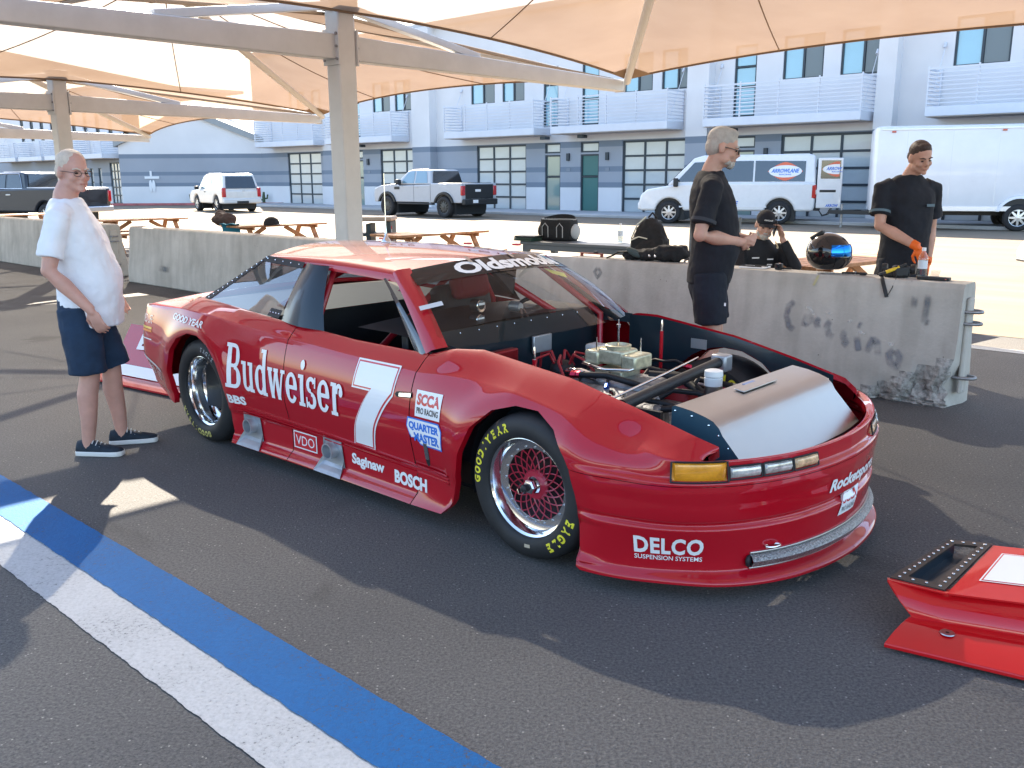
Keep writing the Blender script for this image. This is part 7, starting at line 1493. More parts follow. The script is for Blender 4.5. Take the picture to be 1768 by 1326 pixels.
# black riveted vent frame
fq = [Vector((0.009, 0.22, 0.200)), Vector((0.192, 0.163, 0.2065)), Vector((0.382, 0.592, 0.256)), Vector((0.225, 0.575, 0.255))]
def fqp(x, y, o=0.0): return fq[0].lerp(fq[1], x).lerp(fq[3].lerp(fq[2], x), y) + Vector((0, 0, o))
M_FRAME = pmat('vent_frame', (0.05, 0.04, 0.035), 0.35, metal=0.4, var=0.3, vscale=20)
bars = [((0, 0), (1, 0), (0, 0.09)), ((0, 0.91), (1, 0.91), (0, 0.09)), ((0, 0.09), (0, 0.91), (0.24, 0)), ((0.76, 0.09), (0.76, 0.91), (0.24, 0))]
for a, b, w in bars:
    m = MB(); slab(m, [[fqp(a[0] + (b[0] - a[0]) * i / 6 + w[0] * j, a[1] + (b[1] - a[1]) * i / 6 + w[1] * j, 0.005) for j in (0, 1)] for i in range(7)], 0.012); fr = m.build('vent_frame', M_FRAME, hood, smooth=40)
    n = 10 if w[0] else 4
    for i in range(n):
        x = a[0] + (b[0] - a[0]) * (i + 0.5) / n + w[0] * 0.5; y = a[1] + (b[1] - a[1]) * (i + 0.5) / n + w[1] * 0.5
        q = MB(); q.ell(fqp(x, y, 0.007), (0.0065, 0.0065, 0.0035), 8, 5); q.build('rivet', M_CHR, fr, smooth=60)
m = MB(); m.grid([[fqp(0.2 + 0.6 * i, 0.07 + 0.86 * j, -0.05) for j in (0, 1)] for i in (0, 1)]); m.grid([[fqp(0.22, 0.07 + 0.86 * j, 0.0 - 0.05 * k) for j in (0, 1)] for k in (0, 1)]); m.grid([[fqp(0.78, 0.07 + 0.86 * j, 0.0 - 0.05 * k) for j in (0, 1)] for k in (0, 1)]); m.build('vent_floor', M_NAVY, hood)
# white seven on top: lies along the hood
def hoodtop(x, y, o): 
    u = 0.20 + x; 
    return lerp3((0.20, 0.15, 0.205), (1.25, 0.16, 0.235), x / 1.05).lerp(lerp3((0.385, 0.59, 0.252), (1.25, 0.62, 0.27), x / 1.05), y) + Vector((0, 0, 0.003 + o))
def seven_flat(g, o, mt, nm):
    mb = MB(); mb.grid([[hoodtop(0.075 - g + (0.17 + 2 * g) * i / 4, 0.30 - g * 2 + (0.52 + 4 * g) * j / 4, o) for j in range(5)] for i in range(5)])
    mb.grid([[hoodtop(0.245 + g - 0.001 + 0.5 * i / 8, 0.66 - 0.36 * (i / 8) ** 0.8 - g * 2 + (0.20 + 4 * g) * j / 3, o) for j in range(4)] for i in range(9)]); mb.build(nm, mt, hood)
seven_flat(0.012, 0.0, M_DECW, 'number_border'); seven_flat(0.006, 0.0007, M_DECR, 'number_keyline'); seven_flat(0.0, 0.0014, M_DECW, 'number_seven')
m = MB(); m.lathe([(0.006, 0.0), (0.024, 0.001), (0.026, -0.003)], 20, 'Z', (0.205, 0.045, 0.083), False); ws_ = m.build('pin_washer', M_ALU, hood, smooth=40); m = MB(); m.lathe([(0.001, 0.0), (0.0065, 0.0)], 10, 'Z', (0.205, 0.045, 0.0835)); m.build('pin_hole', M_BLK, ws_)
# rear body piece on the ground behind the tail
rp = thing('car_trunk_panel', 'red trunk panel with white letters lying behind the race car', 'trunk lid', site(-4.95, -0.38, 0), ANG + math.radians(8))
m = MB(); slab(m, [[lerp3((-0.25, -0.02, 0.05), (0.9, -0.02, 0.05), i / 8).lerp(Vector((-0.25 + 1.15 * i / 8, 0.22, 0.42)), j / 5) for j in range(6)] for i in range(9)], 0.012); m.build('panel', M_RED, rp, smooth=50)
m = MB(); slab(m, [[Vector((-0.28 + 1.2 * i / 8, -0.24 + 0.22 * j / 3, 0.03 + 0.012 * j / 3)) for j in range(4)] for i in range(9)], 0.014); m.build('lip', M_RED, rp, smooth=50)
m = MB(); slab(m, [[Vector((-0.25 + 1.15 * i / 8, -0.06 + 0.055 * j / 3, 0.05 + 0.075 * j / 3)) for j in range(4)] for i in range(9)], 0.004); m.build('white_stripe', M_DECW, rp, smooth=50)
m = MB()
def f_rp(x, y): v = 0.66 + y / 0.45; return lerp3((0.20 + x, -0.02, 0.053), (0.20 + x, 0.22, 0.423), v) + Vector((0, -0.010, 0.004))
text_fit(m, 'Bud', f_rp, 0.42, 0.15, offset=0.05); m.build('lettering', M_DECW, rp)

# ================================================================== THINGS ON THE BARRIER
ZB = 0.9025
def on_b(name, label, cat, s, t, rz=0, z=ZB, group=None): return site_thing(name, label, cat, group, s=s, t=t, z=z, rz=rz)
M_GBLK = pmat('gloss_black_shell', (0.008, 0.009, 0.011), 0.12, coat=1.0)
hm = on_b('helmet', 'glossy black racing helmet with blue mirrored visor on the barrier', 'helmet', -0.50, 3.24, math.radians(-78)); hm.scale = (1.12, 1.12, 1.03)
m = MB(); R = []
for k in range(15):
    th = math.pi * (0.04 + 0.80 * k / 14); z = 0.155 + 0.15 * math.cos(th); r = math.sin(th); R.append([Vector((0.128 * r * math.cos(a), (0.155 if math.sin(a) > 0 else 0.145) * r * math.sin(a) + (0.018 if math.sin(a) > 0 and z < 0.12 else 0), z if k < 14 else 0.03)) for a in [2 * math.pi * q / 28 for q in range(28)]])
m.rings(R); m.build('shell', M_GBLK, hm, smooth=60)
M_VIS = pmat('blue_mirror_visor', (0.02, 0.22, 0.75), 0.08, metal=0.9)
m = MB(); m.grid([[Vector((0.134 * math.sin(a) * math.sin(th), 0.165 * math.cos(a) * math.sin(th), 0.155 + 0.155 * math.cos(th))) for th in np.linspace(1.15, 1.72, 7)] for a in np.linspace(-1.25, 1.25, 19)]); m.build('visor', M_VIS, hm, smooth=60)
m = MB(); m.grid([[Vector((0.139 * math.sin(a) * math.sin(th), 0.172 * math.cos(a) * math.sin(th), 0.155 + 0.158 * math.cos(th))) for th in np.linspace(1.75, 2.35, 6)] for a in np.linspace(-1.05, 1.05, 15)]); m.build('chin_bar', M_GBLK, hm, smooth=60)
m = MB(); m.box((0, -0.075, 0.283), (0.07, 0.10, 0.03), (0.62, 0, 0)); m.build('air_inlet', M_PLAST, hm, bevel=0.008)
for s in (-1, 1): m = MB(); m.lathe([(0.003, 0.006), (0.018, 0.005), (0.02, 0)], 14, 'X', (s * 0.126, 0.02, 0.15)); m.build('visor_pivot', M_PLAST, hm, smooth=40)
M_BOT = glass('clear_bottle', (0.86, 0.90, 0.93), 0.06, 0.05); M_WAT = pmat('bottle_label', (0.62, 0.68, 0.74), 0.4)
def bottle(o):
    m = MB(); m.lathe([(0.002, 0.0), (0.030, 0.002), (0.033, 0.012), (0.032, 0.035), (0.033, 0.05), (0.031, 0.09), (0.033, 0.14), (0.030, 0.16), (0.016, 0.19), (0.0135, 0.205)], 20, 'Z'); m.build('bottle_body', M_BOT, o, smooth=50)
    m = MB(); m.lathe([(0.0335, 0.075), (0.0335, 0.135)], 20, 'Z'); m.build('label', M_WAT, o, smooth=50)
    m = MB(); m.lathe([(0.0145, 0.205), (0.0148, 0.228), (0.001, 0.229)], 16, 'Z'); m.build('cap', M_DECW, o, smooth=40)
    m = MB(); m.lathe([(0.001, 0.005), (0.029, 0.005), (0.030, 0.13), (0.001, 0.131)], 16, 'Z'); m.build('water', glass('bottle_water', (0.80, 0.86, 0.90), 0.02, 0.02), o, smooth=50)
bottle(on_b('water_bottle', 'clear plastic water bottle standing on the barrier beside the gloved man', 'bottle', 0.215, 3.27))
cmr = on_b('radio_headset', 'black headset with yellow striped handle and hanging strap on the barrier', 'headset', 0.05, 3.24, 0.2)
m = MB(); m.box((0.02, 0.02, 0.045), (0.12, 0.09, 0.09), (0, 0, 0.4)); m.build('pouch', M_PLAST, cmr, bevel=0.02); m = MB(); m.box((-0.05, 0.03, 0.03), (0.10, 0.08, 0.06), (0, 0, -0.3)); m.build('pouch', M_PLAST, cmr, bevel=0.015)
m = MB(); m.tube([(-0.12, -0.07, 0.02), (0.06, 0.0, 0.10)], 0.012, 10); hdl = m.build('handle', M_PLAST, cmr, smooth=60); m = MB(); m.tube([(-0.075, -0.052, 0.0405), (0.012, -0.018, 0.079)], 0.0128, 10); m.build('yellow_sleeve', pmat('yellow_plastic', (0.75, 0.50, 0.03), 0.45), hdl, smooth=60)
m = MB(); m.tube([(-0.10, -0.06, 0.012), (-0.085, -0.13, 0.0), (-0.06, -0.165, -0.06), (-0.035, -0.182, -0.13)], [(0.014, 0.004)] * 4, 8); m.build('strap', M_PLAST, cmr, smooth=60); m = MB(); m.tube([(0.0, -0.05, 0.02), (0.01, -0.13, 0.0), (-0.005, -0.165, -0.06), (-0.03, -0.185, -0.12)], 0.003, 6); m.build('cable', M_PLAST, cmr, smooth=60)
for a in (0, 1): m = MB(); m.lathe([(0.02, -0.02), (0.036, -0.018), (0.04, 0.0), (0.036, 0.018), (0.02, 0.02)], 18, 'X', (0.10 - 0.2 * a, 0.055, 0.06), True); m.build('ear_cup', M_PLAST, cmr, smooth=50)
cs_ = on_b('tool_case', 'flat black tool case at the end of the concrete barrier', 'case', 0.31, 3.25, 0.05); m = MB(); m.box((0, 0, 0.011), (0.22, 0.07, 0.022)); m.build('lid', M_PLAST, cs_, bevel=0.005); m = MB(); m.box((0.09, -0.037, 0.012), (0.012, 0.004, 0.008)); m.build('clasp', M_CHR, cs_)
br = on_b('wire_brush', 'small brown wire brush lying by the tool case', 'brush', 0.24, 3.33, 0.3, z=ZB); m = MB(); m.box((0, 0, 0.008), (0.16, 0.02, 0.016)); m.build('handle', pmat('brush_wood', (0.16, 0.09, 0.05), 0.6), br, bevel=0.004); m = MB(); 
for i in range(8): m.cyl((0.02 + 0.007 * i, 0, 0.016), (0.025 + 0.008 * i, 0, 0.06), 0.0014, n=5)
q = m.build('bristles', M_STEEL, br); q['kind'] = 'stuff'
k1 = on_b('pliers', 'small black pliers lying between helmet and headset', 'tool', -0.27, 3.25, 0.15); m = MB(); m.tube([(-0.10, 0.012, 0.008), (0, 0.0, 0.01), (0.06, -0.006, 0.008)], [0.007, 0.009, 0.004], 8); m.tube([(-0.10, -0.015, 0.008), (0, 0.0, 0.012), (0.06, 0.006, 0.010)], [0.007, 0.008, 0.004], 8); m.build('jaws', M_PLAST, k1, smooth=60); m = MB(); m.cyl((0, 0, 0.0), (0, 0, 0.022), 0.008); m.build('pivot', M_STEEL, k1, smooth=40)
k1 = on_b('screwdriver', 'short black screwdriver on the barrier beside the pliers', 'tool', -0.17, 3.22, -0.1); m = MB(); m.lathe([(0.003, -0.06), (0.011, -0.055), (0.012, -0.01), (0.006, 0.0)], 10, 'X', (0, 0, 0.012), True); m.build('grip', M_PLAST, k1, smooth=50); m = MB(); m.cyl((0, 0, 0.012), (0.08, 0, 0.012), 0.003); m.build('shaft', M_STEEL, k1)
k1 = on_b('notebook', 'white papers under black pens on the barrier before the seated man', 'papers', -1.12, 3.25, 0.1); m = MB(); m.box((0, 0, 0.006), (0.22, 0.15, 0.012)); m.build('pages', M_DECW, k1, bevel=0.002)
for i, (x, y, r) in enumerate(((-0.05, -0.04, 0.1), (0.05, 0.02, -0.2), (0.02, -0.06, 0.05))): m = MB(); m.tube([(x - 0.06, y - 0.03 * r, 0.017), (x + 0.06, y + 0.03 * r, 0.017)], 0.005, 6); m.build('pen', M_PLAST, k1, smooth=60)
k1 = on_b('camera_mount', 'small black action camera mount on the barrier next to papers', 'camera', -0.90, 3.24, 0.2); m = MB(); m.box((0, 0, 0.024), (0.06, 0.045, 0.048)); m.build('housing', M_PLAST, k1, bevel=0.006); m = MB(); m.lathe([(0.002, -0.012), (0.014, -0.012), (0.016, 0)], 14, 'Y', (0, -0.022, 0.028)); m.build('lens', M_GLD, k1, smooth=40); m = MB(); m.cyl((0.03, 0, 0.01), (0.10, 0.01, 0.01), 0.008); m.build('arm', M_PLAST, k1, smooth=60)
tp = MB(); tp.grid([[Vector((-0.50 + 0.02 * j - 0.03 * i, 3.092 - 0.012 * i * 0.9 + 0.0, 0.895 - 0.08 * i)) for j in (0, 1)] for i in (0, 0.25, 0.5, 0.75, 1.0)]); t_ = tp.build('tape_strip', pmat('masking_tape', (0.52, 0.48, 0.28), 0.7)); t_.matrix_world = SITE_M @ Matrix.Translation((0, -0.012, 0)); tag(t_, 'strip of yellowish tape hanging from the barrier below helmet', 'tape')
# black cloth bag slumped on the barrier
M_CLB = pmat('black_bag_cloth', (0.012, 0.013, 0.015), 0.8, var=0.4, vscale=12, bump=0.3, bscale=40); M_GRYC = pmat('grey_green_cloth', (0.06, 0.085, 0.085), 0.8, bump=0.2)
bg = on_b('camera_bag', 'slumped black camera bag with straps lying along the barrier', 'bag', -2.2, 3.26, 0.05)
m = MB(); m.ell((0.22, 0.03, 0.07), (0.20, 0.11, 0.075)); m.ell((0.0, 0.0, 0.05), (0.14, 0.10, 0.055)); m.ell((-0.16, 0.0, 0.045), (0.10, 0.08, 0.05)); m.box((0.24, 0.03, 0.08), (0.24, 0.16, 0.12), (0, 0, 0.2)); blob(m, 'bag_body', M_CLB, bg, 0.012, 3, 0.05, _clouds2)
m = MB(); m.tube([(-0.10, -0.05, 0.08), (-0.26, -0.07, 0.07), (-0.34, -0.06, 0.03), (-0.40, -0.05, 0.008)], [(0.03, 0.008)] * 4, 8); m.build('strap', M_CLB, bg, smooth=60); m = MB(); m.ell((-0.10, -0.07, 0.07), (0.09, 0.03, 0.035), rot=(0.3, 0.4, 0)); m.build('grey_flap', M_GRYC, bg, smooth=60)
for x in (0.08, 0.14): m = MB(); m.ell((x, -0.1, 0.05), (0.012, 0.008, 0.012), 8, 6); m.build('buckle', M_CHR, bg, smooth=60)
rt = on_b('caliper_tool', 'rust red bracket tool on the barrier by the table leg', 'tool', -2.83, 3.25, 0.0); m = MB(); m.box((0, 0, 0.03), (0.26, 0.025, 0.012)); m.box((-0.12, 0, 0.016), (0.02, 0.03, 0.03)); m.box((0.12, 0, 0.016), (0.02, 0.03, 0.03)); m.build('bar', pmat('rust_red', (0.22, 0.05, 0.03), 0.6), rt, bevel=0.003); m = MB(); m.box((0.05, 0, 0.045), (0.04, 0.03, 0.018)); m.build('slider', M_PLAST, rt, bevel=0.003)
# spray marks and writing on the barrier faces (flat print, own faint sheets)
def spray(name, col):
    m = bpy.data.materials.new(name); m.use_nodes = True; n = m.node_tree.nodes; l = m.node_tree.links; b = n['Principled BSDF']; b.inputs['Base Color'].default_value = (*col, 1); b.inputs['Roughness'].default_value = 0.85
    tc = n.new('ShaderNodeTexCoord'); no = n.new('ShaderNodeTexNoise'); no.inputs['Scale'].default_value = 9; no.inputs['Detail'].default_value = 6; l.new(tc.outputs['Object'], no.inputs['Vector'])
    at = n.new('ShaderNodeAttribute'); at.attribute_name = 'soft'; mr = n.new('ShaderNodeMapRange'); mr.inputs['From Min'].default_value = 0.32; mr.inputs['From Max'].default_value = 0.7; mr.inputs['To Min'].default_value = 0.1; mr.inputs['To Max'].default_value = 0.9; l.new(no.outputs['Fac'], mr.inputs['Value'])
    mu = n.new('ShaderNodeMath'); mu.operation = 'MULTIPLY'; l.new(mr.outputs['Result'], mu.inputs[0]); l.new(at.outputs['Fac'], mu.inputs[1]); l.new(mu.outputs['Value'], b.inputs['Alpha']); return m
M_SPR = spray('faded_grey_spray', (0.22, 0.235, 0.27)); M_SPW = spray('faded_white_spray', (0.72, 0.72, 0.70)); M_SPD = spray('dark_stain', (0.16, 0.18, 0.20))
BPROF = [(0.0, 2.995), (0.25, 3.005), (0.5, 3.05), (0.86, 3.085), (0.9, 3.11)]
def bface(s, z, o=0.0): return Vector((s, float(np.interp(z, [a for a, _ in BPROF], [b for _, b in BPROF])) - 0.004 - o, z))
_lay = [0.0]
def stroke(pts, w, mat, parent_s=0, name='spray_mark'):
    _lay[0] += 0.0003; P = []; soft = []; n = len(pts)
    pts2 = []
    for (a, b), (c, d) in zip(pts[:-1], pts[1:]):
        for k in range(6): pts2.append((a + (c - a) * k / 6, b + (d - b) * k / 6))
    pts2.append(pts[-1]); n = len(pts2)
    for i, (x, z) in enumerate(pts2):
        a = pts2[max(0, i - 1)]; b = pts2[min(n - 1, i + 1)]; dx, dz = b[0] - a[0], b[1] - a[1]; L = math.hypot(dx, dz) or 1; nx, nz = -dz / L, dx / L; e = min(1, min(i, n - 1 - i) / 2.5)
        P.append([bface(x + nx * w * q, z + nz * w * q, _lay[0]) for q in (-0.6, -0.25, 0.25, 0.6)]); soft += [0, 0.9 * e, 0.9 * e, 0]
    mb = MB(); mb.grid(P); o = mb.build(name, mat, None, fix=False); at = o.data.attributes.new('soft', 'FLOAT', 'POINT'); at.data.foreach_set('value', soft); return o
marks = []
gl = [(-0.70, 0.62)]
def G(x, y): return (-0.72 + x * 1.02, 0.60 - x * 0.27 + y)
letters = [[(0.06, 0.10), (0.01, 0.04), (0.0, -0.04), (0.03, -0.11), (0.08, -0.13)], [(0.17, 0.04), (0.15, -0.06), (0.19, -0.02), (0.21, 0.05)], [(0.27, 0.05), (0.245, 0.0), (0.27, -0.05)], [(0.36, 0.06), (0.33, 0.0), (0.36, -0.06), (0.40, -0.06)], [(0.50, 0.03), (0.46, -0.02), (0.50, -0.06), (0.47, -0.10)], [(0.56, 0.10), (0.60, 0.10)], [(0.57, 0.02), (0.59, -0.06), (0.60, -0.09)], [(0.66, -0.08), (0.69, 0.04), (0.73, 0.03), (0.745, -0.07)], [(0.86, 0.03), (0.82, -0.02), (0.84, -0.08), (0.89, -0.09), (0.90, -0.01), (0.86, 0.03)]]
gr_root = None
for L in letters: marks.append(stroke([G(*p) for p in L], 0.055, M_SPR))
for L in ([(0.15, 0.09), (0.20, 0.08), (0.23, 0.04)], [(0.30, 0.10), (0.37, 0.11)], [(0.48, 0.09), (0.53, 0.12)], [(0.56, 0.05), (0.64, 0.06)], [(0.80, 0.05), (0.85, 0.06)]): marks.append(stroke([G(*p) for p in L], 0.025, M_SPW))
for L in ([(0.25, 0.80), (0.245, 0.70)], [(0.34, 0.82), (0.335, 0.70), (0.33, 0.60)], [(0.335, 0.62), (0.375, 0.61)]): marks.append(stroke(L, 0.05, M_SPD))
for mk in marks:   # belong to the barrier with the writing
    mk.parent = B1; mk.matrix_parent_inverse = (Matrix.Translation(site(0.57, 3.22, 0)) @ Matrix.Rotation(ANG, 4, 'Z')).inverted(); mk.matrix_world = SITE_M
mk = stroke([(-11.15, 0.30), (-10.75, 0.28)], 0.10, M_SPD); mk.parent = B2; mk.matrix_parent_inverse = (Matrix.Translation(site(-5.95, 3.22, 0)) @ Matrix.Rotation(ANG, 4, 'Z')).inverted(); mk.matrix_world = SITE_M
mk = stroke([(-2.62, 0.83), (-2.66, 0.78), (-2.62, 0.73), (-2.58, 0.78), (-2.62, 0.83)], 0.035, M_SPD); mk.parent = B1; mk.matrix_parent_inverse = (Matrix.Translation(site(0.57, 3.22, 0)) @ Matrix.Rotation(ANG, 4, 'Z')).inverted(); mk.matrix_world = SITE_M

# ================================================================== BEHIND THE BARRIER
M_WOOD = pmat('cedar_planks', (0.42, 0.21, 0.10), 0.65, var=0.35, vscale=14, bump=0.2, bscale=30)
def picnic_table(s, t, label, rz=0.0, L=1.8):
    o = site_thing('picnic_table', label, 'picnic table', 'wooden picnic tables behind the barriers', s=s, t=t, rz=rz)
    for i in range(5): m = MB(); m.box((0, -0.30 + 0.15 * i, 0.74), (L, 0.138, 0.038)); m.build('tabletop_board', M_WOOD, o, bevel=0.004)
    for sg in (-1, 1):
        for k in (0, 1): m = MB(); m.box((0, sg * (0.60 + 0.145 * k), 0.44), (L, 0.135, 0.038)); m.build('seat_board', M_WOOD, o, bevel=0.004)
    for sx in (-1, 1):
        x = sx * (L / 2 - 0.28)
        for sg in (-1, 1): m = MB(); m.beam((x, sg * 0.22, 0.72), (x, sg * 0.66, 0.0), 0.04, 0.09, (1, 0, 0)); m.build('leg', M_WOOD, o, bevel=0.004)
        m = MB(); m.box((x + 0.045, 0, 0.40), (0.04, 1.50, 0.09)); m.build('seat_support', M_WOOD, o, bevel=0.004); m = MB(); m.box((x + 0.045, 0, 0.70), (0.04, 0.70, 0.07)); m.build('top_support', M_WOOD, o, bevel=0.004)
        m = MB(); m.beam((x, 0, 0.42), (x - sx * 0.5, 0, 0.70), 0.035, 0.08); m.build('brace', M_WOOD, o, bevel=0.004)
    return o
picnic_table(-18.3, 6.2, 'wooden picnic table seen beside the man in the white shirt', math.radians(88), 2.0)
picnic_table(-13.5, 6.7, 'wooden picnic table behind the clean barrier, left of the column', math.radians(88), 2.0)
picnic_table(-8.85, 6.7, 'wooden picnic table standing behind the race car roof', math.radians(88), 2.0)
picnic_table(-1.55, 6.05, 'wooden picnic table where the bearded man sits', math.radians(80), 2.0)
picnic_table(-23.6, 5.6, 'wooden picnic table in front of the dark pickup truck', math.radians(88), 2.2)
M_GTAB = pmat('grey_folding_table', (0.13, 0.15, 0.16), 0.5)
tb_ = site_thing('folding_table', 'grey plastic table carrying the duffel bag and water bottle', 'table', s=-5.35, t=6.55, rz=math.radians(2))
m = MB(); m.box((0, 0, 0.725), (2.0, 0.78, 0.05)); m.build('tabletop', M_GTAB, tb_, bevel=0.012); m = MB(); m.box((0, -0.36, 0.665), (1.9, 0.03, 0.07)); m.build('apron', M_GTAB, tb_, bevel=0.004)
for sx in (-1, 1):
    for sy in (-1, 1): m = MB(); m.beam((sx * 0.92, sy * 0.33, 0.70), (sx * 0.92, sy * 0.33, 0.0), 0.09, 0.09); m.build('leg', M_GTAB, tb_, bevel=0.012)
dfb = site_thing('duffel_bag', 'open black gear bag with grey piping on the grey table', 'bag', s=-5.95, t=6.55, z=0.752, rz=0.1)
m = MB(); R = []
for z, a, b in ((0.0, 0.27, 0.15), (0.03, 0.29, 0.17), (0.15, 0.295, 0.175), (0.27, 0.275, 0.16), (0.30, 0.27, 0.155)): R.append([Vector((a * math.copysign(abs(math.cos(t)) ** 0.6, math.cos(t)), b * math.copysign(abs(math.sin(t)) ** 0.6, math.sin(t)), z)) for t in [2 * math.pi * k / 28 for k in range(28)]])
m.rings(R, True, False); m.build('bag_body', M_CLB, dfb, smooth=60)
m = MB(); m.grid([[Vector((0.27 * math.cos(a), 0.155 * math.sin(a) + 0.0, 0.30 + 0.07 * k * max(0.3, math.sin(a)))) for k in (0, 0.5, 1)] for a in np.linspace(0.1, math.pi - 0.1, 15)]); m.build('raised_lid', M_CLB, dfb, smooth=60)
M_PIPE = pmat('grey_piping', (0.35, 0.36, 0.36), 0.6)
for x0 in (-0.12, 0.13):
    m = MB(); m.tube([(x0 - 0.05, -0.178, 0.05), (x0 - 0.05, -0.182, 0.20), (x0, -0.184, 0.25), (x0 + 0.05, -0.182, 0.20), (x0 + 0.05, -0.178, 0.05)], 0.008, 6); m.build('handle_strap', M_PIPE, dfb, smooth=60)
m = MB(); m.tube([(0.275 * math.cos(a), 0.158 * math.sin(a), 0.302) for a in np.linspace(0, 2 * math.pi, 29)], 0.006, 6); m.build('zip', M_PIPE, dfb, smooth=60)
for sx in (-1, 1): m = MB(); m.ell((sx * 0.285, 0, 0.13), (0.035, 0.12, 0.11)); m.build('side_pocket', M_CLB if sx < 0 else M_PIPE, dfb, smooth=60)
o = site_thing('water_bottle', 'clear plastic water bottle standing on the grey table', 'bottle', s=-5.0, t=6.75, z=0.752); bottle(o); o.scale = (1.15, 1.15, 1.15)
tray = site_thing('tray', 'stack of dark green trays on the grey table end', 'tray', s=-6.25, t=6.2, z=0.752)
for i in range(3): m = MB(); m.box((0.01 * i, 0, 0.012 + 0.026 * i), (0.34, 0.24, 0.022), (0, 0, 0.06 * i)); m.build('tray_layer', pmat('dark_green_plastic', (0.02, 0.05, 0.035), 0.5) if i < 2 else M_PLAST, tray, bevel=0.004)
bk = site_thing('backpack', 'black backpack with pale zip edges standing behind the barrier', 'backpack', s=-4.0, t=6.0, z=0.46, rz=0.15); bk.scale = (1.3, 1.2, 1.35)
m = MB(); m.ell((0, 0, 0.24), (0.19, 0.12, 0.27)); m.box((0, 0, 0.16), (0.34, 0.2, 0.32)); m.ell((0.02, -0.10, 0.16), (0.15, 0.07, 0.14)); blob(m, 'bag_body', M_CLB, bk, 0.014, 4, 0.03, _clouds2)
M_PALE = pmat('pale_reflective_edge', (0.62, 0.62, 0.52), 0.5)
m = MB(); m.tube([(-0.185, -0.06, 0.18), (-0.17, -0.07, 0.32), (-0.11, -0.08, 0.44), (-0.02, -0.07, 0.515)], 0.008, 6); m.build('zip_edge', M_PALE, bk, smooth=60); m = MB(); m.tube([(-0.15, -0.12, 0.30), (-0.06, -0.145, 0.335), (0.03, -0.15, 0.32)], 0.006, 6); m.build('zip_edge', M_PALE, bk, smooth=60); m = MB(); m.tube([(-0.04, 0.03, 0.505), (0, 0.04, 0.55), (0.05, 0.03, 0.50)], 0.01, 6); m.build('grab_loop', M_CLB, bk, smooth=60)
bx = site_thing('cool_box', 'low grey box under the black backpack', 'box', s=-4.0, t=6.0, rz=0.15); m = MB(); m.box((0, 0, 0.22), (0.5, 0.36, 0.44)); m.build('tub', M_GTAB, bx, bevel=0.02); m = MB(); m.box((0, 0, 0.449), (0.52, 0.38, 0.018)); m.build('lid', M_GTAB, bx, bevel=0.006)
M_CHAIR = pmat('brown_grey_mesh', (0.055, 0.050, 0.055), 0.7)
ch = site_thing('camp_chair', 'dark folding camp chair behind the man in black', 'chair', s=-2.85, t=5.55, rz=math.radians(25))
m = MB(); slab(m, [[Vector((-0.25 + 0.5 * i / 4, 0.22 + 0.10 * j / 4, 0.44 + 0.72 * j / 4)) for j in range(5)] for i in range(5)], 0.012); m.build('backrest', M_CHAIR, ch, smooth=60); m = MB(); m.box((0, 0, 0.44), (0.5, 0.46, 0.02)); m.build('seat', M_CHAIR, ch, bevel=0.006)
for sx in (-1, 1):
    m = MB(); m.tube([(sx * 0.28, 0.30, 1.18), (sx * 0.28, 0.18, 0.44), (sx * 0.28, -0.24, 0.0)], 0.014, 8); m.build('leg', M_GTAB, ch, smooth=60); m = MB(); m.tube([(sx * 0.27, -0.22, 0.44), (sx * 0.27, 0.26, 0.0)], 0.014, 8); m.build('leg', M_GTAB, ch, smooth=60); m = MB(); m.tube([(sx * 0.29, 0.24, 0.70), (sx * 0.29, -0.18, 0.72), (sx * 0.29, -0.27, 0.66), (sx * 0.29, -0.28, 0.5)], 0.018, 8); m.build('armrest', M_CHAIR, ch, smooth=60)
bn = site_thing('storage_cabinet', 'dark plastic cabinet with pale flat lid behind the column', 'cabinet', s=-9.75, t=6.15, rz=math.radians(40))
M_TEAL = pmat('dark_teal_plastic', (0.02, 0.04, 0.05), 0.5)
m = MB(); m.box((0, 0, 0.98), (0.80, 0.62, 0.07)); m.build('lid', pmat('tan_lid', (0.36, 0.31, 0.26), 0.6), bn, bevel=0.02)
for sx in (-1, 1): m = MB(); m.box((sx * 0.33, 0, 0.47), (0.10, 0.56, 0.94)); m.build('side_panel', M_TEAL, bn, bevel=0.01)
for z in (0.12, 0.48, 0.72): m = MB(); m.box((0, 0, z), (0.64, 0.54, 0.05)); m.build('shelf', M_TEAL, bn, bevel=0.006)
m = MB(); m.box((0.0, -0.05, 0.47), (0.08, 0.45, 0.86)); m.build('divider', M_TEAL, bn, bevel=0.006)
fl = site_thing('flag_towel', 'small red white and blue striped cloth hanging on the cabinet', 'cloth', s=-9.42, t=6.27, z=0.60, rz=math.radians(-20))
for i in range(5): m = MB(); m.box((0, -0.0, 0.02 + 0.055 * i), (0.22, 0.012, 0.053)); m.build('stripe', M_DECR if i % 2 == 0 else M_DECW, fl)
m = MB(); m.box((0.05, -0.008, 0.15), (0.05, 0.006, 0.26)); m.build('band', M_DECW, fl)
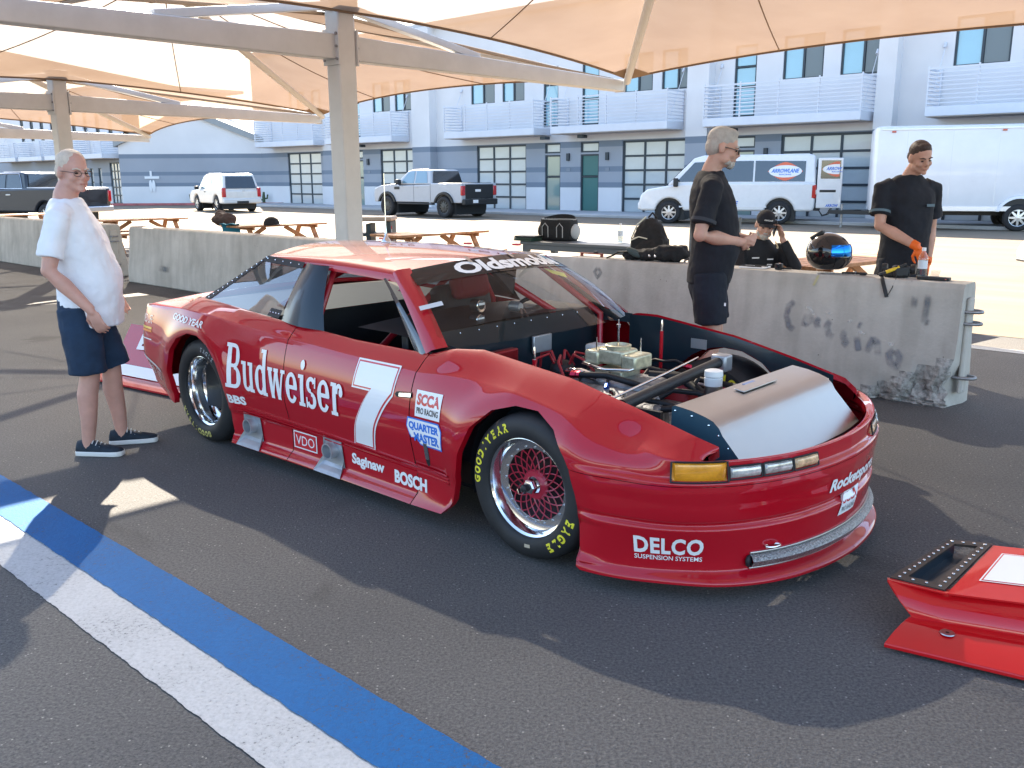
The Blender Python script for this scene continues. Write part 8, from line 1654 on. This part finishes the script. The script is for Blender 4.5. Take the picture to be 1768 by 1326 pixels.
# bags heaped on the picnic table left of the column
bb = site_thing('bag_heap', 'dark brown cloth bag on the picnic table behind the barrier', 'bag', s=-14.2, t=5.95, z=0.76); m = MB(); m.ell((0, 0, 0.09), (0.30, 0.2, 0.11)); m.ell((-0.12, 0.05, 0.16), (0.13, 0.12, 0.12)); m.ell((0.2, 0.02, 0.10), (0.12, 0.14, 0.14)); blob(m, 'bag_body', pmat('brown_cloth', (0.07, 0.05, 0.045), 0.85, bump=0.3), bb, 0.02, 2, 0.12); m = MB(); m.tube([(-0.1, -0.15, 0.3), (0, -0.18, 0.42), (0.1, -0.15, 0.3)], 0.015, 6); m.build('strap', M_CLB, bb, smooth=60)
bb = site_thing('towel', 'turquoise towel draped over the picnic table beside the brown bag', 'towel', s=-13.55, t=5.72, z=0.0, rz=math.radians(50)); m = MB(); slab(m, [[Vector((-0.17 + 0.34 * i / 6, 0.28 * math.sin(2.2 * j / 8) - 0.16, 0.80 - 0.42 * max(0, (j / 8 - 0.3)) ** 1.2 + 0.012 * math.sin(i * 2.1))) for j in range(9)] for i in range(7)], 0.01); m.build('cloth', pmat('turquoise_cloth', (0.03, 0.22, 0.32), 0.9, bump=0.3), bb, smooth=60)
bb = site_thing('cap', 'black cap lying on the picnic table next to turquoise towel', 'cap', s=-13.0, t=6.3, z=0.76); m = MB(); m.lathe([(0.15, 0.0), (0.155, 0.05), (0.12, 0.12), (0.05, 0.16), (0.002, 0.165)], 20, 'Z'); m.build('crown', M_CLB, bb, smooth=60); m = MB(); m.ell((0.17, 0, 0.015), (0.10, 0.10, 0.012)); m.build('brim', M_CLB, bb, smooth=60)
# young plants by the gabled wall
def cactus(x, y, h, label):
    o = thing('cactus', label, 'plant', (x, y, 0)); M_CAC = pmat('cactus_green', (0.06, 0.09, 0.05), 0.8, bump=0.3)
    m = MB(); m.tube([(0, 0, 0), (0, 0, h * 0.6), (0.02, 0, h)], [0.10, 0.10, 0.07], 10); m.build('trunk', M_CAC, o, smooth=60)
    for s, z in ((-1, 0.35), (1, 0.45)): m = MB(); m.tube([(0, 0, h * z), (s * 0.22, 0, h * (z + 0.05)), (s * 0.27, 0, h * (z + 0.35))], [0.06, 0.06, 0.05], 8); m.build('arm', M_CAC, o, smooth=60)
cactus(-20.6, 59.6, 0.95, 'short branching cactus before the pale gabled wall'); cactus(-16.1, 59.7, 0.8, 'small cactus right of the white sport utility vehicle')
